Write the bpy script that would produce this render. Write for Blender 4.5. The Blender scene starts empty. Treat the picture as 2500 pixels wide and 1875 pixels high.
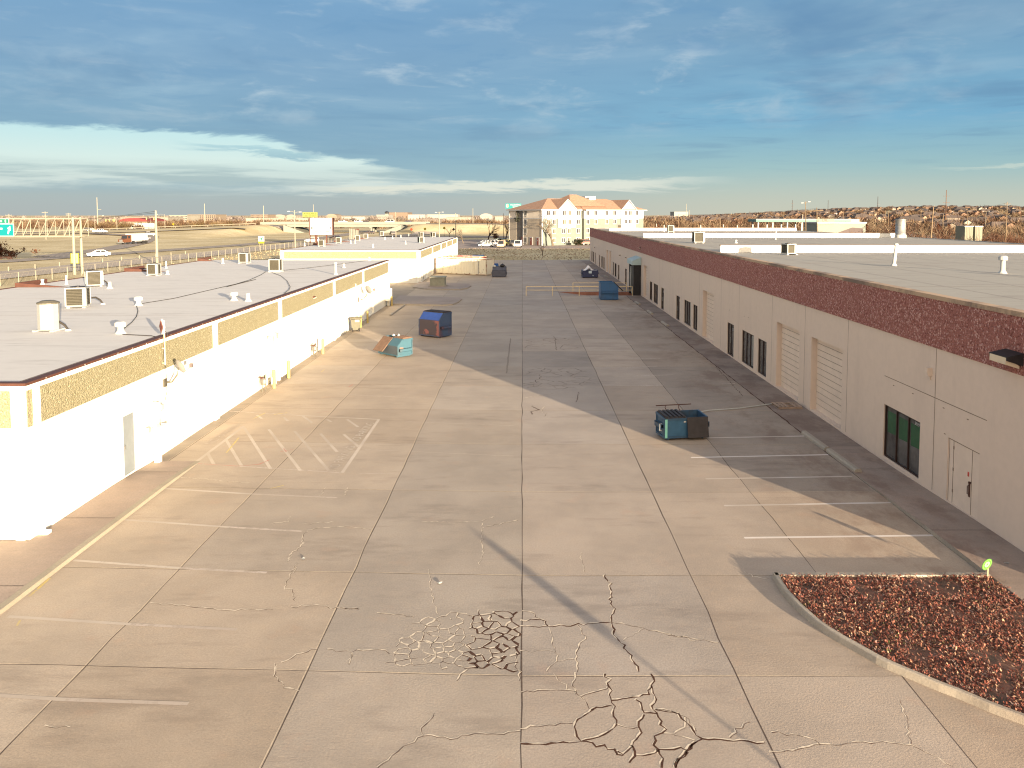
import bpy, math, random
import numpy as np
from mathutils import Vector, Matrix
from mathutils.geometry import delaunay_2d_cdt
R = math.radians
S = bpy.context.scene
COL = S.collection

# ------------------------------------------------------------------ camera
CAM_H, FOCAL, PITCH = 9.4, 1953.0, R(3.7)      # metres, px on the 2500 px wide frame
cam = bpy.data.cameras.new('camera')
cam.sensor_width = 36.0
cam.lens = FOCAL / 2500 * 36.0
cam.shift_x, cam.shift_y = -25 / 2500, -287.5 / 2500
cam.clip_start, cam.clip_end = 0.5, 9000
cam_o = bpy.data.objects.new('camera', cam); COL.objects.link(cam_o)
cam_o.location = (0, 0, CAM_H); cam_o.rotation_euler = (R(90) - PITCH, 0, 0)
S.camera = cam_o
S.cycles.filter_width = 1.15
CP, SP = math.cos(PITCH), math.sin(PITCH)

# ------------------------------------------------------------------ exposure, sun, sky
S.view_settings.view_transform = 'Standard'
S.view_settings.look = 'None'
S.view_settings.gamma = 1
S.view_settings.use_curve_mapping = False
EXPO = 2.0
S.view_settings.exposure = EXPO
SUN_AZ, SUN_EL = R(150.3), R(6.0)                # azimuth clockwise from +Y (the way the camera looks)
sun_v = Vector((math.sin(SUN_AZ) * math.cos(SUN_EL), math.cos(SUN_AZ) * math.cos(SUN_EL), math.sin(SUN_EL)))
sl = bpy.data.lights.new('sun', 'SUN'); sl.energy = 5.0; sl.angle = R(0.45); sl.color = (1.0, .80, .56)
so = bpy.data.objects.new('sun', sl); COL.objects.link(so)
so.rotation_euler = sun_v.to_track_quat('Z', 'Y').to_euler(); so.location = (60, -100, 40)

W = bpy.data.worlds.new('World'); S.world = W; W.use_nodes = True
wn, wl = W.node_tree.nodes, W.node_tree.links
wn.clear()
def lin(c):                                     # sRGB 0-255 -> linear
    return tuple(((x / 255) / 12.92 if x / 255 <= .04045 else ((x / 255 + .055) / 1.055) ** 2.4) for x in c)
SKY_STR = 0.1
SKY_GAIN = 1.0 / (2 ** EXPO * SKY_STR)
def wm(op, a, b=None, c=None):
    n = wn.new('ShaderNodeMath'); n.operation = op
    for i, x in enumerate((a, b, c)):
        if x is None: continue
        if isinstance(x, (int, float)): n.inputs[i].default_value = x
        else: wl.new(x, n.inputs[i])
    return n.outputs[0]
def wsmooth(x, lo, hi, a=0.0, b=1.0):
    n = wn.new('ShaderNodeMapRange'); n.interpolation_type = 'SMOOTHSTEP'
    wl.new(x, n.inputs[0])
    for i, q in enumerate((lo, hi, a, b)):
        if isinstance(q, (int, float)): n.inputs[i + 1].default_value = q
        else: wl.new(q, n.inputs[i + 1])
    return n.outputs[0]
def wramp(x, stops, interp='LINEAR'):
    n = wn.new('ShaderNodeValToRGB'); r = n.color_ramp; r.interpolation = interp
    while len(r.elements) < len(stops): r.elements.new(.5)
    for e, (p, c) in zip(r.elements, stops):
        e.position = p; e.color = (*c, 1) if len(c) == 3 else c
    wl.new(x, n.inputs[0]); return n.outputs[0]
def wmix(f, a, b):
    n = wn.new('ShaderNodeMix'); n.data_type = 'RGBA'
    if isinstance(f, (int, float)): n.inputs[0].default_value = f
    else: wl.new(f, n.inputs[0])
    for i, x in ((6, a), (7, b)):
        if isinstance(x, tuple): n.inputs[i].default_value = (*x, 1)
        else: wl.new(x, n.inputs[i])
    return n.outputs[2]
def wnoise(vec, scale, detail=4, rough=.55, dist=0.0):
    n = wn.new('ShaderNodeTexNoise'); n.inputs['Scale'].default_value = scale
    n.inputs['Detail'].default_value = detail; n.inputs['Roughness'].default_value = rough
    n.inputs['Distortion'].default_value = dist
    wl.new(vec, n.inputs['Vector']); return n.outputs[0]
def wvec(x, y, z):
    n = wn.new('ShaderNodeCombineXYZ')
    for i, q in enumerate((x, y, z)):
        if isinstance(q, (int, float)): n.inputs[i].default_value = q
        else: wl.new(q, n.inputs[i])
    return n.outputs[0]
tc = wn.new('ShaderNodeTexCoord')
sep = wn.new('ShaderNodeSeparateXYZ'); wl.new(tc.outputs['Generated'], sep.inputs[0])
dx, dy, dz = sep.outputs
az = wm('ARCTAN2', dx, dy)                      # 0 straight ahead, + to the right
hor = wm('SQRT', wm('ADD', wm('MULTIPLY', dx, dx), wm('MULTIPLY', dy, dy)))
el = wm('ARCTAN2', dz, hor)
# clouds on a flat deck: horizontal coordinates of the ray where it meets the deck
zz = wm('MAXIMUM', dz, .035)
cl = wvec(wm('DIVIDE', dx, zz), wm('DIVIDE', dy, zz), 0.0)
n_big = wnoise(cl, .55, 5, .55, .4)
n_mid = wnoise(cl, 1.6, 5, .6, .6)
ae = wvec(wm('MULTIPLY', az, 3.0), wm('MULTIPLY', el, 26.0), 3.7)
n_str = wnoise(ae, 2.2, 8, .66, .5)
lv = wvec(wm('MULTIPLY', az, 5.0), wm('MULTIPLY', el, 13.0), 1.3)
n_lump = wnoise(wvec(wm('MULTIPLY', az, 8.5), wm('MULTIPLY', el, 25.0), 1.3), 1.25, 6, .58, .3)
n_lump2 = wnoise(lv, .75, 5, .55, .3)
n_str2 = wnoise(wvec(wm('MULTIPLY', az, 5.0), wm('MULTIPLY', el, 70.0), 9.1), 1.3, 5, .6, .2)
# the tone of the overcast by height, greyer blue to the left, clearer blue to the right
eln = wm('MULTIPLY', el, 1 / .42)
left = wramp(eln, [(0, lin((178, 188, 190))), (.05, lin((164, 184, 192))), (.09, lin((140, 180, 202))), (.22, lin((110, 156, 192))),
                   (.42, lin((118, 154, 190))), (.75, lin((114, 158, 198))), (1, lin((110, 158, 204)))])
right = wramp(eln, [(0, lin((206, 208, 192))), (.05, lin((190, 202, 194))), (.13, lin((160, 194, 202))), (.26, lin((112, 172, 208))),
                    (.5, lin((126, 160, 190))), (.8, lin((124, 164, 198))), (1, lin((118, 162, 204)))])
tone = wmix(wsmooth(az, -.25, .35), left, right)
# soft lighter and darker cloud texture
tone = wmix(wm('MULTIPLY', wsmooth(n_big, .50, .74), wsmooth(el, .05, .15, 0, .42)), tone, lin((182, 200, 216)))
tone = wmix(wm('MULTIPLY', wsmooth(n_mid, .56, .78), wsmooth(el, .06, .16, 0, .45)), tone, lin((190, 196, 208)))
tone = wmix(wm('MULTIPLY', wsmooth(n_big, .50, .28), wsmooth(el, .03, .12, 0, .55)), tone, lin((84, 134, 178)))
tone = wmix(wm('MULTIPLY', wsmooth(n_mid, .46, .28), wsmooth(el, .05, .13, 0, .40)), tone, lin((88, 140, 186)))
tone = wmix(wm('MULTIPLY', wsmooth(n_lump2, .47, .30), wsmooth(el, .07, .16, 0, .85)), tone, lin((92, 136, 178)))
tone = wmix(wm('MULTIPLY', wm('MULTIPLY', wsmooth(n_lump, .50, .72), wsmooth(n_lump2, .42, .60, .35, 1)), wsmooth(el, .08, .15, 0, .80)), tone, lin((198, 204, 216)))
# opening in the overcast low on the left: bright sky under the edge of the deck
eln2 = wm('ADD', el, wm('MULTIPLY', wm('SUBTRACT', n_str, .5), .046))
ed = wn.new('ShaderNodeFloatCurve'); cu = ed.mapping.curves[0]
azn = wm('MULTIPLY_ADD', az, 1 / 1.6, .5)       # -0.8..0.8 -> 0..1
pts = [(0.0, .100), (.127, .096), (.22, .0935), (.30, .0925), (.335, .080), (.37, .074), (.408, .060), (.435, .051), (.452, .044), (.49, .038), (.60, .030), (1, .018)]
cu.points[0].location = (pts[0][0], pts[0][1] * 5); cu.points[1].location = (1, pts[-1][1] * 5)
for q in pts[1:-1]: cu.points.new(q[0], q[1] * 5)
ed.mapping.update(); wl.new(azn, ed.inputs['Value'])
edge = wm('MULTIPLY', ed.outputs[0], .2)
below = wsmooth(wm('SUBTRACT', edge, eln2), -.002, .006)
floor_ = wsmooth(eln2, .020, .040)
open_m = wm('MULTIPLY', wm('MULTIPLY', below, floor_), wsmooth(az, -.06, -.20, 0, 1))
streak = wsmooth(n_str2, .40, .62)
low_grey = wsmooth(el, .066, .047)              # greyer streaky cloud in the lower half of the opening
bright = wmix(wm('MULTIPLY', low_grey, wm('MULTIPLY_ADD', streak, .62, .33)), lin((230, 241, 238)), lin((160, 186, 198)))
strk = wm('MULTIPLY', wsmooth(wm('ABSOLUTE', wm('SUBTRACT', eln2, wm('MULTIPLY_ADD', az, -.03, .066))), .0055, .001), wm('MULTIPLY', wsmooth(az, -.42, -.36), wsmooth(az, -.22, -.27)))
bright = wmix(wm('MULTIPLY', strk, .8), bright, lin((120, 172, 200)))
bright = wmix(wsmooth(el, .06, .1), bright, lin((208, 234, 238)))
tone = wmix(open_m, tone, bright)
# long thin bright bands nearer the horizon
b1 = wm('MULTIPLY', wsmooth(wm('ABSOLUTE', wm('SUBTRACT', eln2, wm('MULTIPLY_ADD', az, .012, .0355))), .0085, .0015), wm('MULTIPLY', wsmooth(az, -.30, -.18), wsmooth(az, .28, .12)))
tone = wmix(b1, tone, lin((226, 230, 222)))
b2 = wm('MULTIPLY', wsmooth(wm('ABSOLUTE', wm('SUBTRACT', eln2, wm('MULTIPLY_ADD', az, .018, .0420))), .0042, .001), wsmooth(az, .44, .56))
tone = wmix(wm('MULTIPLY', b2, .7), tone, lin((214, 222, 214)))
tone_s = wn.new('ShaderNodeVectorMath'); tone_s.operation = 'MULTIPLY'; wl.new(tone, tone_s.inputs[0]); tone_s.inputs[1].default_value = (.76, .89, .95); tone = wmix(wsmooth(el, .012, .075), tone, tone_s.outputs[0])
# behind the camera: the bright, warm half of the sky round the low sun, and a bright zenith
vd = wn.new('ShaderNodeVectorMath'); vd.operation = 'DOT_PRODUCT'; vd.inputs[1].default_value = tuple(sun_v)
wl.new(tc.outputs['Generated'], vd.inputs[0]); sd = vd.outputs['Value']
glow = wsmooth(sd, -.15, 1.0)
BACK = (.80, .78, .78); GLOW = (2.9, 2.25, 1.6)
tone = wmix(wsmooth(dy, .30, -.35), tone, BACK)
tone = wmix(wm('POWER', glow, 3.0), tone, GLOW)
tone = wmix(wsmooth(dz, .50, .95, 0, .8), tone, (.78, .74, .74))
sky = wn.new('ShaderNodeTexSky'); sky.sky_type = 'NISHITA'; sky.sun_disc = False
sky.sun_elevation = SUN_EL; sky.sun_rotation = SUN_AZ; sky.air_density = 1.0; sky.dust_density = 1.5
vs = wn.new('ShaderNodeVectorMath'); vs.operation = 'SCALE'; vs.inputs['Scale'].default_value = SKY_GAIN
wl.new(tone, vs.inputs[0])
fin = wmix(.90, sky.outputs[0], vs.outputs[0])  # overcast covering nine tenths of the clear sky
bg = wn.new('ShaderNodeBackground'); bg.inputs['Strength'].default_value = SKY_STR
wl.new(fin, bg.inputs['Color'])
wo = wn.new('ShaderNodeOutputWorld'); wl.new(bg.outputs[0], wo.inputs[0])

# ------------------------------------------------------------------ survey: where a photo point lies on a real plane
def ray(u, v):
    x, y = (u - 1275) / FOCAL, (v - 650) / FOCAL
    return x, CP - y * SP, -SP - y * CP
def at(u, v, z=0.0):
    d = ray(u, v); t = (z - CAM_H) / d[2]
    return d[0] * t, d[1] * t
def on_wall(u, v, X):
    d = ray(u, v); t = X / d[0]
    return d[1] * t, CAM_H + d[2] * t
def at_depth(u, v, Y):
    d = ray(u, v); t = Y / d[1]
    return d[0] * t, CAM_H + d[2] * t

# ------------------------------------------------------------------ mesh helpers
class MB:
    def __init__(s): s.v, s.f, s.m, s.c = [], [], [], []
    def add(s, vs, fs, m=0, col=None):
        o = len(s.v); s.v += [tuple(p) for p in vs]
        for f in fs: s.f.append(tuple(i + o for i in f)); s.m.append(m); s.c.append(col)
    def bx(s, x0, x1, y0, y1, z0, z1, m=0):
        s.add([(x0, y0, z0), (x1, y0, z0), (x1, y1, z0), (x0, y1, z0), (x0, y0, z1), (x1, y0, z1), (x1, y1, z1), (x0, y1, z1)],
              [(3, 2, 1, 0), (4, 5, 6, 7), (0, 1, 5, 4), (1, 2, 6, 5), (2, 3, 7, 6), (3, 0, 4, 7)], m)
    def box(s, c, size, rz=0.0, m=0, M=None):
        hx, hy, hz = [q / 2 for q in size]
        P = [Vector(q) for q in ((-hx, -hy, -hz), (hx, -hy, -hz), (hx, hy, -hz), (-hx, hy, -hz), (-hx, -hy, hz), (hx, -hy, hz), (hx, hy, hz), (-hx, hy, hz))]
        X = M if M else Matrix.Rotation(rz, 3, 'Z')
        s.add([X @ p + Vector(c) for p in P], [(3, 2, 1, 0), (4, 5, 6, 7), (0, 1, 5, 4), (1, 2, 6, 5), (2, 3, 7, 6), (3, 0, 4, 7)], m)
    def quad(s, a, b, c, d, m=0, col=None): s.add([a, b, c, d], [(0, 1, 2, 3)], m, col)
    def poly(s, pts, m=0): s.add(pts, [tuple(range(len(pts)))], m)
    def ext(s, pts, vec, m=0):                  # closed prism from a planar outline
        n = len(pts); v = Vector(vec)
        P = [Vector(p) for p in pts]
        s.add(P + [p + v for p in P], [tuple(range(n - 1, -1, -1)), tuple(range(n, 2 * n))] + [(i, (i + 1) % n, n + (i + 1) % n, n + i) for i in range(n)], m)
    def cyl(s, x, y, z0, z1, r0, r1=None, n=10, m=0, cap=True):
        r1 = r0 if r1 is None else r1
        a = [2 * math.pi * i / n for i in range(n)]
        s.add([(x + r0 * math.cos(t), y + r0 * math.sin(t), z0) for t in a] + [(x + r1 * math.cos(t), y + r1 * math.sin(t), z1) for t in a],
              [(i, (i + 1) % n, n + (i + 1) % n, n + i) for i in range(n)] + ([tuple(range(n, 2 * n)), tuple(range(n - 1, -1, -1))] if cap else []), m)
    def tube(s, pts, r, n=6, m=0, r1=None, col=None):
        P = [Vector(p) for p in pts]; k = len(P); o = len(s.v); vs = []
        for i, p in enumerate(P):
            t = (P[min(i + 1, k - 1)] - P[max(i - 1, 0)]).normalized()
            a = t.cross(Vector((0, 0, 1)) if abs(t.z) < .9 else Vector((1, 0, 0))).normalized(); b = t.cross(a)
            rr = r if r1 is None else r + (r1 - r) * i / (k - 1)
            vs += [p + a * rr * math.cos(2 * math.pi * j / n) + b * rr * math.sin(2 * math.pi * j / n) for j in range(n)]
        fs = [(i * n + j, i * n + (j + 1) % n, (i + 1) * n + (j + 1) % n, (i + 1) * n + j) for i in range(k - 1) for j in range(n)]
        fs += [tuple(range(n - 1, -1, -1)), tuple(range((k - 1) * n, k * n))]
        s.add(vs, fs, m, col)
    def lathe(s, x, y, prof, n=12, m=0):        # prof: (radius, z)
        a = [2 * math.pi * i / n for i in range(n)]
        vs = [(x + r * math.cos(t), y + r * math.sin(t), z) for r, z in prof for t in a]
        k = len(prof)
        fs = [(i * n + j, i * n + (j + 1) % n, (i + 1) * n + (j + 1) % n, (i + 1) * n + j) for i in range(k - 1) for j in range(n)]
        fs += [tuple(range(n - 1, -1, -1)), tuple(range((k - 1) * n, k * n))]
        s.add(vs, fs, m)
    def strip(s, pts, w, z, m=0):               # flat ribbon along a ground line; w one number or one per point
        P = [Vector((p[0], p[1])) for p in pts]; k = len(P); L = []
        for i, p in enumerate(P):
            t = (P[min(i + 1, k - 1)] - P[max(i - 1, 0)]); t = t.normalized() if t.length > 1e-9 else Vector((1, 0))
            nn = Vector((-t.y, t.x)); ww = (w[i] if isinstance(w, (list, tuple)) else w) / 2
            zz_ = z(p.x, p.y) if callable(z) else z
            a, b = p - nn * ww, p + nn * ww
            L += [(a.x, a.y, zz_), (b.x, b.y, zz_)]
        s.add(L, [(2 * i, 2 * i + 2, 2 * i + 3, 2 * i + 1) for i in range(k - 1)], m)
    def build(s, name, mats, parent=None, loc=None, rz=0.0, smooth=False, colname=None):
        me = bpy.data.meshes.new(name)
        me.from_pydata(s.v, [], s.f)
        mats = mats if isinstance(mats, (list, tuple)) else [mats]
        for q in mats: me.materials.append(q)
        me.polygons.foreach_set('material_index', np.array(s.m, np.int32))
        if smooth: me.polygons.foreach_set('use_smooth', np.ones(len(s.f), bool))
        if colname:
            ca = me.color_attributes.new(colname, 'FLOAT_COLOR', 'CORNER')
            buf = np.repeat(np.array([c if c else (1, 1, 1) for c in s.c], np.float32), [len(f) for f in s.f], axis=0)
            ca.data.foreach_set('color', np.concatenate([buf, np.ones((len(buf), 1), np.float32)], 1).ravel())
        me.validate(); me.update()
        o = bpy.data.objects.new(name, me); COL.objects.link(o)
        if parent: o.parent = parent
        if loc: o.location = loc
        o.rotation_euler.z = rz
        return o
def tag(o, label=None, cat=None, group=None, kind=None):
    if label: o['label'] = label
    if cat: o['category'] = cat
    if group: o['group'] = group
    if kind: o['kind'] = kind
    return o
def thing(name, label, cat, loc=(0, 0, 0), rz=0.0, group=None):
    o = bpy.data.objects.new(name, None); COL.objects.link(o); o.empty_display_size = .3
    o.location = loc; o.rotation_euler.z = rz
    return tag(o, label, cat, group)
def dup(root, loc, rz=None, label=None, scale=None, group=None):
    kids = {}
    for o in bpy.data.objects:
        if o.parent: kids.setdefault(o.parent, []).append(o)
    def cp(o, par):
        c = o.copy(); COL.objects.link(c); c.parent = par
        for k in kids.get(o, []): cp(k, c)
        return c
    r = cp(root, None); r.location = loc
    if rz is not None: r.rotation_euler.z = rz
    if scale is not None: r.scale = (scale,) * 3 if isinstance(scale, (int, float)) else scale
    if label: r['label'] = label
    if group: r['group'] = group
    return r
def text(name, body, size, mat, parent, M, extrude=.004, align='CENTER', sx=1.0):
    c = bpy.data.curves.new('tmp', 'FONT'); c.body = body; c.size = size; c.align_x = align; c.align_y = 'CENTER'; c.extrude = extrude
    o = bpy.data.objects.new('tmp', c); COL.objects.link(o)
    bpy.context.view_layer.update()
    me = bpy.data.meshes.new_from_object(o.evaluated_get(bpy.context.evaluated_depsgraph_get()))
    bpy.data.objects.remove(o); bpy.data.curves.remove(c)
    me.name = name; me.transform(Matrix.Diagonal((sx, 1, 1, 1))); me.transform(M)
    me.materials.clear(); me.materials.append(mat)
    r = bpy.data.objects.new(name, me); COL.objects.link(r); r.parent = parent
    return r
def basis(o, x, y):                              # matrix: local x along x, local y along y, at o
    x, y = Vector(x).normalized(), Vector(y).normalized(); z = x.cross(y)
    m = Matrix((x, y, z)).transposed().to_4x4(); m.translation = Vector(o); return m

# ------------------------------------------------------------------ materials
def mat(name, col, rough=.85, var=.12, scale=3.0, bump=0.0, metal=0.0, detail=4, spec=.3, col2=None, obj=True):
    m = bpy.data.materials.new(name); m.use_nodes = True
    nt = m.node_tree; n, l = nt.nodes, nt.links; b = n['Principled BSDF']
    b.inputs['Roughness'].default_value = rough; b.inputs['Metallic'].default_value = metal
    b.inputs['Specular IOR Level'].default_value = spec
    b.inputs['Base Color'].default_value = (*col, 1)
    if var or col2:
        t = n.new('ShaderNodeTexCoord'); z = n.new('ShaderNodeTexNoise')
        z.inputs['Scale'].default_value = scale; z.inputs['Detail'].default_value = detail; z.inputs['Roughness'].default_value = .6
        l.new(t.outputs['Object'], z.inputs['Vector'])
        r = n.new('ShaderNodeValToRGB'); r.color_ramp.elements[0].position = .3; r.color_ramp.elements[1].position = .7
        c2 = col2 if col2 else tuple(min(1, x * (1 + var)) for x in col); c1 = col if col2 else tuple(x * (1 - var) for x in col)
        r.color_ramp.elements[0].color = (*c1, 1); r.color_ramp.elements[1].color = (*c2, 1)
        l.new(z.outputs[0], r.inputs[0]); l.new(r.outputs[0], b.inputs['Base Color'])
        if bump:
            u = n.new('ShaderNodeBump'); u.inputs['Strength'].default_value = bump; u.inputs['Distance'].default_value = .02
            l.new(z.outputs[0], u.inputs['Height']); l.new(u.outputs[0], b.inputs['Normal'])
    return m
def nodes_of(m): return m.node_tree.nodes, m.node_tree.links, m.node_tree.nodes['Principled BSDF']
def mixrgb(n, l, f, a, b, mode='MIX'):
    x = n.new('ShaderNodeMix'); x.data_type = 'RGBA'; x.blend_type = mode
    for i, q in ((0, f), (6, a), (7, b)):
        if isinstance(q, (int, float)): x.inputs[i].default_value = q
        elif isinstance(q, tuple): x.inputs[i].default_value = (*q, 1)
        else: l.new(q, x.inputs[i])
    return x.outputs[2]
def noise(n, l, scale, detail=4, rough=.6, stretch=None, seed=0.0):
    t = n.new('ShaderNodeTexCoord'); mp = n.new('ShaderNodeMapping')
    mp.inputs['Scale'].default_value = stretch or (1, 1, 1); mp.inputs['Location'].default_value = (seed, seed * .7, seed * .3)
    l.new(t.outputs['Object'], mp.inputs[0])
    z = n.new('ShaderNodeTexNoise'); z.inputs['Scale'].default_value = scale; z.inputs['Detail'].default_value = detail; z.inputs['Roughness'].default_value = rough
    l.new(mp.outputs[0], z.inputs['Vector']); return z.outputs[0]
def ramp(n, l, x, lo, hi, a=0.0, b=1.0):
    q = n.new('ShaderNodeMapRange'); q.interpolation_type = 'SMOOTHSTEP'; l.new(x, q.inputs[0])
    for i, w_ in enumerate((lo, hi, a, b)): q.inputs[i + 1].default_value = w_
    return q.outputs[0]
def concrete(name, base, seed=0.0, stain=.5, streaks=.4, vcol=True):
    m = mat(name, base, .72, 0, spec=.32); n, l, b = nodes_of(m)
    c = mixrgb(n, l, ramp(n, l, noise(n, l, .35, 5, .6, seed=seed), .32, .70), tuple(x * .87 for x in base), tuple(min(1, x * 1.09) for x in base))
    c = mixrgb(n, l, ramp(n, l, noise(n, l, 2.3, 6, .65, seed=seed + 3), .42, .75, 0, .35), c, tuple(x * y for x, y in zip(base, (1.15, 1.08, 1.0))))
    c = mixrgb(n, l, ramp(n, l, noise(n, l, .22, 5, .7, (1, 3.2, 1), seed + 8), .52, .70, 0, stain), c, tuple(x * y for x, y in zip(base, (.52, .50, .50))))
    c = mixrgb(n, l, ramp(n, l, noise(n, l, .55, 6, .7, (.55, 3.0, 1), seed + 15), .56, .72, 0, streaks), c, tuple(x * y for x, y in zip(base, (.62, .60, .60))))
    c = mixrgb(n, l, ramp(n, l, noise(n, l, .8, 4, .6, seed=seed + 21), .60, .72, 0, .35), c, tuple(x * y for x, y in zip(base, (1.10, .92, .84))))
    g = noise(n, l, 22, 4, .75, seed=seed)
    c = mixrgb(n, l, ramp(n, l, g, .3, .70, .42, 0), c, tuple(x * .55 for x in base))
    c = mixrgb(n, l, ramp(n, l, noise(n, l, 9, 3, .6, seed=seed + 30), .66, .74, 0, .5), c, tuple(x * .6 for x in base))
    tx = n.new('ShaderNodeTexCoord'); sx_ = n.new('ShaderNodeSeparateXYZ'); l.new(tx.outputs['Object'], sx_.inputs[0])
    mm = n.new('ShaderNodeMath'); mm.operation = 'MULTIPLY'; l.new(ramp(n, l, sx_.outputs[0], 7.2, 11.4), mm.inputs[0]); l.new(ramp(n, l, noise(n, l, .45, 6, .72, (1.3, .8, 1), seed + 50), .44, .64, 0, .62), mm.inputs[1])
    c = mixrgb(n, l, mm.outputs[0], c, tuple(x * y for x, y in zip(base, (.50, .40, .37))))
    if vcol:
        a = n.new('ShaderNodeVertexColor'); a.layer_name = 'tone'
        c = mixrgb(n, l, 1.0, c, a.outputs[0], 'MULTIPLY')
    l.new(c, b.inputs['Base Color'])
    u = n.new('ShaderNodeBump'); u.inputs['Strength'].default_value = .5; u.inputs['Distance'].default_value = .012
    l.new(g, u.inputs['Height']); l.new(u.outputs[0], b.inputs['Normal'])
    return m
def aggregate(name, dark, mid, light, scale=17):
    m = mat(name, mid, .85, 0, spec=.25); n, l, b = nodes_of(m)
    t = n.new('ShaderNodeTexCoord'); v = n.new('ShaderNodeTexVoronoi'); v.inputs['Scale'].default_value = scale
    l.new(t.outputs['Object'], v.inputs['Vector'])
    s_ = n.new('ShaderNodeSeparateColor'); l.new(v.outputs['Color'], s_.inputs[0])
    r = n.new('ShaderNodeValToRGB'); e = r.color_ramp.elements
    e[0].position = .05; e[0].color = (*dark, 1); e[1].position = .95; e[1].color = (*light, 1)
    for p_, c_ in ((.35, mid), (.6, tuple((a + q) / 2 for a, q in zip(dark, mid))), (.8, mid)):
        x = e.new(p_); x.color = (*c_, 1)
    l.new(s_.outputs[0], r.inputs[0])
    big = noise(n, l, .5, 4)
    c = mixrgb(n, l, ramp(n, l, big, .4, .7, 0, .3), r.outputs[0], tuple(x * .8 for x in mid))
    l.new(c, b.inputs['Base Color'])
    u = n.new('ShaderNodeBump'); u.inputs['Strength'].default_value = .9; u.inputs['Distance'].default_value = .03
    l.new(v.outputs['Distance'], u.inputs['Height']); u.invert = True; l.new(u.outputs[0], b.inputs['Normal'])
    return m
def streaked(name, base, dirt, amount=.5, scale=1.2, stretch=(1, 1, .12), rough=.8, spec=.3, metal=0.0, lo=.5, hi=.72):
    m = mat(name, base, rough, 0, spec=spec, metal=metal); n, l, b = nodes_of(m)
    c = mixrgb(n, l, ramp(n, l, noise(n, l, scale, 6, .7, stretch), lo, hi, 0, amount), base, dirt)
    c = mixrgb(n, l, ramp(n, l, noise(n, l, scale * 4, 4, .6), .35, .7, 0, .25), c, tuple(x * .85 for x in base))
    l.new(c, b.inputs['Base Color']); return m
def worn_paint(name, paint, under, lo=.42, hi=.62):
    m = mat(name, paint, .85, 0, spec=.2); n, l, b = nodes_of(m)
    f = ramp(n, l, noise(n, l, 5, 6, .75), lo, hi, 0, 1)
    g = ramp(n, l, noise(n, l, .35, 3, .5, seed=4), .35, .65, 0, .8)
    x = n.new('ShaderNodeMath'); x.operation = 'MAXIMUM'; l.new(f, x.inputs[0]); l.new(g, x.inputs[1])
    l.new(mixrgb(n, l, x.outputs[0], paint, under), b.inputs['Base Color']); return m
def vcolmat(name, rough=.9):
    m = mat(name, (.5, .5, .5), rough, 0, spec=.1); n, l, b = nodes_of(m)
    a = n.new('ShaderNodeVertexColor'); a.layer_name = 'tone'; l.new(a.outputs[0], b.inputs['Base Color']); return m
CONC = (.388, .328, .272)
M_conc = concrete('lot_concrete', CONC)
M_walk = concrete('walk_concrete', (.32, .255, .215), 40, .4, .2, vcol=False)
M_kerb = concrete('kerb_concrete', (.36, .32, .265), 60, .35, .1, vcol=False)
M_kerb_y = concrete('kerb_tan', (.31, .275, .215), 70, .3, .1, vcol=False)
M_joint = mat('joint_dark', (.09, .066, .052), .95, .3, 8)
M_joint_lit = mat('joint_lit_lip', (.50, .41, .30), .95, .2, 8)  # low sun on the joint lips, put into the colour
M_crack = mat('crack_dark', (.07, .034, .022), .95, .4, 10)
M_spall_lit = mat('sunlit_crack_edge', (.60, .52, .41), .95, .2, 12)  # spalled crack edges with the low sun painted into their colour
M_paint = worn_paint('worn_white_paint', (.62, .57, .53), CONC, .52, .80)
M_paint_l = worn_paint('worn_left_paint', (.54, .475, .40), CONC, .46, .72)
M_paint_f = worn_paint('faded_white_paint', (.54, .46, .40), CONC, .40, .58)
M_red_p = worn_paint('faded_red_paint', (.50, .16, .13), CONC, .45, .62)
M_yel_p = worn_paint('faded_yellow_paint', (.62, .48, .12), CONC, .45, .62)
M_grass = mat('dry_grass', (.50, .36, .17), .95, .2, .15, .4, detail=8, col2=(.62, .46, .24))
M_asph = mat('asphalt', (.25, .215, .185), .9, .2, .4, detail=6)
M_white = streaked('white_wall_paint', (.80, .79, .70), (.62, .58, .46), .35)
M_white2 = mat('white_trim', (.82, .82, .76), .7, .05, 2)
M_agg_y = aggregate('tan_aggregate', (.185, .165, .095), (.24, .222, .145), (.32, .30, .205), 22)
M_agg_r = aggregate('red_aggregate', (.17, .055, .045), (.345, .145, .120), (.54, .33, .29), 21)
M_brown = mat('brown_coping', (.080, .034, .024), .6, .15, 3)
M_roof = streaked('roof_membrane', (.56, .55, .53), (.38, .365, .35), .7, .5, (.5, 2.6, 1), .8)
M_roof2 = streaked('grey_roof_membrane', (.32, .305, .27), (.21, .185, .165), .7, .45, (.35, 2.4, 1), .8)
M_beige = streaked('beige_wall_paint', (.645, .525, .43), (.51, .41, .34), .35, .9, (1, 1, .15))
M_beige_d = mat('beige_door_paint', (.665, .545, .445), .6, .06, 2)
M_line = mat('dark_line', (.20, .145, .11), .9, .1, 4)  # dark brown of joints, grooves, hinges and cap strips
M_cope_t = streaked('stained_coping', (.42, .30, .20), (.12, .09, .075), .9, .5, (1, 1, 1), .7, lo=.42, hi=.6)
M_bronze = mat('bronze_frame', (.035, .018, .014), .45, .2, 5)
M_glass = mat('dark_glass', (.095, .090, .085), .14, .5, 1.2, spec=.55)
M_glass_g = mat('green_blind', (.03, .095, .045), .25, .15, 3)  # plain green of the blinds
M_metal = mat('galvanised', (.26, .265, .26), .4, .15, 4, metal=.5)
M_pipe = mat('white_pipe', (.42, .43, .42), .6, .08, 5)
M_ac = mat('ac_housing', (.10, .092, .07), .55, .08, 4)
M_ac_l = mat('ac_pale_panel', (.27, .28, .27), .5, .05, 4)
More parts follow.
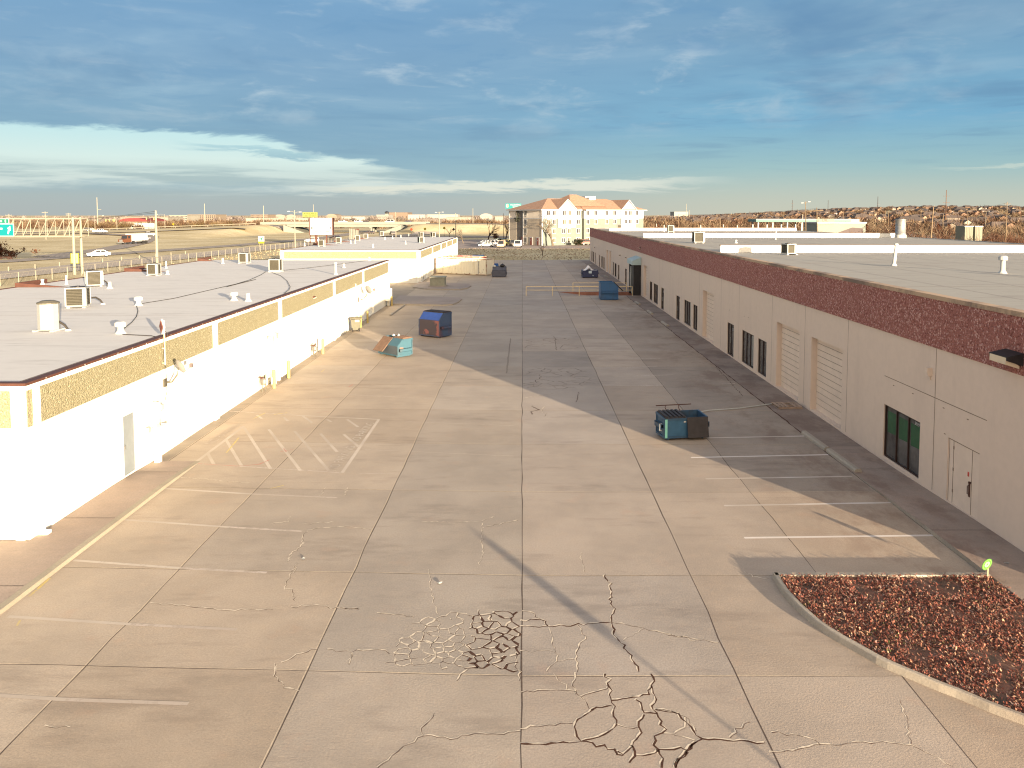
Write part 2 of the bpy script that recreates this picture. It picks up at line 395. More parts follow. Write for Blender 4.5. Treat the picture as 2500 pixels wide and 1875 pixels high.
M_black = mat('black_plastic', (.022, .02, .022), .55, .25, 6)
M_wire = mat('cable_black', (.04, .035, .03), .7, .1, 5)
M_yellow = mat('safety_yellow', (.42, .33, .12), .6, .15, 5)
M_rail = mat('rail_cream', (.72, .56, .32), .6, .12, 4)
M_wood = mat('pallet_wood', (.34, .25, .19), .9, .25, 6)
M_post = mat('galv_post', (.24, .225, .175), .6, .08, 3)
M_pole = mat('timber_pole', (.17, .125, .08), .9, .2, 3)
M_pole_w = mat('pale_pole', (.24, .225, .18), .7, .08, 3)
# ================================================================== terrain
def sm(x, a, b):
    t = min(1, max(0, (x - a) / (b - a))); return t * t * (3 - 2 * t)
HW_Y = 425.0
def hw_z(X):                                    # height of the raised highway along its run
    if X < -122: return max(0.2, 4.6 + (X + 122) * .036)
    return 4.6
def terr(X, Y):
    z = 0.0
    if Y > 240:
        gap = max(sm(X, -133, -121), 0) * (1 - sm(X, -66, -54))
        e = hw_z(X) * (1 - gap)
        if X > -20: e *= 1 - sm(X, -20, 30)
        y0 = 285 if X < -100 else 385
        prof = sm(Y, y0, 412) * (1 - sm(Y, 436, 475))
        z += e * prof
    a = X / max(Y, 1)
    if Y > 300 and a > .08:
        z += 20.5 * sm(Y, 330, 1500) * sm(a, .12, .52)
    if Y > 1500: z += 3 * sm(Y, 1500, 3500)
    return z
LOT = (-45.0, 50.0, -25.0, 165.5)
def spaced(*segs):
    o = []
    for a, b, n in segs: o += list(np.linspace(a, b, n, endpoint=False))
    return o
gx = spaced((-3000, -1000, 10), (-1000, -300, 20), (-300, -45, 52), (-45, 50, 12), (50, 200, 16), (200, 1000, 36), (1000, 3200, 18)) + [3200]
gy = spaced((-300, -25, 6), (-25, 165.5, 14), (165.5, 520, 90), (520, 1600, 44), (1600, 5000, 16)) + [5000]
mb = MB(); nx, ny = len(gx), len(gy)
mb.v = [(x, y, terr(x, y) - .06) for y in gy for x in gx]
for j in range(ny - 1):
    for i in range(nx - 1):
        cx, cy = (gx[i] + gx[i + 1]) / 2, (gy[j] + gy[j + 1]) / 2
        if LOT[0] < cx < LOT[1] and LOT[2] < cy < LOT[3]: continue
        o = j * nx + i; mb.f.append((o, o + 1, o + nx + 1, o + nx)); mb.m.append(0); mb.c.append(None)
M_ground = mat('dry_grass_ground', (.5, .38, .2), .95, 0, spec=.05); n, l, b = nodes_of(M_ground)
c = mixrgb(n, l, ramp(n, l, noise(n, l, .05, 6, .65), .35, .68), (.42, .355, .215), (.56, .49, .33))
c = mixrgb(n, l, ramp(n, l, noise(n, l, .09, 6, .7, (.35, 1.6, 1), 5), .52, .72, 0, .40), c, (.26, .20, .12))
c = mixrgb(n, l, ramp(n, l, noise(n, l, 1.2, 5, .7, (1, 1, 1), 9), .45, .7, 0, .4), c, (.25, .18, .10))
l.new(c, b.inputs['Base Color'])
tag(mb.build('ground', M_ground, smooth=True), kind='structure')

# ================================================================== the paved lot
rnd = random.Random(7)
xs = [-45, -36, -27, -18, -13.5, -9.1, -4.43, 0, 4.4, 7.75, 12.05, 13.8, 21, 30, 40, 50]
ys = [-25, -15, -6, -.5, 5.0, 10.6, 15.75, 20.3, 26.6, 32.2, 37.9, 43.4, 49.0, 54.6, 60.2, 65.9, 71.5, 77.1, 82.8, 88, 92.7, 97, 102.5, 108.2, 113.8, 119.4, 125, 130.8, 136.5, 142, 148, 154, 160, 165.5]
TR = (4.4, 13.8, 92.7, 97.0)                    # dock ramp cut into the slab
def skew(x, y): return y + (.040 * -x if x < 0 and 3 < y < 60 else 0)
mb = MB()
for i in range(len(xs) - 1):
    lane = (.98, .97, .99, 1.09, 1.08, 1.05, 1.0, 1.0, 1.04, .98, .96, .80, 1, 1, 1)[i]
    for j in range(len(ys) - 1):
        cx, cy = (xs[i] + xs[i + 1]) / 2, (ys[j] + ys[j + 1]) / 2
        if TR[0] < cx < TR[1] and TR[2] < cy < TR[3]: continue
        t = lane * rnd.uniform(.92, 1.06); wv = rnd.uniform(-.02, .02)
        if 0 < cx < 4.4 and 49 < cy < 54: t *= .84
        if cx < -14: t *= .72
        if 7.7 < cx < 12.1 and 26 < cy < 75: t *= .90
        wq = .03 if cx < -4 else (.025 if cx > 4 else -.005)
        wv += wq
        P = [(x, skew(x, y), 0.0) for x, y in ((xs[i], ys[j]), (xs[i + 1], ys[j]), (xs[i + 1], ys[j + 1]), (xs[i], ys[j + 1]))]
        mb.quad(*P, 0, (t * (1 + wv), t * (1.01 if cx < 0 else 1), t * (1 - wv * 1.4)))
        if LOT[3] - 1 < ys[j + 1]: mb.quad((xs[i], ys[j + 1], 0), (xs[i + 1], ys[j + 1], 0), (xs[i + 1], ys[j + 1], -.3), (xs[i], ys[j + 1], -.3), 0, (.7, .7, .7))
# joints: dark gap with a pale strip painted as sunlight on its lip
def jag(pts, step, amp, rr, z0=None):
    out = []
    for k in range(len(pts) - 1):
        a, b_ = Vector(pts[k][:2]), Vector(pts[k + 1][:2]); d = b_ - a; L = d.length
        n_ = max(1, int(L / step)); t = d / max(L, 1e-6); q = Vector((-t.y, t.x))
        for s_ in range(n_):
            off = 0 if s_ == 0 else rr.gauss(0, amp)
            out.append(tuple(a + d * (s_ / n_) + q * off))
    out.append(tuple(pts[-1][:2])); return out
for i, x in enumerate(xs[1:-1]):
    if x == 13.8: continue
    w0 = {0: .026, 4.4: .028}.get(x, .020)
    segs = [(-25, 165.5)]
    if TR[0] < x < TR[1]: segs = [(-25, 92.7), (97, 165.5)]
    for a_, b_ in segs:
        pl = jag([(x, a_), (x, b_)], 1.2, .012, rnd)
        mb.strip(pl, [w0 * rnd.uniform(.6, 1.5) for _ in pl], .0012, 1)
        if x <= -4: mb.strip([(p[0] + (-.035 if x <= 0 else .035), p[1]) for p in pl], [.024 * rnd.uniform(.3, 1.4) for _ in pl], .0008, 2)
for j, y in enumerate(ys[1:-1]):
    for a_, b_ in ((-14, 4.4), (4.4, 12.05)):
        if TR[2] <= y <= TR[3] and a_ > 4: continue
        pl = jag([(a_, skew(a_, y)), (min(0, b_) if a_ < 0 else a_, y), (b_, y)] if a_ < 0 else [(a_, y), (b_, y)], 1.3, .012, rnd)
        mb.strip(pl, [.014 * rnd.uniform(.5, 1.5) for _ in pl], .0014, 1)
        if y < 70: mb.strip([(p[0], p[1] + .03) for p in pl], [.028 * rnd.uniform(.2, 1.3) for _ in pl], .0009, 2)
# cracks, traced from the slab
def crack(px, wd=.03, spall_lit=.03, amp=.04, off=(-.018, .028), gpts=None):
    g = gpts if gpts else [at(*q) for q in px]
    pl = jag(g, .10, amp * .8, rnd)
    if wd > 0:
        mb.strip(pl, [wd * rnd.uniform(.25, 1.5) for _ in pl], .0021, 3)
    if spall_lit > 0:
        mb.strip([(p[0] + off[0], p[1] + off[1]) for p in pl], [spall_lit * rnd.choice((.1, .5, 1, 1.7, 2.3)) for _ in pl], .0017, 4)  # pale strip beside the crack paints its sunlit face
def c6(*q): return [(800 + a / 2.458, 1350 + b_ / 2.458) for a, b_ in q]
def c5(*q): return [(a / 2.458, 1350 + b_ / 2.458) for a, b_ in q]
def c7(*q): return [(1600 + a / 2.458, 1350 + b_ / 2.458) for a, b_ in q]
def c8(*q): return [(400 + a / 2.458, 900 + b_ / 2.458) for a, b_ in q]
TH, MI, BG = (.006, .014), (.012, .019), (.034, .026)
for pl, (w_, s_) in (
    (c6((1160, 440), (1350, 443), (1560, 425), (1700, 415)), BG), (c6((1160, 405), (1280, 400), (1320, 440)), BG),
    (c6((1170, 350), (1220, 355), (1275, 395), (1325, 440)), MI),
    (c6((1665, 130), (1700, 220), (1705, 290), (1720, 350), (1705, 415), (1715, 490), (1760, 540), (1805, 600), (1835, 650), (1868, 715)), BG),
    (c6((1705, 415), (1830, 440), (1905, 455), (2000, 478), (2212, 530)), MI), (c6((1905, 455), (1830, 500), (1775, 530)), TH),
    (c6((1500, 430), (1525, 470), (1550, 500), (1510, 570), (1490, 640), (1500, 715)), MI), (c6((1330, 450), (1355, 520), (1370, 600), (1380, 650), (1315, 715)), TH),
    (c6((1380, 650), (1480, 640)), TH), (c6((1160, 590), (1290, 588), (1370, 600)), TH),
    (c6((610, 100), (618, 150), (612, 200), (640, 270), (645, 315), (665, 370)), TH), (c6((1525, 0), (1530, 60), (1545, 120)), TH),
    (c6((1665, 725), (1685, 800), (1690, 850), (1705, 900), (1715, 980), (1735, 1030)), BG), (c6((1940, 725), (1945, 790), (1930, 850), (1705, 885)), BG),
    (c6((1945, 800), (1965, 900), (1975, 960), (2005, 1010), (2010, 1080), (1960, 1100), (1985, 1180), (2005, 1290)), BG),
    (c6((1850, 880), (1900, 960), (1975, 965)), BG), (c6((1900, 970), (1865, 1040), (1885, 1080), (1830, 1160), (1775, 1210), (1740, 1190)), BG),
    (c6((1735, 1030), (1800, 1050), (1870, 1045)), MI), (c6((1735, 1030), (1660, 1090), (1590, 1115), (1520, 1130), (1490, 1070), (1500, 1000), (1590, 940), (1705, 915)), BG),
    (c6((1160, 1060), (1260, 1045), (1370, 1035), (1470, 1025)), MI), (c6((1160, 1145), (1310, 1150), (1520, 1132), (1590, 1140), (1680, 1180), (1775, 1215)), (.04, .015)),
    (c6((1690, 800), (1590, 840), (1520, 865), (1450, 825), (1300, 825), (1165, 840)), MI), (c6((1520, 865), (1560, 910), (1600, 945)), MI),
    (c6((1975, 940), (2060, 950), (2140, 980), (2170, 1020), (2212, 1070)), MI), (c6((2010, 1085), (2080, 1090), (2150, 1050), (2150, 990)), TH),
    (c6((1985, 1180), (2080, 1180), (2160, 1190), (2212, 1135)), BG), (c6((2160, 1195), (2110, 1240), (2090, 1290)), BG), (c6((1845, 1215), (1930, 1210), (1985, 1185)), BG),
    (c6((2080, 1095), (2212, 1130)), MI), (c6((1830, 1160), (1845, 1220), (1810, 1260)), BG), (c6((1360, 725), (1400, 780), (1440, 820)), TH), (c6((1490, 720), (1470, 800), (1490, 850)), MI),
    (c6((300, 1290), (420, 1195), (455, 1160), (575, 1100), (700, 1105), (780, 1115), (920, 1085), (1060, 1090), (1160, 1070)), MI), (c6((575, 1100), (590, 1030), (640, 960)), MI),
    (c6((0, 580), (140, 600), (310, 580), (370, 605)), MI), (c6((150, 600), (130, 670)), TH), (c6((0, 325), (190, 338)), MI), (c6((300, 360), (520, 385)), MI), (c6((775, 770), (800, 730), (845, 700)), MI),
    (c6((1135, 600), (1140, 700), (1150, 770)), MI),
    (c5((905, 300), (1150, 325), (1280, 335), (1360, 345), (1640, 340)), MI), (c5((1750, 325), (1870, 318), (2010, 330), (2155, 337)), MI),
    (c5((1785, 65), (1740, 130), (1710, 205), (1755, 235), (1775, 290)), MI), (c5((1650, 665), (1655, 720), (1670, 770), (1740, 815), (1793, 832)), MI), (c5((1690, 660), (1780, 610), (1900, 580)), MI),
    (c5((2110, 600), (2095, 670)), TH), (c5((270, 1038), (420, 1050)), TH),
    (c7((0, 470), (110, 495), (240, 520), (380, 540)), MI), (c7((540, 115), (590, 145), (680, 155)), MI), (c7((690, 1195), (830, 1190), (930, 1165), (1000, 1150), (1180, 1140), (1330, 1140), (1540, 1155), (1640, 1205), (1790, 1285)), MI),
    (c7((700, 1080), (830, 1090), (960, 1125), (990, 1150)), MI), (c7((1470, 880), (1510, 980), (1535, 1080), (1535, 1150)), TH),
    (c7((0, 940), (140, 965), (190, 1020), (280, 1115), (390, 1120), (560, 1130), (660, 1140)), BG), (c7((450, 1110), (480, 1055), (570, 1015)), MI), (c7((280, 1118), (210, 1160), (140, 1240), (120, 1290)), BG),
    (c8((740, 1160), (770, 1110), (825, 1060), (830, 1020), (860, 970), (910, 960), (1100, 945), (1240, 965)), MI), (c8((650, 932), (750, 920), (760, 890)), TH), (c8((830, 935), (960, 925), (1050, 925)), TH),
    (c8((1555, 920), (1780, 922), (1900, 920), (1980, 890)), TH), (c8((2125, 910), (2030, 930), (1930, 950)), MI), (c8((1915, 930), (1905, 990), (1918, 1080), (1900, 1180)), TH),
    (c8((780, 1229), (790, 1190), (800, 1170)), MI), (c8((80, 650), (300, 668), (520, 690)), TH), (c8((935, 765), (975, 715)), TH), (c8((1090, 765), (1105, 715)), TH)):
    crack(pl, w_, s_)
# crazed patches: cell network from a seeded triangulation
def crazed(poly_px, n, seed, wd, sp, amp=.02, dark_x=None, gain=1):
    rr = random.Random(seed); G = [Vector(at(*q)) for q in poly_px]
    x0, x1 = min(p.x for p in G), max(p.x for p in G); y0, y1 = min(p.y for p in G), max(p.y for p in G)
    def inside(p):
        r_ = False
        for k in range(len(G)):
            a, b_ = G[k], G[k - 1]
            if (a.y > p.y) != (b_.y > p.y) and p.x < (b_.x - a.x) * (p.y - a.y) / (b_.y - a.y) + a.x: r_ = not r_
        return r_
    P = []
    while len(P) < n:
        p = Vector((rr.uniform(x0 - .6, x1 + .6), rr.uniform(y0 - .6, y1 + .6)))
        if all((p - q).length > .62 * math.sqrt((x1 - x0 + 1.2) * (y1 - y0 + 1.2) / n) for q in P) or rr.random() < .02: P.append(p)
    vs, es, fs, *_ = delaunay_2d_cdt(P, [], [], 0, 1e-6)
    cc = []
    for f in fs:
        a, b_, c_ = [vs[i] for i in f]
        d = 2 * (a.x * (b_.y - c_.y) + b_.x * (c_.y - a.y) + c_.x * (a.y - b_.y))
        if abs(d) < 1e-9: cc.append(None); continue
        ux = (a.length_squared * (b_.y - c_.y) + b_.length_squared * (c_.y - a.y) + c_.length_squared * (a.y - b_.y)) / d
        uy = (a.length_squared * (c_.x - b_.x) + b_.length_squared * (a.x - c_.x) + c_.length_squared * (b_.x - a.x)) / d
        cc.append(Vector((ux, uy)))
    by = {}
    for k, f in enumerate(fs):
        for q in range(3): by.setdefault(tuple(sorted((f[q], f[(q + 1) % 3]))), []).append(k)
    for k in by.values():
        if len(k) != 2: continue
        a, b_ = cc[k[0]], cc[k[1]]
        if a is None or b_ is None or (a - b_).length > 1.8 or (a - b_).length < .03: continue
        if not (inside(a) and inside(b_)): continue
        if rr.random() < .14: continue
        dk = dark_x is not None and (a.x + b_.x) / 2 > dark_x
        crack(None, (wd * 4.6 if dk else wd) * rr.uniform(.4, 1.4), sp * rr.uniform(.3, 1.3), amp, gpts=[a, b_])
crazed(c6((370, 600), (530, 390), (800, 335), (1160, 345), (1160, 715), (700, 700), (310, 680)), 280, 3, .010, .030, dark_x=-1.25)
crazed(c8((2150, 60), (2330, 40), (2350, 250), (2150, 380)), 18, 8, .02, .02)
def d8(*q): return [(1200 + a / 3.539, 600 + b_ / 3.539) for a, b_ in q]
crazed(d8((275, 800), (640, 790), (820, 900), (280, 905)), 46, 5, .03, 0)
crazed(d8((275, 1050), (860, 1055), (900, 1190), (640, 1240), (275, 1235)), 70, 6, .032, 0)
crazed(d8((275, 560), (640, 540), (680, 620), (400, 700)), 26, 9, .018, 0)
crazed(d8((330, 1370), (400, 1360), (420, 1416), (330, 1500)), 14, 10, .045, 0)
for pl in (d8((755, 1265), (745, 1310), (725, 1350)), d8((1985, 1030), (1940, 1050), (2010, 1120), (2170, 1300)), d8((270, 1195), (440, 1165)), d8((530, 780), (550, 800), (560, 900)), d8((130, 1100), (165, 800))):
    crack(pl, .035, 0)
lot = mb.build('parking_lot', [M_conc, M_joint, M_joint_lit, M_crack, M_spall_lit], colname='tone')
tag(lot, kind='structure')
# the dock ramp cut
mb = MB(); x0, x1, y0, y1 = TR; dp = -1.15
mb.quad((x0, y0, -.02), (x1, y0, dp), (x1, y1, dp), (x0, y1, -.02), 0)
mb.quad((x0, y1, 0), (x0, y1, -.05), (x1, y1, dp), (x1, y1, 0), 1)
mb.quad((x0, y0, 0), (x1, y0, 0), (x1, y0, dp), (x0, y0, -.05), 1)
tag(mb.build('dock_ramp', [M_walk, mat('rust_stained_concrete', (.27, .125, .09), .9, .25, 1.5)]), kind='structure')

# ------------------------------------------------------------------ painted markings
mb = MB(); MZ = [0.0]
def pl_line(a, b_, w_=.10, m=0, z=.0015):
    MZ[0] += .00004; z += MZ[0]
    a, b_ = at(*a), at(*b_); mb.strip([a, ((a[0] + b_[0]) / 2, (a[1] + b_[1]) / 2), b_], w_, z, m)
for a, b_ in (((2278, 1307), (1817, 1313)), ((2176, 1227), (1768, 1234.5)), ((2080, 1163), (1723, 1169)), ((2024, 1110), (1687, 1117)), ((1966, 1064.5), (1731, 1069))):
    pl_line(a, b_, .115, 0)
def e1(*q): return [(1500 + a / 3.318, 600 + b_ / 3.318) for a, b_ in q]
for a, b_ in (e1((150, 1055), (480, 1045)), e1((210, 1135), (400, 1128)), e1((100, 985), (350, 975)), e1((100, 915), (370, 912)), e1((850, 1040), (960, 1036)), e1((870, 1120), (980, 1116)), e1((0, 805), (140, 800))):
    pl_line(a, b_, .09, 1)
for a, b_, k in (((400, 1192.5), (612, 1206), 0), ((612, 1206), (823, 1215), 1), ((302, 1269), (560, 1287), 0), ((560, 1287), (738, 1297), 1), ((180, 1368), (440, 1387), 0), ((440, 1387), (651, 1398), 1),
                 ((20, 1505), (318, 1524), 0), ((318, 1524), (578, 1537), 1), ((-120, 1691), (160, 1708), 0), ((160, 1708), (460, 1718), 1), ((-260, 1935), (40, 1950), 0)):
    pl_line(a, b_, .11, 4 if k == 0 else k)
def L8(a, b_, w_, k): pl_line(c8(a)[0], c8(b_)[0], w_, 4 if k == 0 else k)
L8((180, 570), (480, 345), .14, 0); L8((1290, 305), (1070, 625), .13, 0); L8((800, 280), (1295, 305), .10, 0); L8((395, 255), (800, 280), .08, 1); L8((180, 568), (1070, 625), .08, 1)
for a, b_ in (((262, 505), (300, 575)), ((372, 425), (470, 590)), ((483, 355), (640, 600)), ((630, 365), (820, 612)), ((785, 375), (990, 612)), ((940, 390), (1040, 500)), ((1080, 395), (1170, 470)), ((1100, 305), (1165, 350)), ((720, 292), (745, 315)), ((835, 285), (890, 325)), ((980, 305), (1005, 320)), ((560, 280), (590, 300))):
    L8(a, b_, .12, 0)
for a, b_ in (((1205, 485), (2100, 525)), ((1040, 152), (2060, 205)), ((1450, 318), (2100, 342)), ((1170, 630), (1410, 628))): L8(a, b_, .04, 1)
for a, b_ in (((180, 568), (440, 585)), ((440, 585), (570, 575)), ((570, 575), (635, 547)), ((-10, 562), (180, 568)), ((0, 574), (115, 578)), ((700, 498), (775, 485)), ((720, 480), (735, 500)), ((825, 365), (890, 355)), ((920, 265), (990, 255)), ((1110, 110), (1135, 95))): L8(a, b_, .05, 2)
for a, b_ in (((105, 630), (160, 590)), ((640, 720), (720, 700)), ((540, 300), (610, 265)), ((660, 275), (740, 265)), ((375, 505), (450, 415)), ((945, 20), (965, 5))): L8(a, b_, .06, 3)
pl_line(c5((100, 440))[0], c5((120, 405))[0], .05, 3); pl_line(c5((175, 262))[0], c5((300, 150))[0], .07, 3)
marks = mb.build('parking_markings', [M_paint, M_paint_f, M_red_p, M_yel_p, M_paint_l]); tag(marks, kind='structure')
def ground_text(body, p0, p1, size, m):         # lettering painted along p0 -> p1
    a, b_ = Vector((*at(*p0), .0072)), Vector((*at(*p1), .0072)); d = (b_ - a)
    q = Vector((-d.y, d.x, 0))
    t = text('painted_lettering', body, size, m, None, basis((a + b_) / 2, d, q), 0.0, sx=1.0)
    w_ = t.dimensions.x if abs(d.x) > abs(d.y) else t.dimensions.y
    return tag(t, kind='structure')
ground_text('NO PARKING', c8((1018, 600))[0], c8((1118, 478))[0], .52, M_paint_l)
ground_text('NO PARKING', c8((1150, 432))[0], c8((1236, 335))[0], .52, M_paint_l)
ground_text('NO PARKING', c8((290, 440))[0], c8((430, 345))[0], .52, M_paint_f)
ground_text('NO PARKING', [(600 + 1560 / 3.539, 600 + 535 / 3.539)][0], (600 + 1640 / 3.539, 600 + 532 / 3.539), .45, M_paint_f)

# ------------------------------------------------------------------ walks, kerbs and the planted island
def walk_z(y): return .125 * (1 - sm(y, 22.0, 30.5)) + .008
mb = MB(); yy = list(np.linspace(-6, 31, 38)); XW, XB = 12.05, 13.795
for i in range(len(yy) - 1):
    a, b_ = yy[i], yy[i + 1]; za, zb = walk_z(a), walk_z(b_)
    mb.quad((XW, a, za), (XB, a, za), (XB, b_, zb), (XW, b_, zb), 0)
    mb.quad((XW, a, -.02), (XW, a, za), (XW, b_, zb), (XW, b_, -.02), 1)
    if i % 6 == 4: mb.strip([(XW, b_), (XB, b_)], .03, zb + .004, 2)
M_walk_d = concrete('stained_walk', (.275, .222, .19), 55, .75, .6, vcol=False)
tag(mb.build('sidewalk', [M_walk, M_kerb, M_joint]), kind='structure')
mb = MB(); mb.quad((XW, 31, .0025), (XB, 31, .0025), (XB, 92.6, .0025), (XW, 92.6, .0025), 0); mb.quad((XW, 97.1, .0025), (XB, 97.1, .0025), (XB, 163, .0025), (XW, 163, .0025), 0)
pl = jag([(XW, 28), (XW, 92)], .5, .02, rnd); mb.strip(pl, [rnd.uniform(.02, .09) for _ in pl], .004, 1)
tag(mb.build('walkway', [M_walk_d, M_crack]), kind='structure')
mb = MB()                                        # left walk with its tan kerb
for i in range(24):
    a, b_ = -6 + i * 1.5, -6 + (i + 1) * 1.5
    za, zb = .10 * (1 - sm(a, 27.5, 30)) + .006, .10 * (1 - sm(b_, 27.5, 30)) + .006
    mb.quad((-14.08, a, za), (-12.48, a, za), (-12.48, b_, zb), (-14.08, b_, zb), 0)
    mb.quad((-12.48, a, za + .003), (-12.30, a, za * .9), (-12.30, b_, zb * .9), (-12.48, b_, zb + .003), 1)
    mb.quad((-12.30, a, za * .9), (-12.27, a, -.01), (-12.27, b_, -.01), (-12.30, b_, zb * .9), 1)
    if i % 3 == 1: mb.strip([(-14.08, b_), (-12.5, b_)], .025, zb + .004, 2)
mb.quad((-33, -6, .106), (-14.08, -6, .106), (-14.08, 22.3, .106), (-33, 22.3, .106), 0)
tag(mb.build('left_walk', [M_walk, M_kerb_y, M_joint]), kind='structure')

KO = [at(*q) for q in c7((700, 150), (725, 195), (760, 250), (805, 302), (850, 350), (900, 395), (950, 440), (1020, 490), (1100, 540), (1180, 585), (1250, 625), (1320, 665), (1390, 700), (1500, 748), (1600, 790), (1700, 832), (1800, 870), (1900, 912), (2000, 955), (2105, 995), (2212, 1035))]
ex = Vector(KO[-1]) + (Vector(KO[-1]) - Vector(KO[-4])).normalized() * 3.6; KO.append((ex.x, ex.y))
def offset_in(pts, d):
    o = []
    for i, p in enumerate(pts):
        t = Vector(pts[min(i + 1, len(pts) - 1)]) - Vector(pts[max(i - 1, 0)]); t.normalize(); o.append((p[0] - t.y * d, p[1] + t.x * d))
    return o
TY = 20.02
KO[0] = (KO[0][0], TY + .15)
def kerb(mb, outer, closed=False, h=.15, w_=.16, m=0, side=1, zin=.05):
    A = offset_in(outer, .03 * side); B_ = offset_in(outer, (w_ - .02) * side); C_ = offset_in(outer, w_ * side)
    for i in range(len(outer) - 1):
        for (p, zp), (q, zq) in (((outer, -.02), (A, h - .02)), ((A, h - .02), (offset_in(outer, .055 * side), h)), ((offset_in(outer, .055 * side), h), (B_, h)), ((B_, h), (C_, zin))):
            mb.quad((*p[i], zp), (*p[i + 1], zp), (*q[i + 1], zq), (*q[i], zq), m)
mb = MB()
kerb(mb, KO)
TK = [(12.05, TY + .15), (KO[0][0] - .02, TY + .15)]
mb.bx(KO[0][0] + .02, 12.04, TY, TY + .15, -.02, .15, 0)
tag(mb.build('island_kerb', M_kerb), kind='structure')
inner = offset_in(KO, .14)
bed = [(p[0], p[1]) for p in inner if p[0] < 12.0] + [(12.04, inner[-1][1]), (12.04, TY + .02)]
bed[0] = (bed[0][0], TY + .02)
mb = MB(); mb.poly([(p[0], p[1], .085) for p in bed])
tag(mb.build('planting_bed', mat('bed_soil', (.055, .045, .036), .95, 0, 1.6, .4, col2=(.21, .105, .075))), kind='structure')
rr = random.Random(11); mb = MB()
def in_poly(x, y, G):
    r_ = False
    for k in range(len(G)):
        a, b_ = G[k], G[k - 1]
        if (a[1] > y) != (b_[1] > y) and x < (b_[0] - a[0]) * (y - a[1]) / (b_[1] - a[1]) + a[0]: r_ = not r_
    return r_
def hsh(x, y, s_=1.0):                            # smooth value noise for patchiness
    xi, yi = math.floor(x * s_), math.floor(y * s_); fx, fy = x * s_ - xi, y * s_ - yi
    g = lambda i, j: random.Random(i * 7919 + j * 104729).random()
    fx, fy = fx * fx * (3 - 2 * fx), fy * fy * (3 - 2 * fy)
    return (g(xi, yi) * (1 - fx) + g(xi + 1, yi) * fx) * (1 - fy) + (g(xi, yi + 1) * (1 - fx) + g(xi + 1, yi + 1) * fx) * fy
bx0, by0 = min(p[0] for p in bed), min(p[1] for p in bed)
k = 0
while k < 32000:
    x, y = rr.uniform(bx0, 12.04), rr.uniform(max(by0, 11.3), TY)
    if not in_poly(x, y, bed): continue
    k += 1
    pt = hsh(x, y, 1.4) * .6 + hsh(x + 40, y, 3.1) * .4
    if pt < .38 and rr.random() < .80: continue
    L, wd = rr.uniform(.03, .09), rr.uniform(.007, .022); a = rr.uniform(0, 6.28); tilt = rr.uniform(-.9, .9)
    z = .088 + rr.random() ** 2 * .11
    d = Vector((math.cos(a) * math.cos(tilt), math.sin(a) * math.cos(tilt), math.sin(tilt))); s_ = Vector((-math.sin(a), math.cos(a), rr.uniform(-.6, .6))).normalized()
    p = Vector((x, y, z)); bend = Vector((0, 0, rr.uniform(-.02, .03)))
    pal = rr.choice(((.24, .085, .060), (.19, .062, .046), (.33, .165, .11), (.42, .27, .18), (.13, .048, .038), (.27, .11, .085), (.085, .05, .042), (.20, .14, .125), (.15, .05, .035)))
    g = rr.uniform(.8, 1.15); pal = tuple(q * g for q in pal)
    if hsh(x + 9, y + 5, .9) > .66 and rr.random() < .06: pal = (.075, .075, .03)
    A, B_, C_ = p - d * L / 2, p + bend, p + d * L / 2
    mb.add([A - s_ * wd * .3, A + s_ * wd * .3, B_ + s_ * wd, B_ - s_ * wd, C_ + s_ * wd * .2, C_ - s_ * wd * .2], [(0, 1, 2, 3), (3, 2, 4, 5)], 0, pal)
M_leaf = vcolmat('dead_leaves')
o = mb.build('dead_groundcover', M_leaf, colname='tone'); tag(o, 'dead red brown groundcover filling the kerbed island', 'groundcover', kind='stuff')

# raised concrete pads along the left building
def pad(pts, h=.13):
    mb = MB(); P = [at(*q) for q in pts]; n_ = len(P)
    mb.poly([(*p, h) for p in P][::-1] if sum((P[i][0] - P[i - 1][0]) * (P[i][1] + P[i - 1][1]) for i in range(n_)) < 0 else [(*p, h) for p in P], 0)
    for i in range(n_): mb.quad((*P[i], -.01), (*P[(i + 1) % n_], -.01), (*P[(i + 1) % n_], h), (*P[i], h), 1)
    return tag(mb.build('concrete_pad', [concrete('pad_concrete', (.34, .28, .24), rnd.uniform(0, 90), .4, .4, vcol=False), M_kerb]), kind='structure')
f7 = lambda *q: [(600 + a / 3.539, 600 + b_ / 3.539) for a, b_ in q]
pad(f7((1240, 512), (1700, 519), (1790, 513), (1840, 492), (1868, 468), (1850, 455), (1330, 440)))
pad(f7((1440, 362), (1550, 378), (1840, 384), (1915, 372), (1948, 352), (1930, 335), (1500, 318)))
mb = MB(); P = [at(*q) for q in f7((1250, 603), (1378, 512))]; mb.strip([P[0], P[1]], .16, .09, 0)
kerb(mb, [(P[0][0] + .08, P[0][1]), (P[1][0] + .08, P[1][1])], h=.1, side=1)
tag(mb.build('kerb', M_kerb), kind='structure')
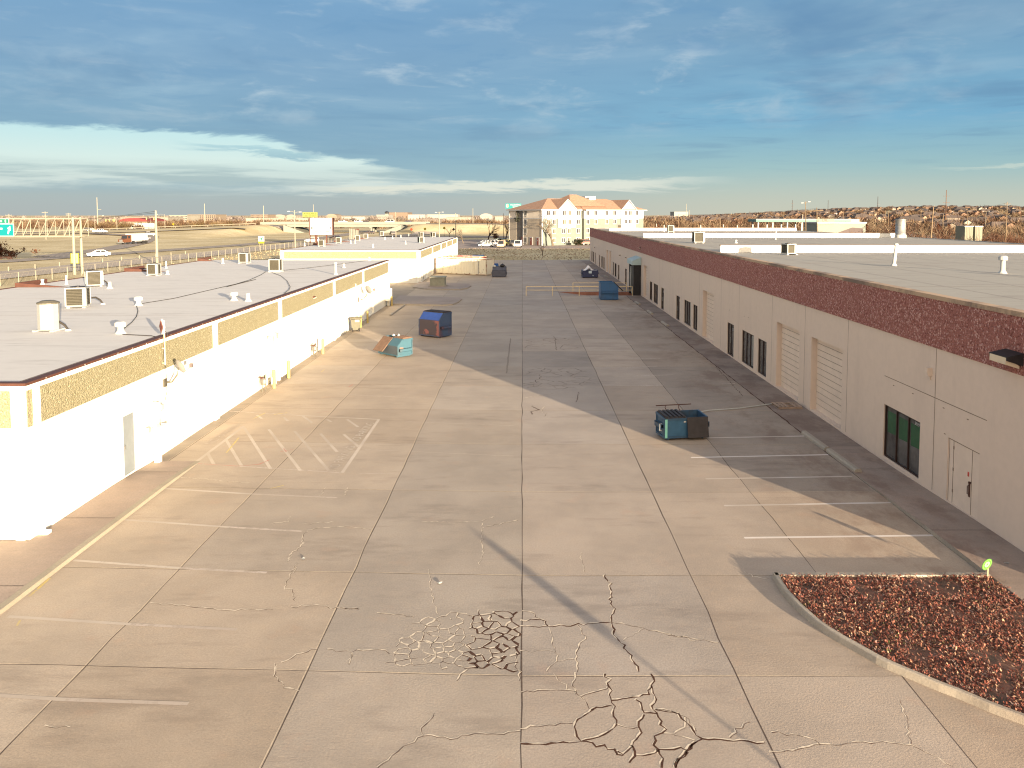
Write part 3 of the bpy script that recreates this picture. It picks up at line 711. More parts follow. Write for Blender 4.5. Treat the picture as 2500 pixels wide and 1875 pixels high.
# ================================================================== buildings
def facade(mb, X, s, y0, y1, z0, z1, ops, m=0):
    """wall on the plane X, outward side s (+1 faces +X); openings (ya, yb, za, zb, depth) cut through it"""
    ops = sorted(ops); yc = y0
    def face(ya, yb, za, zb):
        q = [(X, ya, za), (X, yb, za), (X, yb, zb), (X, ya, zb)]
        mb.quad(*(q if s > 0 else q[::-1]), m)
    for ya, yb, za, zb, dp in ops:
        if ya > yc: face(yc, ya, z0, z1)
        if za > z0: face(ya, yb, z0, za)
        if zb < z1: face(ya, yb, zb, z1)
        Xi = X - s * dp
        mb.quad((X, yb, za), (Xi, yb, za), (Xi, yb, zb), (X, yb, zb), m); mb.quad((X, ya, za), (X, ya, zb), (Xi, ya, zb), (Xi, ya, za), m)
        mb.quad((X, ya, zb), (X, yb, zb), (Xi, yb, zb), (Xi, ya, zb), m); mb.quad((X, ya, za), (Xi, ya, za), (Xi, yb, za), (X, yb, za), m)
        yc = yb
    if yc < y1: face(yc, y1, z0, z1)

# ------------------------------------------------------------------ the long beige warehouse on the right
WX, WY0, WY1, WX1 = 13.8, 18.7, 163.2, 47.3
WTOP, WBAND = 6.72, 4.97
T = thing('warehouse', 'long beige warehouse with red aggregate band, roll-up doors and grey roof', 'warehouse', (0, 0, 0))
GAR = [(34.15, 37.85, 3.58), (39.5, 43.05, 3.6), (57.4, 60.8, 3.65), (87.75, 90.8, 3.68), (124.4, 126.6, 3.65), (128.6, 130.8, 3.65)]
WIN = [(27.33, 30.1, .2, 2.2, 3), (44.8, 46.45, .17, 2.2, 2), (47.3, 49.85, .17, 2.2, 3), (62.65, 64.25, .2, 2.2, 2), (65.15, 67.8, .2, 2.2, 3), (81.1, 83.7, .22, 2.22, 3), (84.7, 86.3, .22, 2.22, 2),
       (117.0, 119.3, .2, 2.2, 3), (120.4, 121.8, .2, 2.2, 2), (134.0, 136.0, .2, 2.2, 2), (137.2, 139.4, .2, 2.2, 3), (153.9, 155.9, .2, 2.2, 2), (157.2, 159.4, .2, 2.2, 3)]
DOR = [(51.8, 53.45), (69.75, 71.4), (77.65, 79.2), (105.5, 107.2), (113.5, 115.0), (141.8, 143.4), (150.4, 152.0)]
mb = MB()
ops = [(a, b_, .10, h, .32) for a, b_, h in GAR] + [(a, b_, z0, z1, .09) for a, b_, z0, z1, _ in WIN] + [(a, b_, .05, 2.2, .10) for a, b_ in DOR] + [(23.72, 25.5, .15, 2.2, .06), (92.9, 96.6, -1.1, 3.3, .3)]
facade(mb, WX, -1, WY0, WY1, -1.3, WBAND, ops)
mb.quad((WX, WY0, -.1), (WX1, WY0, -.1), (WX1, WY0, WTOP - .1), (WX, WY0, WTOP - .1)); mb.quad((WX1, WY1, -.1), (WX, WY1, -.1), (WX, WY1, WTOP - .1), (WX1, WY1, WTOP - .1))
mb.quad((WX1, WY0, -.1), (WX1, WY1, -.1), (WX1, WY1, WTOP - .1), (WX1, WY0, WTOP - .1))
for y in (26.4, 33.6, 38.75, 43.9, 50.6, 55.2, 62.0, 74.4, 80.2, 92, 104, 110.5, 123, 132, 145, 158):
    mb.quad((WX - .004, y - .014, .15), (WX - .004, y - .014, WBAND), (WX - .004, y + .014, WBAND), (WX - .004, y + .014, .15), 1)
ya, za = on_wall(2160, 917, WX); yb, zb = on_wall(2410, 1027, WX)
mb.quad((WX - .004, ya, za - .012), (WX - .004, ya, za + .012), (WX - .004, yb, zb + .012), (WX - .004, yb, zb - .012), 1)
for q in ((2182, 941), (2229, 961), (2304, 996), (2363, 1024), (2307, 1059), (1781, 757), (1817, 772), (1827, 775)):
    y, z = on_wall(*q, WX); mb.bx(WX - .012, WX, y - .045, y + .045, z - .012, z + .012, 1)
mb.build('wall', [M_beige, M_line], T)
mb = MB(); mb.bx(WX - .045, WX + .12, WY0 - .045, WY1 + .04, WBAND, WTOP - .14); mb.build('aggregate_band', M_agg_r, T)
mb = MB(); mb.bx(WX - .07, WX + .30, WY0 - .08, WY1 + .07, WTOP - .14, WTOP); mb.build('coping', M_cope_t, T)
RZ = WTOP - .12
mb = MB(); mb.bx(WX + .12, WX1, WY0, WY1, RZ - .3, RZ)
for k in range(11):
    x = 16.5 + k * 2.9; mb.strip([(x, WY0), (x, WY1)], .05, RZ + .004, 1)
for y in (31.0, 46.5, 52.4, 72.0, 88.0): mb.strip(jag([(14.4, y), (46.8, y + 1.2)], 2.0, .05, rnd), .05, RZ + .005, 1)
mb.build('roof', [M_roof2, mat('roof_seam', (.33, .29, .265), .85, .1, 3)], T)
for y, x0, x1 in ((59.4, 14.75, 47.1), (98.3, 14.9, 46.6), (136.8, 14.9, 46.9)):
    mb = MB(); mb.bx(x0, x1, y, y + .3, RZ, RZ + .49, 0); mb.bx(x0 - .03, x1 + .03, y - .02, y + .33, RZ + .49, RZ + .55, 1)
    mb.build('parapet', [M_white2, M_line], T)
mb = MB(); mb.bx(WX1 - .25, WX1 + .05, WY0, WY1, RZ, RZ + .06); mb.build('gravel_stop', M_metal, T)
for a, b_, h in GAR:
    mb = MB(); X = WX + .27; n_ = 12
    for k in range(n_):
        z0 = .08 + (h - .08) * k / n_; z1 = .08 + (h - .08) * (k + 1) / n_
        mb.bx(X, X + .05, a, b_, z0 + .022, z1, 0); mb.bx(X + .02, X + .045, a, b_, z0, z0 + .022, 1)
    mb.build('roll_up_door', [M_beige_d, M_line], T)
    mb = MB(); mb.quad((WX - .01, a, .012), (WX + .3, a, .10), (WX + .3, b_, .10), (WX - .01, b_, .012)); mb.build('door_sill', M_walk_d, T)
for i, (a, b_, z0, z1, np_) in enumerate(WIN):
    X = WX + .05; mb = MB(); fr = .06
    mb.bx(X, X + .07, a, b_, z1 - fr, z1); mb.bx(X, X + .07, a, b_, z0, z0 + fr)
    for k in range(np_ + 1):
        y = a + (b_ - a - fr) * k / np_; mb.bx(X - .004, X + .066, y, y + fr, z0 + fr, z1 - fr)
    f = mb.build('window', M_bronze, T)
    mb = MB(); mb.quad((X + .05, a, z0), (X + .05, a, z1), (X + .05, b_, z1), (X + .05, b_, z0)); mb.build('pane', M_glass, f)
    if i == 0:
        f['label'] = 'three-pane window with green blinds behind the upper glass'
        mb = MB()
        for k in range(3):
            y0_ = a + .10 + k * .9; mb.quad((X + .045, y0_, 1.2), (X + .045, y0_, 1.98), (X + .045, y0_ + .72, 1.98), (X + .045, y0_ + .72, 1.16), 0)
        mb.build('blind', M_glass_g, f)
        text('street_number', '3919', .17, M_pipe, f, basis((WX + .044, 27.62, 2.06), (0, -1, 0), (0, 0, 1)))
    elif np_ == 3 and i % 2 == 0:
        mb = MB(); mb.quad((X + .045, a + .3, z0 + .1), (X + .045, a + .3, z1 - .1), (X + .045, a + .75, z1 - .1), (X + .045, a + .75, z0 + .1)); mb.build('curtain', M_metal, f)
for a, b_ in DOR:
    X = WX + .055; mb = MB(); fr = .055
    mb.bx(X, X + .06, a, b_, 2.2 - fr, 2.2); mb.bx(X, X + .06, a, b_, .05, .13)
    for y in (a, (a + b_) / 2 + .12, b_ - fr): mb.bx(X - .004, X + .056, y, y + fr, .13, 2.2 - fr)
    f = mb.build('glass_door', M_bronze, T)
    mb = MB(); mb.quad((X + .045, a, .05), (X + .045, a, 2.2), (X + .045, b_, 2.2), (X + .045, b_, .05)); mb.build('pane', M_glass, f)
    mb = MB(); mb.tube([(X - .05, (a + b_) / 2, .9), (X - .05, (a + b_) / 2, 1.3)], .02); mb.build('handle', M_metal, f); mb = MB(); mb.bx(X - .012, X, a + .25, a + .45, 1.75, 1.95); mb.build('notice', M_metal, f)
mb = MB(); X = WX + .03                          # the plain beige door near the corner
mb.bx(X, X + .04, 23.72, 25.5, .15, 2.2, 0)
for y in (23.72, 24.13, 25.19, 25.44): mb.bx(X - .006, X, y, y + .02, .15, 2.19, 1)
mb.bx(X - .008, X, 23.72, 25.5, 2.165, 2.2, 1)
for z in (.5, 1.2, 1.9): mb.bx(X - .016, X - .006, 25.16, 25.21, z, z + .1, 1)
dr = mb.build('door', [M_beige_d, M_line], T); dr['label'] = 'beige steel door beside the near corner of the long wall'
mb = MB(); mb.tube([(X - .02, 24.24, 1.05), (X - .07, 24.24, 1.03), (X - .07, 24.24, .78), (X - .02, 24.24, .76)], .014); mb.bx(X - .02, X, 24.20, 24.28, .68, 1.12); mb.cyl(X - .03, 24.20, 1.12, 1.17, .04)
mb.build('handle', M_brown, dr)
mb = MB(); mb.bx(X - .012, X - .006, 24.28, 24.36, 1.30, 1.44); mb.build('notice', mat('red_notice', (.5, .06, .04), .6, 0), dr)
# loading dock with its torn shelter
mb = MB(); mb.bx(WX + .2, WX + .25, 92.9, 96.6, -1.1, 3.3); mb.build('dock_door', M_beige_d, T)
ds = None
mb = MB(); mb.bx(12.95, WX - .002, 92.7, 93.05, -.1, 3.55); mb.bx(12.95, WX - .002, 96.45, 96.8, -.1, 3.55); mb.bx(12.93, 13.2, 93.05, 94.5, .0, 3.5); mb.bx(12.93, 13.15, 95.1, 96.45, .15, 2.5)
ds = mb.build('dock_shelter', M_black, T)
mb = MB(); mb.ext([(WX - .01, 92.5, 4.45), (12.75, 92.5, 4.05), (12.75, 92.5, 3.55), (WX - .01, 92.5, 3.55)], (0, 4.5, 0)); mb.build('canopy', mat('pale_teal_metal', (.36, .46, .47), .5, .1, 2), ds)
mb = MB(); mb.tube([(12.90, 94.75, 3.3), (12.86, 94.55, 2.0), (12.85, 94.3, .9), (12.92, 93.9, .15)], .05, 5); mb.tube([(12.9, 94.6, 3.2), (12.9, 94.5, 1.2), (12.9, 94.1, .3)], .03, 4); mb.build('torn_strip', M_pipe, ds)
# small things fixed to the wall
def wall_light(y, z, s, X, label, big=False):
    t = thing('wall_light', label, 'wall light', (X, y, z))
    mb = MB(); k = .42 if big else .16
    mb.ext([(0, -k, k * .35), (s * k * 1.1, -k, k * .1), (s * k * 1.1, -k, -k * .15), (0, -k, -k * .5)], (0, 2 * k, 0)); mb.build('housing', M_black if big else M_brown, t)
    mb = MB(); mb.ext([(s * k * 1.12, -k * .9, k * .05), (s * k * 1.12, -k * .9, -k * .40), (s * k * .2, -k * .9, -k * .70), (s * k * .2, -k * .9, -k * .5)], (0, 1.8 * k, 0)); mb.build('lens', mat('lamp_lens', (.62, .52, .38), .3, .05), t)
y, z = on_wall(2484, 872, WX - .045); wall_light(22.15, 5.45, -1, WX - .045, 'large dark flood light on the red aggregate at the near wall corner', True)
y, z = on_wall(1564, 605, WX - .045); wall_light(y, z, -1, WX - .045, 'small brown light high on the red band above the loading dock')
for q, lb in (((1514.5, 623), 'small dark lamp on the beige wall, farther of the pair left of the dock canopy'), ((1529, 629), 'small dark lamp on the beige wall, nearer of the pair left of the dock canopy'), ((1452.5, 604.5), 'small dark lamp on the beige wall near its far end')):
    y, z = on_wall(*q, WX); wall_light(y, z, -1, WX, lb)
y, z = on_wall(2272, 907, WX)
mb = MB(); mb.box((WX - .07, y, z), (.14, .20, .28)); mb.box((WX - .15, y, z + .03), (.02, .17, .2)); mb.bx(WX - .03, WX, y - .03, y + .03, z - .28, z - .14)
tag(mb.build('junction_box', M_beige_d), 'small beige box fixed on the warehouse wall above the green window', 'junction box')

# ------------------------------------------------------------------ the two white buildings on the left
def low_building(label, y0, y1, x0, top, pil, recs, doors=(), sidewin=False):
    X = -14.1; T = thing('low_building', label, 'building', (0, 0, 0))
    bz = 3.34; bt = top - .22
    mb = MB(); facade(mb, X, 1, y0, y1, 0, top - .08, [(a, b_, .12, h, .22) for a, b_, h in recs] + [(a, b_, .12, 2.32, .05) for a, b_ in doors])
    mb.quad((x0, y0, 0), (X, y0, 0), (X, y0, top - .08), (x0, y0, top - .08)); mb.quad((X, y1, 0), (x0, y1, 0), (x0, y1, top - .08), (X, y1, top - .08)); mb.quad((x0, y1, 0), (x0, y0, 0), (x0, y0, top - .08), (x0, y1, top - .08))
    mb.build('wall', M_white, T)
    mb = MB(); mb.bx(X, X + .03, y0 + .05, y1 - .05, bz, bt); mb.bx(x0 + .1, X - .3, y0 - .03, y0, bz, bt); mb.build('aggregate_band', M_agg_y, T)
    mb = MB(); mb.bx(X, X + .06, y0, y1, bt, top - .08); mb.bx(x0, X, y0 - .06, y0, bt, top - .08); mb.build('trim', M_white2, T)
    mb = MB(); mb.bx(X - .2, X + .075, y0 - .085, y1 + .05, top - .08, top); mb.bx(x0 - .07, X - .2, y0 - .085, y0 + .2, top - .08, top); mb.bx(x0 - .07, x0 + .13, y0 + .2, y1, top - .08, top)
    yy = y0 + .9
    while yy < y1: mb.box((X + .078, yy, top - .04), (.006, .035, .03), m=1); yy += 1.05
    mb.build('coping', [M_brown, M_pipe], T)
    mb = MB(); mb.bx(x0 + .1, X - .15, y0 + .15, y1, top - .3, top - .035, 0)
    for k in range(1, 8): mb.strip([(x0 + .2, y0 + (y1 - y0) * k / 8), (X - .2, y0 + (y1 - y0) * k / 8)], .04, top - .031, 1)
    mb.strip([(X - .34, y0 + .2), (X - .34, y1)], .05, top - .030, 2)
    mb.build('roof', [M_roof, mat('membrane_seam', (.42, .375, .36), .85, .1, 3), mat('edge_seal', (.30, .23, .17), .9, .2, 3)], T)
    for a in pil:
        mb = MB(); mb.bx(X, X + .10, a, a + .42, 0, bt); mb.build('pilaster', M_white2, T)
    mb = MB(); mb.bx(X - .36, X - .13, y0 - .10, y0, 0, bt); mb.build('pilaster', M_white2, T)
    mb = MB(); mb.bx(x0, x0 + .5, y0 - .10, y0, 0, bt); mb.build('pilaster', M_white2, T)
    mb = MB(); mb.bx(X + .0, X + .13, y0 + .30, y0 + .50, .2, bt + .1); mb.bx(X, X + .3, y0 + .30, y0 + .50, .08, .2); mb.build('downspout', M_white2, T)
    for a, b_, h in recs:
        mb = MB()
        for k in range(8): mb.bx(X - .2, X - .17, a, b_, .12 + (h - .12) * k / 8 + .01, .12 + (h - .12) * (k + 1) / 8)
        mb.build('roll_up_door', M_white2, T); mb = MB(); mb.quad((X + .01, a, .008), (X + .01, b_, .008), (X - .2, b_, .11), (X - .2, a, .11)); mb.build('door_sill', M_walk, T)
    for a, b_ in doors:
        mb = MB(); mb.bx(X - .04, X - .012, a + .04, b_ - .04, .13, 2.28); d_ = mb.build('door', mat('grey_door', (.185, .21, .225), .6, .05), T)
        mb = MB(); mb.box((X + .01, a + .14, 1.15), (.05, .06, .14)); mb.build('handle', M_metal, d_)
        mb = MB(); mb.bx(X, X + .03, a - .05, a + .03, .12, 2.36); mb.bx(X, X + .03, b_ - .03, b_ + .05, .12, 2.36); mb.bx(X, X + .03, a + .03, b_ - .03, 2.28, 2.36); mb.build('door_frame', M_white2, d_)
    return T
LT1, LT2 = 4.64, 4.56
B1 = low_building('near white building with tan aggregate band and pale flat roof', 22.4, 84.3, -33.4, LT1, [36.1, 45.95, 59.3, 70.25, 83.85], [(32.65, 35.3, 3.0), (48.1, 49.6, 3.0), (55.9, 58.0, 3.0), (73, 75.6, 3)], [(27.75, 28.68)])
B2 = low_building('farther white building with tan aggregate band, beyond the gap', 109.6, 172.8, -33.2, LT2, [125.0, 138.2, 148.5, 160.5, 172.3], [(117, 119.6, 3), (141, 144, 3)], [(113, 114)])
for T_, (xa, y_, L_) in ((B1, (-33.3, 52.5, 4.2)), (B1, (-33.3, 67.0, 4.2)), (B1, (-33.3, 82.2, 2)), (B2, (-33.1, 127, 5)), (B2, (-33.1, 141, 5)), (B2, (-33.1, 158, 5))):
    top = LT1 if T_ is B1 else LT2
    mb = MB(); mb.ext([(xa, y_, top - .02), (xa, y_, top + .27), (xa + L_ * .8, y_, top - .02)], (0, .15, 0)); mb.bx(xa - .12, xa, y_ - .0, y_ + 3.4, top, top + .27); mb.build('parapet_end', M_brown, T_)

# ------------------------------------------------------------------ roof-top equipment
def ac_unit(kind, name='air_conditioner'):
    t = thing(name, 'x y z w', 'air conditioner', (0, 0, 0), 0, 'roof-top air conditioners')
    if kind == 'round':
        mb = MB(); mb.cyl(0, 0, .05, 1.12, .41, n=10, m=0); mb.build('casing', M_ac_l, t)
        mb = MB(); mb.lathe(0, 0, [(.43, 1.12), (.43, 1.17), (.24, 1.25), (.08, 1.25)], 16); mb.build('fan_guard', M_ac, t)
    else:
        w_, h = {'big': (.98, .98), 'mid': (.80, .86), 'small': (.72, .70)}[kind]
        q = w_ / 2; mb = MB(); mb.bx(-q, q, -q, q, .08, .14); mb.bx(-q, q, -q, q, h, h + .07)
        for a in (-1, 1):
            for b_ in (-1, 1): mb.box((a * (q - .03), b_ * (q - .03), h / 2 + .05), (.07, .07, h - .1))
        mb.build('casing', M_ac_l, t)
        mb = MB(); mb.bx(-q + .04, q - .04, -q + .04, q - .04, .14, h, 0)
        for k in range(10): mb.bx(-q + .03, q - .03, -q + .025, q - .025, .16 + k * (h - .2) / 10, .175 + k * (h - .2) / 10, 1)
        mb.build('coil', [mat('coil_guard', (.030, .027, .017), .7, .2, 8), M_ac], t)
        mb = MB(); mb.bx(q - .16, q + .02, -q - .02, -q + .16, .12, h - .02); mb.build('service_panel', M_ac_l, t)
        mb = MB(); mb.cyl(0, 0, h + .07, h + .10, q * .72, n=16); mb.cyl(0, 0, h + .10, h + .13, .12, n=8); mb.build('fan_guard', M_black, t)
    mb = MB(); q = .36
    for a in (-1, 1): mb.box((a * q, 0, .025), (.14, .9, .05))
    mb.build('sleepers', M_pipe, t)
    return t
ACP = {}
def ac(kind, u, v, zr, label, rz=0.0, tan=False, name=None, scale=1.0, pos=None):
    x, y = pos if pos else at(u, v, zr)
    if kind not in ACP:
        ACP[kind] = ac_unit(kind); o = ACP[kind]; o.location = (x, y + .4, zr); o.rotation_euler.z = rz; o['label'] = label; o.scale = (scale,) * 3
    else: o = dup(ACP[kind], (x, y + .4, zr), rz, label, scale)
    bpy.context.view_layer.update(); return o
Z1, Z2 = LT1 - .035, LT2 - .035
ac('round', 106, 810, Z1, 'white round air conditioner nearest the camera on the near roof')
ac('big', 181, 752, Z1, 'square brown air conditioner behind the round white one', .25)
ac('big', 222, 700, Z1, 'square air conditioner with white corner panel, third along the near roof', .6)
ac('mid', 371, 673, Z1, 'square brown air conditioner alone in the middle of the near roof', .05)
ac('mid', 594, 643, Z1, 'pale air conditioner farthest back on the near roof', .0, scale=1.1)
ac('mid', 670, 664, Z1, 'pale air conditioner where black cables meet on the near roof', 1.57, scale=1.15)
def z2(a, b_): return 600 + a / 8.848, 490 + b_ / 8.848
def z4(a, b_): return 840 + a / 7.628, 490 + b_ / 7.628
for k, (q, lb) in enumerate(((z2(1635, 990), 'nearest air conditioner on the farther white roof'), (z2(2000, 920), 'second air conditioner from the front left of the farther roof'), (z4(245, 748), 'air conditioner beside two upright vents on the farther roof'),
                             (z4(395, 712), 'air conditioner right of the two upright vents on the farther roof'), (z4(690, 655), 'air conditioner on the back edge of the farther roof, left of middle'), (z4(1425, 785), 'air conditioner at the right of the farther roof, nearer of two'),
                             (z4(1425, 672), 'air conditioner at the right of the farther roof, behind another'), (z4(1650, 678), 'lone pale air conditioner at the back right of the farther roof'))):
    ac('mid', q[0], q[1], Z2, lb, .1 * k, scale=1.1)
ac('big', 1707, 593.7, RZ, 'grey green air conditioner on the warehouse roof beside a white parapet', .02, scale=1.05)
ac('small', 1926, 619.5, RZ, 'small open sided air conditioner before the nearest warehouse parapet', .3, pos=(18.6, 55.4))
ac('mid', 1638, 567.5, RZ, 'low pale air conditioner between the two farther warehouse parapets', .0, scale=1.2)
ac('mid', 1500, 553, RZ, 'brown air conditioner at the far end of the warehouse roof', .0, pos=(18.0, 148))
# condenser lines
def hose(u, v, zr, label, off=(.9, -.1)):
    x, y = at(u, v, zr); P = [(x, y, zr + .18), (x + .25, y + .02, zr + .34), (x + .55, y, zr + .36), (x + .85, y - .1, zr + .22), (x + 1.0, y - .15, zr + .05)]
    t = thing('coolant_line', label, 'coolant line', (0, 0, 0)); mb = MB(); mb.tube(P, .045, 6); mb.tube([(p[0], p[1] + .06, p[2] * 1.0 - .03) for p in P], .02, 5); mb.build('hose', M_wire, t)
    mb = MB(); mb.cyl(x + 1.02, y - .16, zr, zr + .07, .13, .10, 10); mb.build('roof_flange', M_pipe, t)
hose(112, 806, Z1, 'black coolant line arching from the round white air conditioner')
hose(209, 742, Z1, 'black coolant line from the square brown air conditioner'); hose(231, 696, Z1, 'dark coolant line from the third air conditioner on the near roof')
# vents
VP = {}
def vent(kind, h, r):
    t = thing('roof_vent', 'x y z w', 'roof vent', (0, 0, 0), 0, 'roof vent pipes'); mb = MB()
    mb.lathe(0, 0, [(r * 2.1, 0), (r * 1.7, .05), (r * 1.1, .14), (r, h if kind != 'mush' else h - .12)], 12); mb.build('pipe', M_pipe, t)
    if kind == 'mush': mb = MB(); mb.lathe(0, 0, [(r * 1.05, h - .16), (r * 2.0, h - .13), (r * 2.0, h + .02), (r * 1.2, h + .07)], 12); mb.build('cap', M_pipe, t)
    elif kind == 'cap': mb = MB(); mb.lathe(0, 0, [(r * 1.4, h - .08), (r * 1.4, h), (r * .5, h + .03)], 10); mb.build('cap', M_pipe, t)
    return t
def put_vent(kind, u, vb, vt, zr, label, lean=0.0, pos=None, h=None, r=.07):
    x, y = pos if pos else at(u, vb, zr)
    if h is None: h = max(.25, at_depth(u, vt, y)[1] - zr)
    key = (kind, round(h * 3), round(r * 30))
    if key not in VP: VP[key] = vent(kind, h, r); o = VP[key]; o.location = (x, y, zr); o['label'] = label
    else: o = dup(VP[key], (x, y, zr), 0, label)
    o.rotation_euler.y = lean; bpy.context.view_layer.update(); return o
for kind, u, vb, vt, lb, r in (('mush', 294.7, 814, 789, 'white mushroom vent nearest the diamond sign on the near roof', .11), ('mush', 338.5, 746, 731, 'small winged white vent where a black cable bends', .10), ('mush', 571.6, 733.5, 714, 'white mushroom vent alone near the roof edge above the wall light', .10),
                            ('pipe', 268, 704.5, 688, 'short white pipe right of the third air conditioner', .10), ('pipe', 162.5, 694.5, 672, 'slim white pipe left of the third air conditioner', .06), ('cap', 104, 694.5, 682, 'stubby white vent at the far left roof edge', .08),
                            ('pipe', 406, 655, 637, 'slim white pipe right of the lone brown air conditioner', .06), ('cap', 409, 670.5, 661, 'low capped vent in front of a slim white pipe', .09), ('pipe', 544, 644, 630, 'short white pipe left of the farthest air conditioner', .09),
                            ('cap', 819.8, 670.5, 641, 'tall capped vent near the far end of the near roof edge', .09), ('cap', 839.6, 653.7, 641, 'short capped vent right of the tall capped one', .08), ('cap', 901.8, 636, 625, 'last white vent at the far corner of the near roof', .08)):
    put_vent(kind, u, vb, vt, Z1, lb, r=r)
for k, (q, t_) in enumerate(((z2(1272, 985), 515 + 0), (z4(540, 875), 0), (z4(1145, 810), 0), (z4(125, 800), 0), (z4(207, 795), 0), (z4(763, 728), 0), (z4(903, 705), 0), (z4(1058, 685), 0), (z4(1207, 660), 0), (z4(80, 735), 0))):
    put_vent('pipe', q[0], q[1], 0, Z2, 'slim white vent pipe on the farther white roof', h=.75, r=.09)
put_vent('pipe', 606, 735.6, 0, Z1, 'flat white vent stub at the near roof edge', h=.25, r=.11)
put_vent('cap', 2182, 649, 595, RZ, 'leaning yellow stained capped pipe on the warehouse roof', .09, r=.085)
put_vent('mush', 2447.5, 667, 628, RZ, 'white mushroom capped pipe nearest on the warehouse roof', .0, r=.10)
put_vent('pipe', 1893, 584.7, 560, RZ, 'slim pipe crossing the white parapet on the warehouse roof', .06, r=.06)
put_vent('cap', 1796.7, 593.7, 586, RZ, 'stubby vent behind the nearest warehouse parapet', r=.09)
for u, vb, vt in ((1621, 566.5, 552), (1710.5, 566.5, 551.5), (1603, 553, 546), (1766, 555, 547), (1800, 555, 550)):
    put_vent('pipe', u, vb, vt, RZ, 'thin white pipe near the far warehouse parapets', r=.07, h=None)
put_vent('pipe', 0, 0, 0, RZ, 'thin pipe on the warehouse roof outside the right frame edge', pos=(28.5, 26.4), h=1.5, r=.14)
x, y = at(2212, 581, RZ); t = thing('exhaust_duct', 'large round galvanised exhaust duct at the warehouse roof edge', 'duct', (45.6, 96.5, RZ))
mb = MB(); mb.lathe(0, 0, [(.62, .35), (.58, .36), (.58, 2.2), (.60, 2.24), (.52, 2.24), (.5, 1.9)], 20); mb.build('stack', M_metal, t, smooth=True)
mb = MB(); mb.lathe(0, 0, [(.66, 0), (.66, .36), (.6, .4)], 20); mb.build('base', M_pipe, t)
mb = MB(); mb.lathe(0, 0, [(.60, 1.5), (.61, 1.52), (.61, 1.56), (.60, 1.58)], 20); mb.lathe(0, 0, [(.60, .44), (.62, .46), (.62, .5), (.60, .52)], 20); mb.build('band', M_metal, t)
# cables lying on the near roof
def cable(px, label, zr=Z1):
    P = [(*at(*q, zr + .03), zr + .03) for q in px]; mb = MB(); mb.tube(P, .016, 4); tag(mb.build('roof_cable', M_wire), label, 'cable')
g6 = lambda *q: [(a / 3.539, 600 + b_ / 3.539) for a, b_ in q]
g2 = lambda *q: [(525 + a / 3.539, 460 + b_ / 3.539) for a, b_ in q]
cable(g6((1180, 518), (1192, 560), (1180, 610), (1140, 660), (1072, 715)), 'black cable curving between the mushroom vent and the winged vent')
cable(g6((1060, 765), (1150, 770), (1250, 775), (1310, 778), (1385, 795)), 'short black cable from the mushroom vent to the roof edge')
cable(g6((1205, 502), (1500, 455), (1800, 385), (2212, 290)) + g2((100, 850), (300, 790), (400, 745), (440, 718)), 'long black cable from the winged vent to a pale air conditioner')
cable(g2((490, 725), (570, 755), (625, 800), (650, 850), (640, 875), (600, 905)), 'black cable looping from the pale air conditioner to the roof edge')
cable(g2((560, 710), (750, 692), (900, 675), (1060, 655), (1180, 640), (1300, 625)), 'black cable from the pale air conditioner to the last vent')
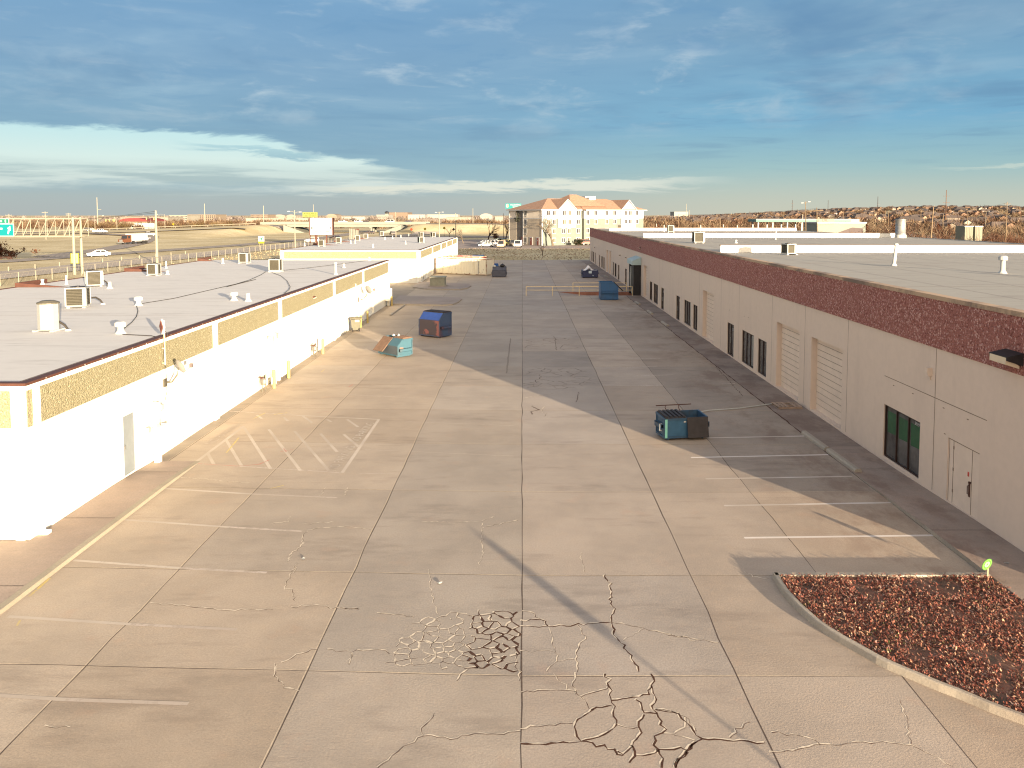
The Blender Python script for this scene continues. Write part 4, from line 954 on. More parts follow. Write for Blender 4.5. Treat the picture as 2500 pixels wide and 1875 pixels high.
# ================================================================== things standing in the lot
def sheet(mb, pts, th, m=0):                     # thin plate with thickness along its normal
    P = [Vector(p) for p in pts]; nrm = (P[1] - P[0]).cross(P[2] - P[0]).normalized()
    mb.ext([p + nrm * th / 2 for p in P], -nrm * th, m)
def ribbed(mb, o, u, v, n, m=0, th=.03, rib=.05):   # lid: plate o + u x v with ribs along v
    o, u, v = Vector(o), Vector(u), Vector(v); nn = u.cross(v).normalized()
    mb.ext([o, o + u, o + u + v, o + v], nn * th, m)
    for k in range(n):
        a = o + u * ((k + .25) / n); b_ = u * (.5 / n)
        mb.ext([a + v * .05 + nn * th, a + b_ + v * .05 + nn * th, a + b_ + v * .95 + nn * th, a + v * .95 + nn * th], nn * rib, m)
def dumpster(name, label, loc, rz, w_, d, hf, hb, slope, M_body, M_lid, lids=('closed', 'closed'), front_m=None, lidbar=False, M_in=None):
    """front is -y; low front hf, back hb, sloping front panel over 'slope' of the depth"""
    t = thing(name, label, 'dumpster', (*loc, 0), rz, 'dumpsters'); x0, x1 = -w_ / 2, w_ / 2; ys = d * slope
    prof = [(0, .09), (0, hf), (ys, hb), (d, hb), (d, .09)] if slope > 0 else [(0, .09), (0, hf), (d, hb), (d, .09)]
    mb = MB(); th = .03
    for xx in (x0, x1 - th): mb.ext([(xx, y, z) for y, z in prof], (th, 0, 0), 0)          # side walls
    mb.bx(x0 + th, x1 - th, 0, th, .09, hf, 0); mb.bx(x0 + th, x1 - th, d - th, d, .09, hb, 0); mb.bx(x0 + th, x1 - th, th, d - th, .09, .13, 0)
    if slope > 0: sheet(mb, [(x0 + th, .012, hf), (x1 - th, .012, hf), (x1 - th, ys, hb), (x0 + th, ys, hb)], .03, 0)
    e = .045                                       # rim, corner posts, skids
    mb.bx(x0 - e, x1 + e, d - .02, d + e, hb - .09, hb, 0); zt = hb if slope > 0 else hf
    for xx in (x0 - e, x1):
        mb.ext([(xx, ys, hb - .08), (xx, ys, hb), (xx, d, hb), (xx, d, hb - .08)] if slope > 0 else [(xx, 0, hf - .08), (xx, 0, hf), (xx, d, hb), (xx, d, hb - .08)], (e, 0, 0), 0)
        mb.bx(xx, xx + e, -.015, .06, .09, hf, 0); mb.bx(xx, xx + e, d - .06, d, .09, hb - .09, 0); mb.bx(xx, xx + e, .06, d - .06, .09, .17, 0)
    mb.bx(x0, x1, -e, 0, hf - .08, hf, 0) if slope == 0 else None
    mb.bx(x0, x1, -e, 0, .09, .16, 0)
    for xx in (x0 + .12, x1 - .2): mb.bx(xx, xx + .08, .05, d - .05, 0, .09, 0)
    mb.build('body', M_body, t)
    if front_m:
        mb = MB(); mb.quad((x0 + .05, -.004, .17), (x1 - .05, -.004, .17), (x1 - .05, -.004, hf - .01), (x0 + .05, -.004, hf - .01)); mb.build('front_panel', front_m, t)
    for xx, s_ in ((x0, -1), (x1, 1)):              # fork pockets on both sides
        mb = MB(); z = hf * .52
        mb.bx(min(xx + s_ * .02, xx + s_ * .16), max(xx + s_ * .02, xx + s_ * .16), .10, d - .15, z + .16, z + .19); mb.bx(min(xx + s_ * .02, xx + s_ * .16), max(xx + s_ * .02, xx + s_ * .16), .10, d - .15, z - .02, z + .01)
        mb.bx(min(xx + s_ * .135, xx + s_ * .16), max(xx + s_ * .135, xx + s_ * .16), .10, d - .15, z - .02, z + .19); mb.bx(min(xx, xx + s_ * .03), max(xx, xx + s_ * .03), .12, d - .2, z + .01, z + .16, 1)
        mb.build('fork_pocket', [M_body, M_black], t)
    lw = w_ / 2 - .01
    for k, st in enumerate(lids):
        if st == 'none': continue
        lx = x0 + k * (w_ / 2) + .005; mb = MB(); y0 = ys if slope > 0 else -.05; z0 = (hb if slope > 0 else hf) + .006
        if st == 'closed': ribbed(mb, (lx, y0, z0), (lw, 0, 0), (0, d - y0 + .04, hb - (hb if slope > 0 else hf)), 5)
        elif st == 'hang_front': ribbed(mb, (lx, -.10 if slope == 0 else ys * .9, (hf if slope == 0 else hb) + .03), (lw, 0, 0), (0, -.14 if slope == 0 else -(ys * .9 + .50), -.90 * hf if slope == 0 else -(hb - .33)), 7)
        elif st == 'hang_back': ribbed(mb, (lx, d + .06, hb), (lw, 0, 0), (0, .12, -.9), 6)
        mb.build('lid', M_lid, t)
    if lidbar:
        mb = MB(); mb.tube([(x0 + .02, d + .18, hb + .22), (x0 + 1.62, d + .18, hb + .22)], .022, 5)
        for xx in (.45, 1.05): mb.tube([(x0 + xx, d + .18, hb + .22), (x0 + xx - .03, d + .13, hb + .12), (x0 + xx + .02, d + .06, hb - .02)], .016, 5)
        mb.build('lid_bar', M_brown, t)
    return t
def paint(name, base, rust=(.22, .09, .06), amount=.6, lo=.55, hi=.7, scale=1.4): return streaked(name, base, rust, amount, scale, (1, 1, .5), .5, .4, 0, lo, hi)
M_blue_n = paint('navy_paint', (.035, .085, .15), (.05, .05, .055), .8, .5, .66)
M_grey_l = mat('charcoal_lid', (.042, .038, .040), .6, .2, 4)
D1 = dumpster('dumpster', 'navy dumpster by the shadow edge with one dark lid hanging open', (6.85, 32.95), R(11), 1.86, .96, .93, .99, 0, M_blue_n, M_grey_l, ('closed', 'hang_front'), mat('steel_blue_paint', (.04, .115, .20), .5, .15, 3), True)
mb = MB(); mb.bx(-.945, -.84, -.055, -.045, .12, .90, 0); D1c = mb.build('corner_plate', mat('pale_teal_paint', (.22, .55, .47), .5, .1, 3), D1)
mb = MB(); mb.tube([(-1.0, .16, .68), (-1.10, .15, .68), (-1.10, .15, .40), (-1.0, .16, .38)], .018, 6, 0); mb.build('handle', M_pipe, D1); mb = MB(); mb.bx(-.12, -.02, -.052, -.045, .74, .80, 0); mb.build('sticker', M_pipe, D1)
M_blue_h = paint('worn_blue_paint', (.055, .09, .17), (.11, .05, .06), .8, .45, .6)
M_rust_f = mat('rusted_front', (.10, .075, .085), .7, 0); n, l, b = nodes_of(M_rust_f)
c = mixrgb(n, l, ramp(n, l, noise(n, l, 1.1, 3, .55, seed=2.2), .46, .53), (.085, .07, .085), (.29, .12, .115)); l.new(c, b.inputs['Base Color'])
D2 = dumpster('dumpster', 'tall blue dumpster with rust patches on its front, lids shut', (-7.15, 61.0), R(-34), 2.02, 1.45, 1.32, 1.86, .34, M_blue_h, mat('black_lid', (.05, .042, .045), .6, .2, 4), ('closed', 'closed'), M_rust_f)
mb = MB(); mb.quad((-.96, .0, 1.345), (.96, .0, 1.345), (.96, .475, 1.862), (-.96, .475, 1.862)); mb.build('sloped_panel', mat('bright_blue_paint', (.055, .12, .42), .45, .12, 2), D2)
M_blue_l = paint('light_blue_paint', (.040, .10, .135), (.085, .08, .08), .55, .5, .68)
D3 = dumpster('dumpster', 'light blue dumpster with a ribbed brown lid hanging over its front', (-8.94, 52.78), R(-44), 2.05, 1.22, .74, 1.18, .38, M_blue_l, mat('faded_brown_lid', (.135, .085, .06), .75, .2, 5), ('hang_front', 'closed'), paint('grey_blue_front', (.05, .065, .08), (.045, .04, .045), .6))
mb = MB()
for q in ((-.35, .75, 1.27, .10), (-.1, .95, 1.25, .08), (.05, .85, 1.27, .07), (-.2, 1.05, 1.30, .06)): mb.lathe(q[0], q[1], [(q[3] * .3, q[2] - q[3]), (q[3], q[2] - .02), (q[3] * .8, q[2] + q[3] * .7), (.01, q[2] + q[3])], 8)
tag(mb.build('litter', M_pipe, loc=(-8.94, 52.78, 0), rz=R(-44)), 'white bits of rubbish lying on the light blue dumpster', 'rubbish')
mb = MB(); mb.quad((1.027, .18, .48), (1.027, .55, .50), (1.027, .50, .62), (1.027, .2, .66)); mb.build('rust_patch', mat('primer_patch', (.24, .15, .11), .8, .2, 6), D3)
M_blue_b = paint('deep_blue_paint', (.03, .105, .24), (.05, .08, .13), .7, .5, .68)
D4 = dumpster('dumpster', 'tall blue dumpster seen from the side before the yellow railing', (10.62, 88.5), R(90), 1.9, 1.95, 1.42, 1.97, .27, M_blue_b, M_grey_l, ('none', 'none'), None)
D4.rotation_euler.z = R(90); D4.location = (10.55, 88.55, 0)
mb = MB(); ribbed(mb, (-.9, .42, 1.99), (.9, 0, 0), (0, -1.05, -.98), 4, 0, .06); mb.build('open_lid', M_grey_l, D4)
mb = MB(); mb.bx(-.97, -.95, .35, .95, .78, .98); mb.build('fork_plate', M_blue_b, D4)
M_blue_d = paint('dark_navy_paint', (.032, .042, .10), (.10, .04, .03), .5, .55, .7)
D5 = dumpster('dumpster', 'dark navy dumpster heaped with rubbish near the far wall', (10.12, 118.5), R(2), 2.25, 1.6, 1.12, 1.16, 0, M_blue_d, M_grey_l, ('none', 'none'))
mb = MB(); mb.bx(-.25, .2, -.06, -.048, .68, 1.05, 0); mb.bx(.33, .45, -.06, -.048, .28, .42, 0); mb.build('sticker', mat('pale_sticker', (.55, .66, .72), .6, .2, 14), D5)
t = thing('rubbish_heap', 'pale heap of rubbish bags rising out of the navy dumpster', 'rubbish', (10.12, 118.5, 0), R(2)); rr = random.Random(5)
mb = MB(); G = [[(x, y, 1.0 + max(0, .78 - abs(x + .2) * 1.0 - abs(y - .8) * .55) * 1.1 + rr.uniform(0, .16)) for x in np.linspace(-1.05, 1.05, 12)] for y in np.linspace(.06, 1.5, 8)]
for j in range(7):
    for i in range(11): mb.quad(G[j][i], G[j][i + 1], G[j + 1][i + 1], G[j + 1][i])
mb.build('bags', mat('pale_bags', (.66, .65, .66), .6, .25, 3), t)
D6 = dumpster('dumpster', 'dark grey dumpster with bags on its lids by the white container', (-3.5, 119.7), R(-3), 2.0, 1.5, 1.02, 1.5, .5, paint('slate_paint', (.055, .06, .085), (.06, .04, .04), .5), M_grey_l, ('closed', 'closed'), mat('slate_front', (.07, .075, .10), .6, .15, 3))
mb = MB(); sheet(mb, [(-.98, .0, 1.05), (.98, .0, 1.05), (.98, .74, 1.53), (-.98, .74, 1.53)], .04); mb.build('sloped_panel', mat('slate_lid', (.075, .08, .105), .6, .15, 3), D6)
t = thing('rubbish_bag', 'black rubbish bag lying on top of the dark grey dumpster', 'rubbish bag', (-3.0, 120.5, 1.53)); mb = MB(); mb.lathe(0, 0, [(.25, 0), (.42, .12), (.36, .3), (.12, .42), (.05, .5)], 9); mb.build('bag', M_black, t)
t = thing('rubbish_bag', 'white rubbish bag at the left end of the dark grey dumpster', 'rubbish bag', (-4.2, 120.4, 1.5)); mb = MB(); mb.lathe(0, 0, [(.15, 0), (.25, .1), (.2, .22), (.05, .3)], 9); mb.build('bag', M_pipe, t)
D7 = dumpster('dumpster', 'bright blue dumpster beside the right end of the white container', (-5.0, 134.6), R(0), 1.75, 1.3, 1.05, 1.1, 0, paint('royal_blue_paint', (.02, .10, .34), (.02, .07, .2), .5), M_grey_l, ('none', 'none'))
D8 = dumpster('dumpster', 'blue dumpster showing above the red container roof', (-8.2, 148.5), R(0), 2.1, 1.4, 1.6, 1.85, .3, paint('sky_blue_paint', (.04, .17, .36), (.03, .1, .2), .5), M_grey_l, ('closed', 'none'))

# shipping containers
def container(label, loc, rz, L, M_side, M_top, marks=False):
    t = thing('shipping_container', label, 'container', (*loc, 0), rz, 'shipping containers'); w_, h = 2.44, 2.55
    mb = MB(); n_ = int(L / .28)
    P = []
    for k in range(n_ + 1):
        x = .12 + (L - .24) * k / n_; off = .03 if k % 2 else 0
        P += [(x - .04, off), (x + .04, off)]
    for k in range(len(P) - 1):
        (xa, ya), (xb, yb) = P[k], P[k + 1]
        mb.quad((xa, ya, .18), (xb, yb, .18), (xb, yb, h - .1), (xa, ya, h - .1)); mb.quad((xb, w_ - yb, .18), (xa, w_ - ya, .18), (xa, w_ - ya, h - .1), (xb, w_ - yb, h - .1))
    mb.quad((.02, w_, .18), (.02, 0, .18), (.02, 0, h - .1), (.02, w_, h - .1)); mb.quad((L - .02, 0, .18), (L - .02, w_, .18), (L - .02, w_, h - .1), (L - .02, 0, h - .1))
    mb.build('side_panels', M_side, t)
    mb = MB()
    for x in (0, L - .12):
        for y in (0, w_ - .12): mb.bx(x, x + .12, y - .01, y + .13, 0, h)
    mb.bx(.12, L - .12, -.01, .1, h - .11, h); mb.bx(.12, L - .12, w_ - .1, w_ + .01, h - .11, h); mb.bx(.12, L - .12, -.01, .1, .05, .18); mb.bx(.12, L - .12, w_ - .1, w_ + .01, .05, .18)
    for x in (0, L - .1): mb.bx(x, x + .1, .13, w_ - .13, h - .11, h); mb.bx(x, x + .1, .13, w_ - .13, .05, .18)
    mb.build('frame', streaked('rusty_frame', (.50, .44, .33), (.16, .055, .03), .95, 1.5, (1, 1, 1), lo=.42, hi=.6), t)
    mb = MB(); n_ = int(L / .3)
    for k in range(n_): mb.bx(.12 + (L - .24) * k / n_, .12 + (L - .24) * (k + .5) / n_, .12, w_ - .12, h - .06, h - .02)
    mb.bx(.1, L - .1, .1, w_ - .1, h - .1, h - .06); mb.build('roof', M_top, t)
    if marks:
        mb = MB(); mb.bx(L - 1.55, L - 1.43, -.045, .0, .15, h - .05, 0)
        rr = random.Random(3)
        for k in range(34): z = .25 + k * .06; mb.bx(L - 1.42, L - 1.42 + rr.uniform(.02, .13), -.006, -.002, z, z + rr.choice((.02, .04)), 1)
        for k in range(16):
            x, z = rr.uniform(.3, L - .3), rr.choice((.2, .22, .25, .5, .9, 1.2)); mb.box((x, -.004, z), (rr.uniform(.05, .2), .004, rr.uniform(.03, .12)), m=2)
        mb.build('markings', [M_pipe, M_black, mat('rust', (.14, .05, .025), .9, .3, 6)], t)
    return t
M_cont = streaked('white_container_paint', (.66, .63, .52), (.42, .33, .22), .5, 1.2, (1, 1, .2))
container('long white rust stained shipping container beside the farther building', (-13.75, 127.0), R(-27.5), 9.3, M_cont, M_cont, True)
container('red roofed shipping container standing behind the white one', (-13.2, 132.6), R(-26), 7.0, streaked('red_container', (.42, .10, .09), (.3, .06, .05), .4), streaked('red_roof_paint', (.55, .17, .18), (.6, .4, .4), .4))

# wheeled bin
t = thing('trash_cart', 'grey green wheeled trash cart against the white wall', 'trash cart', (-13.45, 64.3, 0), R(8))
mb = MB(); mb.add([(-.30, -.34, .12), (.30, -.34, .12), (.30, .30, .12), (-.30, .30, .12), (-.38, -.42, 1.02), (.38, -.42, 1.02), (.38, .40, 1.02), (-.38, .40, 1.02)], [(3, 2, 1, 0), (4, 5, 6, 7), (0, 1, 5, 4), (1, 2, 6, 5), (2, 3, 7, 6), (3, 0, 4, 7)])
mb.bx(-.41, .41, -.45, .43, .98, 1.03); mb.bx(-.30, .30, -.36, -.34, .55, .58); mb.build('body', mat('grey_green_plastic', (.11, .108, .08), .55, .1, 4), t)
mb = MB(); mb.ext([(-.42, -.47, 1.035), (-.42, -.47, 1.07), (-.42, .0, 1.13), (-.42, .46, 1.07), (-.42, .46, 1.035)], (.84, 0, 0)); mb.build('lid', mat('olive_lid', (.12, .11, .07), .55, .1, 4), t)
for xx in (-.27, .27):
    mb = MB(); mb.add([(xx + s_ * .04, .28 * 0 - .36 + .13 * math.cos(a), .13 + .13 * math.sin(a)) for s_ in (-1, 1) for a in np.linspace(0, 2 * math.pi, 12, endpoint=False)], [tuple(range(11, -1, -1)), tuple(range(12, 24))] + [(i, (i + 1) % 12, 12 + (i + 1) % 12, 12 + i) for i in range(12)]); mb.build('wheel', M_black, t)
mb = MB(); mb.tube([(-.3, -.47, 1.02), (-.3, -.54, 1.0), (.3, -.54, 1.0), (.3, -.47, 1.02)], .018, 5); mb.build('handle', M_black, t)
mb = MB(); mb.quad((-.05, -.418, .78), (.28, -.418, .78), (.28, -.425, .95), (-.05, -.425, .95)); mb.build('label', M_pipe, t)

# bollards along the left wall
def bollard(x, y, label, M_, h=.95):
    t = thing('bollard', label, 'bollard', (x, y, 0), 0, 'bollards along the white wall'); mb = MB(); mb.lathe(0, 0, [(.09, 0), (.09, h), (.075, h + .04), (.02, h + .07)], 12); mb.build('post', M_, t); return t
B0 = bollard(-13.43, 81.95, 'yellow bollard at the far corner of the near building', M_yellow)
for x, y, lb in ((-13.45, 69.1, 'yellow bollard behind the wheeled trash cart, farther one'), (-13.47, 66.3, 'bright yellow bollard just behind the wheeled trash cart'), (-13.48, 53.6, 'pale bollard beside the gas meter on the white wall'),
                 (-13.46, 45.6, 'pale bollard right of the white electrical cabinets'), (-13.46, 42.9, 'pale bollard left of the white electrical cabinets')): dup(B0, (x, y, 0), 0, lb)
# wall services
t = thing('electrical_cabinet', 'pair of white electrical cabinets on the wall between two bollards', 'electrical cabinet', (-14.05, 44.4, 0))
mb = MB(); mb.bx(0, .45, -.85, .1, .45, 1.35); mb.bx(0, .55, .12, .95, .30, 1.55); mb.build('casing', M_white2, t)
mb = MB(); mb.bx(.1, .35, -.5, -.3, 0, .45); mb.bx(.1, .3, .4, .6, 0, .3); mb.build('stand', M_white2, t)
mb = MB(); mb.tube([(.06, -.75, 1.35), (.06, -.75, 2.6)], .04, 6); mb.build('conduit', M_white2, t); mb = MB(); mb.tube([(.06, .4, 1.55), (.06, .4, 2.5)], .025, 6); mb.build('conduit', M_white2, t); mb = MB(); mb.lathe(.14, -.75, [(.05, 2.5), (.12, 2.56), (.1, 2.7), (.03, 2.74)], 8); mb.build('meter', M_ac_l, t)
mb = MB(); mb.box((.08, .65, 2.55), (.14, .3, .3)); mb.lathe(.1, .9, [(.05, 2.35), (.13, 2.42), (.13, 2.6), (.05, 2.66)], 8); mb.build('meter', M_ac_l, t)
def gas_meter(y, label):
    t = thing('gas_meter', label, 'gas meter', (-13.82, y, 0), 0, 'gas meters on the white wall'); mb = MB()
    mb.tube([(0, -.2, 0), (0, -.2, .7), (.05, -.1, .82), (.05, .1, .82), (0, .2, .7), (0, .25, .3), (-.2, .25, .3)], .03, 6); mb.tube([(.12, .0, 0), (.12, .0, .95)], .025, 6); mb.build('pipework', M_ac, t)
    mb = MB(); mb.lathe(.02, 0, [(.1, .38), (.16, .42), (.16, .62), (.09, .68)], 10); mb.build('meter', M_metal, t); mb = MB(); mb.lathe(0, -.25, [(.03, .7), (.12, .74), (.12, .78), (.03, .82)], 10); mb.build('regulator', M_brown, t); return t
g = gas_meter(42.2, 'gas meter at the foot of the wall left of the cabinets'); dup(g, (-13.82, 52.7, 0), 0, 'gas meter at the foot of the wall beside a lone bollard')
t = thing('electric_meter', 'white electric meter mast and boxes beside the grey door', 'electric meter', (-14.05, 30.0, 0))
mb = MB(); mb.bx(0, .32, -.32, .62, .42, 1.32); mb.bx(0, .2, -.2, .2, 1.75, 2.25); mb.build('casing', M_white2, t)
mb = MB(); mb.bx(.1, .3, -.2, .0, 0, .42); mb.build('stand', M_white2, t); mb = MB(); mb.tube([(.08, -.05, 1.3), (.08, -.05, 2.3)], .05, 6); mb.build('conduit', M_white2, t)
mb = MB(); mb.lathe(.14, .3, [(.04, 1.86), (.14, 1.92), (.14, 2.12), (.04, 2.16)], 10); mb.bx(.0, .12, -.62, -.42, 1.25, 1.45); mb.build('meter', M_ac_l, t)
t = thing('transformer_box', 'green grey transformer box on a concrete pad by the far building', 'transformer', (*at(1069, 698, .13), .13), R(-4))
mb = MB(); mb.bx(-.95, .95, -.5, .9, .08, 1.1); mb.ext([(-1, -.6, 1.1), (-1, -.6, 1.17), (-1, .95, 1.26), (-1, .95, 1.1)], (2, 0, 0)); mb.build('casing', mat('olive_grey_paint', (.26, .26, .20), .6, .12, 3), t)
mb = MB(); mb.bx(-1.15, 1.15, -.75, 1.1, -.0, .08); mb.build('base', M_kerb, t); mb = MB(); mb.quad((.02, -.504, .1), (.03, -.504, .1), (.03, -.504, 1.08), (.02, -.504, 1.08)); mb.build('door_seam', M_line, t)
t = thing('electrical_cabinet', 'white cabinet on the far corner of the near building', 'electrical cabinet', (-14.05, 82.2, 0)); mb = MB(); mb.bx(0, .5, -.5, .7, .55, 1.75); mb.bx(.1, .35, 0, .2, 0, .55); mb.build('casing', M_white2, t)
t = thing('electrical_cabinet', 'pale cabinets on the wall under the farther dish antenna', 'electrical cabinet', (-14.05, 68.4, 0)); mb = MB(); mb.bx(0, .35, -.6, .5, .5, 1.9); mb.bx(0, .2, -2.2, -1.3, 1.2, 2.8); mb.build('casing', M_white2, t)
mb = MB(); mb.tube([(.08, -1.5, 2.8), (.08, -1.5, 3.6)], .03, 5); mb.build('conduit', M_white2, t); mb = MB(); mb.tube([(.1, .0, 1.9), (.1, .0, 2.9)], .04, 5); mb.build('conduit', M_white2, t)
# dish antennas
def dish(y, z, label, r=.42):
    t = thing('dish_antenna', label, 'dish antenna', (-14.05, y, z), 0, 'dish antennas on the white wall')
    ax = Vector((.55, .72, .42)).normalized(); c = Vector((.62, .05, .30)); a = ax.cross(Vector((0, 0, 1))).normalized(); b_ = a.cross(ax)
    mb = MB(); vs = [c - ax * .08]; fs = []; n_ = 20
    for k, (q, dp) in enumerate(((.5, -.055), (1.0, .0))):
        for i in range(n_): th = 2 * math.pi * i / n_; vs.append(c + (a * math.cos(th) + b_ * math.sin(th) * 1.1) * r * q + ax * dp)
    fs += [(0, 1 + (i + 1) % n_, 1 + i) for i in range(n_)] + [(1 + i, 1 + (i + 1) % n_, 1 + n_ + (i + 1) % n_, 1 + n_ + i) for i in range(n_)]
    o_ = len(vs); vs += [Vector(q) - ax * .025 for q in vs]; fs += [tuple(q + o_ for q in f[::-1]) for f in fs]; mb.add(vs, fs); mb.build('reflector', mat('dish_grey', (.22, .215, .205), .5, .08, 4), t, smooth=True)
    mb = MB(); mb.tube([(.0, .0, -.35), (.28, .0, -.32), (.48, .02, -.05), tuple(c - ax * .1)], .032, 6); mb.bx(-.0, .04, -.14, .14, -.5, -.2); mb.build('mast', M_ac, t)
    mb = MB(); mb.tube([tuple(c - b_ * r * 1.0), tuple(c + ax * .34 - b_ * .26)], .018, 5); mb.build('feed_arm', M_metal, t)
    mb = MB(); mb.box(tuple(c + ax * .38 - b_ * .22), (.11, .11, .16)); mb.build('receiver', mat('receiver_grey', (.13, .105, .10), .6, .1), t); return t
y, z = on_wall(432, 897, -13.6); dd = dish(y - .1, 3.15, 'grey dish antenna on the white wall under the near aggregate band', .27)
y, z = on_wall(889, 717, -13.6); dup(dd, (-14.05, y, 2.55), 0, 'pale dish antenna on the wall near the far end of the near building', 1.35)
# diamond panel antenna on its mast at the roof edge
ya, _ = on_wall(397, 850, -14.0)
t = thing('panel_antenna', 'brown diamond shaped panel antenna on a thin mast at the roof edge', 'antenna', (-13.92, ya, 0))
mb = MB(); mb.tube([(0, 0, 3.55), (0, 0, 5.30)], .028, 6); mb.tube([(-.1, 0, 4.2), (.02, 0, 4.2)], .02, 5); mb.tube([(-.1, 0, 3.62), (.02, 0, 3.62)], .02, 5); mb.build('mast', M_rail, t)
mb = MB(); k = .30; mb.ext([(-.10, -.02, 5.05 - k), (-.10 + k * .62, -k * .78, 5.05), (-.10, -.02, 5.05 + k), (-.10 - k * .62, k * .78, 5.05)], (.05, .04, 0), 0); mb.build('panel', M_pipe, t)
mb = MB(); k = .235; mb.ext([(-.108 + .0, -.03, 5.05 - k), (-.108 + k * .62, -k * .78 - .01, 5.05), (-.108, -.03, 5.05 + k), (-.108 - k * .62, k * .78 - .01, 5.05)], (-.012, -.012, 0), 0); mb.build('panel_back', mat('red_brown', (.17, .05, .035), .6, .2, 6), t)
mb = MB(); mb.tube([(0, .02, 4.9), (.03, .22, 4.75), (.03, .1, 4.5), (.0, .03, 4.4)], .010, 4); mb.tube([(.02, .0, 3.6), (.02, .05, 2.5), (.02, -.15, 2.15), (.02, -.5, 2.05), (.02, -.6, 1.9), (.02, -.6, .9)], .012, 4); mb.build('cable', M_wire, t)
y, z = on_wall(766, 725, -14.05); wall_light(y, z, 1, -14.07, 'brown flood light on the tan aggregate band of the near building')
y, z = on_wall(1085, 599, -14.05); wall_light(y, z, 1, -14.07, 'brown flood light on the tan band of the farther building')

# parking stops
def stop(p, q, label, r=.13):
    p, q = Vector(p), Vector(q); c = (p + q) / 2; d = (q - p); L = d.length
    t = thing('parking_stop', label, 'parking stop', (c.x, c.y, 0), math.atan2(d.y, d.x), 'concrete parking stops'); mb = MB()
    prof = [(-r, 0), (-r * .95, r * .7), (-r * .55, r * 1.15), (r * .55, r * 1.15), (r * .95, r * .7), (r, 0)]
    mb.ext([(-L / 2, a, b_) for a, b_ in prof], (L, 0, 0)); mb.build('block', M_kerb, t); return t
stop((12.10, 33.8), (12.16, 31.35), 'concrete parking stop touching another, farther of the nearest pair'); stop((12.17, 31.2), (12.24, 28.6), 'concrete parking stop touching another, nearest to the camera')
stop((12.2, 69.3), (12.26, 66.9), 'worn concrete parking stop opposite a glass door, third from the camera'); stop((12.23, 77.4), (12.27, 75.0), 'worn concrete parking stop, fourth from the camera'); stop((12.15, 85.4), (12.24, 83), 'worn concrete parking stop just past the tall side-on dumpster')
stop((12.5, 121.8), (12.9, 119.6), 'tan parking stop beside the heaped navy dumpster'); stop((12.6, 150.5), (12.9, 148.2), 'small parking stop at the far end of the wall')
# pallet and the white rope to the dumpster
x, y = at(1921, 993)
t = thing('wooden_pallet', 'worn wooden pallet lying before the second roll-up door', 'pallet', (x, y, 0), R(2)); mb = MB()
for k in range(3): mb.bx(-.58, .58, -.5 + k * .455, -.41 + k * .455, .022, .10)
mb.build('runners', M_wood, t); mb = MB()
for k in range(6):
    if k != 3: mb.bx(-.60 + k * .205, -.48 + k * .205 + .02, -.52, .52, .10, .122)
for k in range(3): mb.bx(-.6 + k * .53, -.46 + k * .53, -.52, .52, 0, .022)
mb.build('boards', M_wood, t)
P = [at(*q) for q in e1((690, 1352), (760, 1340), (900, 1330), (1010, 1322), (1130, 1306), (1230, 1292), (1305, 1283))]; mb = MB(); mb.tube([(p[0], p[1], .035) for p in P], .035, 5)
tag(mb.build('rope', M_pipe), 'white rope stretched on the pavement from dumpster to pallet', 'rope')
# railing round the dock ramp
def railing(label, P, n_, h=1.07):
    t = thing('guard_railing', label, 'railing', (0, 0, 0), 0, 'railings round the dock ramp'); a, b_ = Vector(P[0]), Vector(P[1])
    for z in (h, h * .62): mb = MB(); mb.tube([(a.x, a.y, z), (b_.x, b_.y, z)], .033, 6); mb.build('rail', M_rail, t)
    for k in range(n_):
        p = a.lerp(b_, k / (n_ - 1)); mb = MB(); mb.tube([(p.x, p.y, 0), (p.x, p.y, h)], .04, 6); mb.build('post', M_rail, t)
    return t
railing('cream tube railing along the near side of the dock ramp', ((.45, 92.3), (12.75, 92.3)), 5); railing('cream tube railing along the far side of the dock ramp', ((6.2, 97.4), (12.75, 97.4)), 3)
# oval yard sign
x, y = at(2409.5, 1410, .09)
t = thing('yard_sign', 'lime green oval yard sign at the corner of the planted island', 'yard sign', (11.97, 20.02, .08)); mb = MB(); mb.tube([(0, 0, 0), (0, 0, .28)], .013, 5); mb.build('stake', M_rail, t)
n_ = 24; ux, uz = Vector((.80, -.10, .42)).normalized(), Vector((-.45, -.12, .88)).normalized(); nn = ux.cross(uz); c0 = Vector((-.04, -.03, .36))
def oval(a, b_, off): return [tuple(c0 + ux * a * math.cos(2 * math.pi * i / n_) + uz * b_ * math.sin(2 * math.pi * i / n_) + nn * off) for i in range(n_)]
ux, uz = Vector((.86, 0, -.2)).normalized(), Vector((.42, -.05, .9)).normalized(); nn = ux.cross(uz)
mb = MB(); mb.ext(oval(.105, .165, 0), tuple(-nn * .008)); pan = mb.build('panel', mat('lime_green', (.05, .20, .018), .5, .05), t)
mb = MB(); A, B_ = oval(.088, .143, .003), oval(.076, .128, .003); mb.add(A + B_, [(i, (i + 1) % n_, n_ + (i + 1) % n_, n_ + i) for i in range(n_)]); mb.build('ring', mat('pale_lime', (.16, .23, .06), .5, .05), pan)
mb = MB()
for i in range(10):
    th = 2 * math.pi * i / 10; p = c0 + ux * .035 * math.cos(th) + uz * .06 * math.sin(th) + nn * .004
    mb.poly([tuple(p + ux * .022 * math.cos(q) + uz * .028 * math.sin(q)) for q in np.linspace(0, 6.28, 7)[:-1]])
mb.build('emblem', M_ac_l, pan)
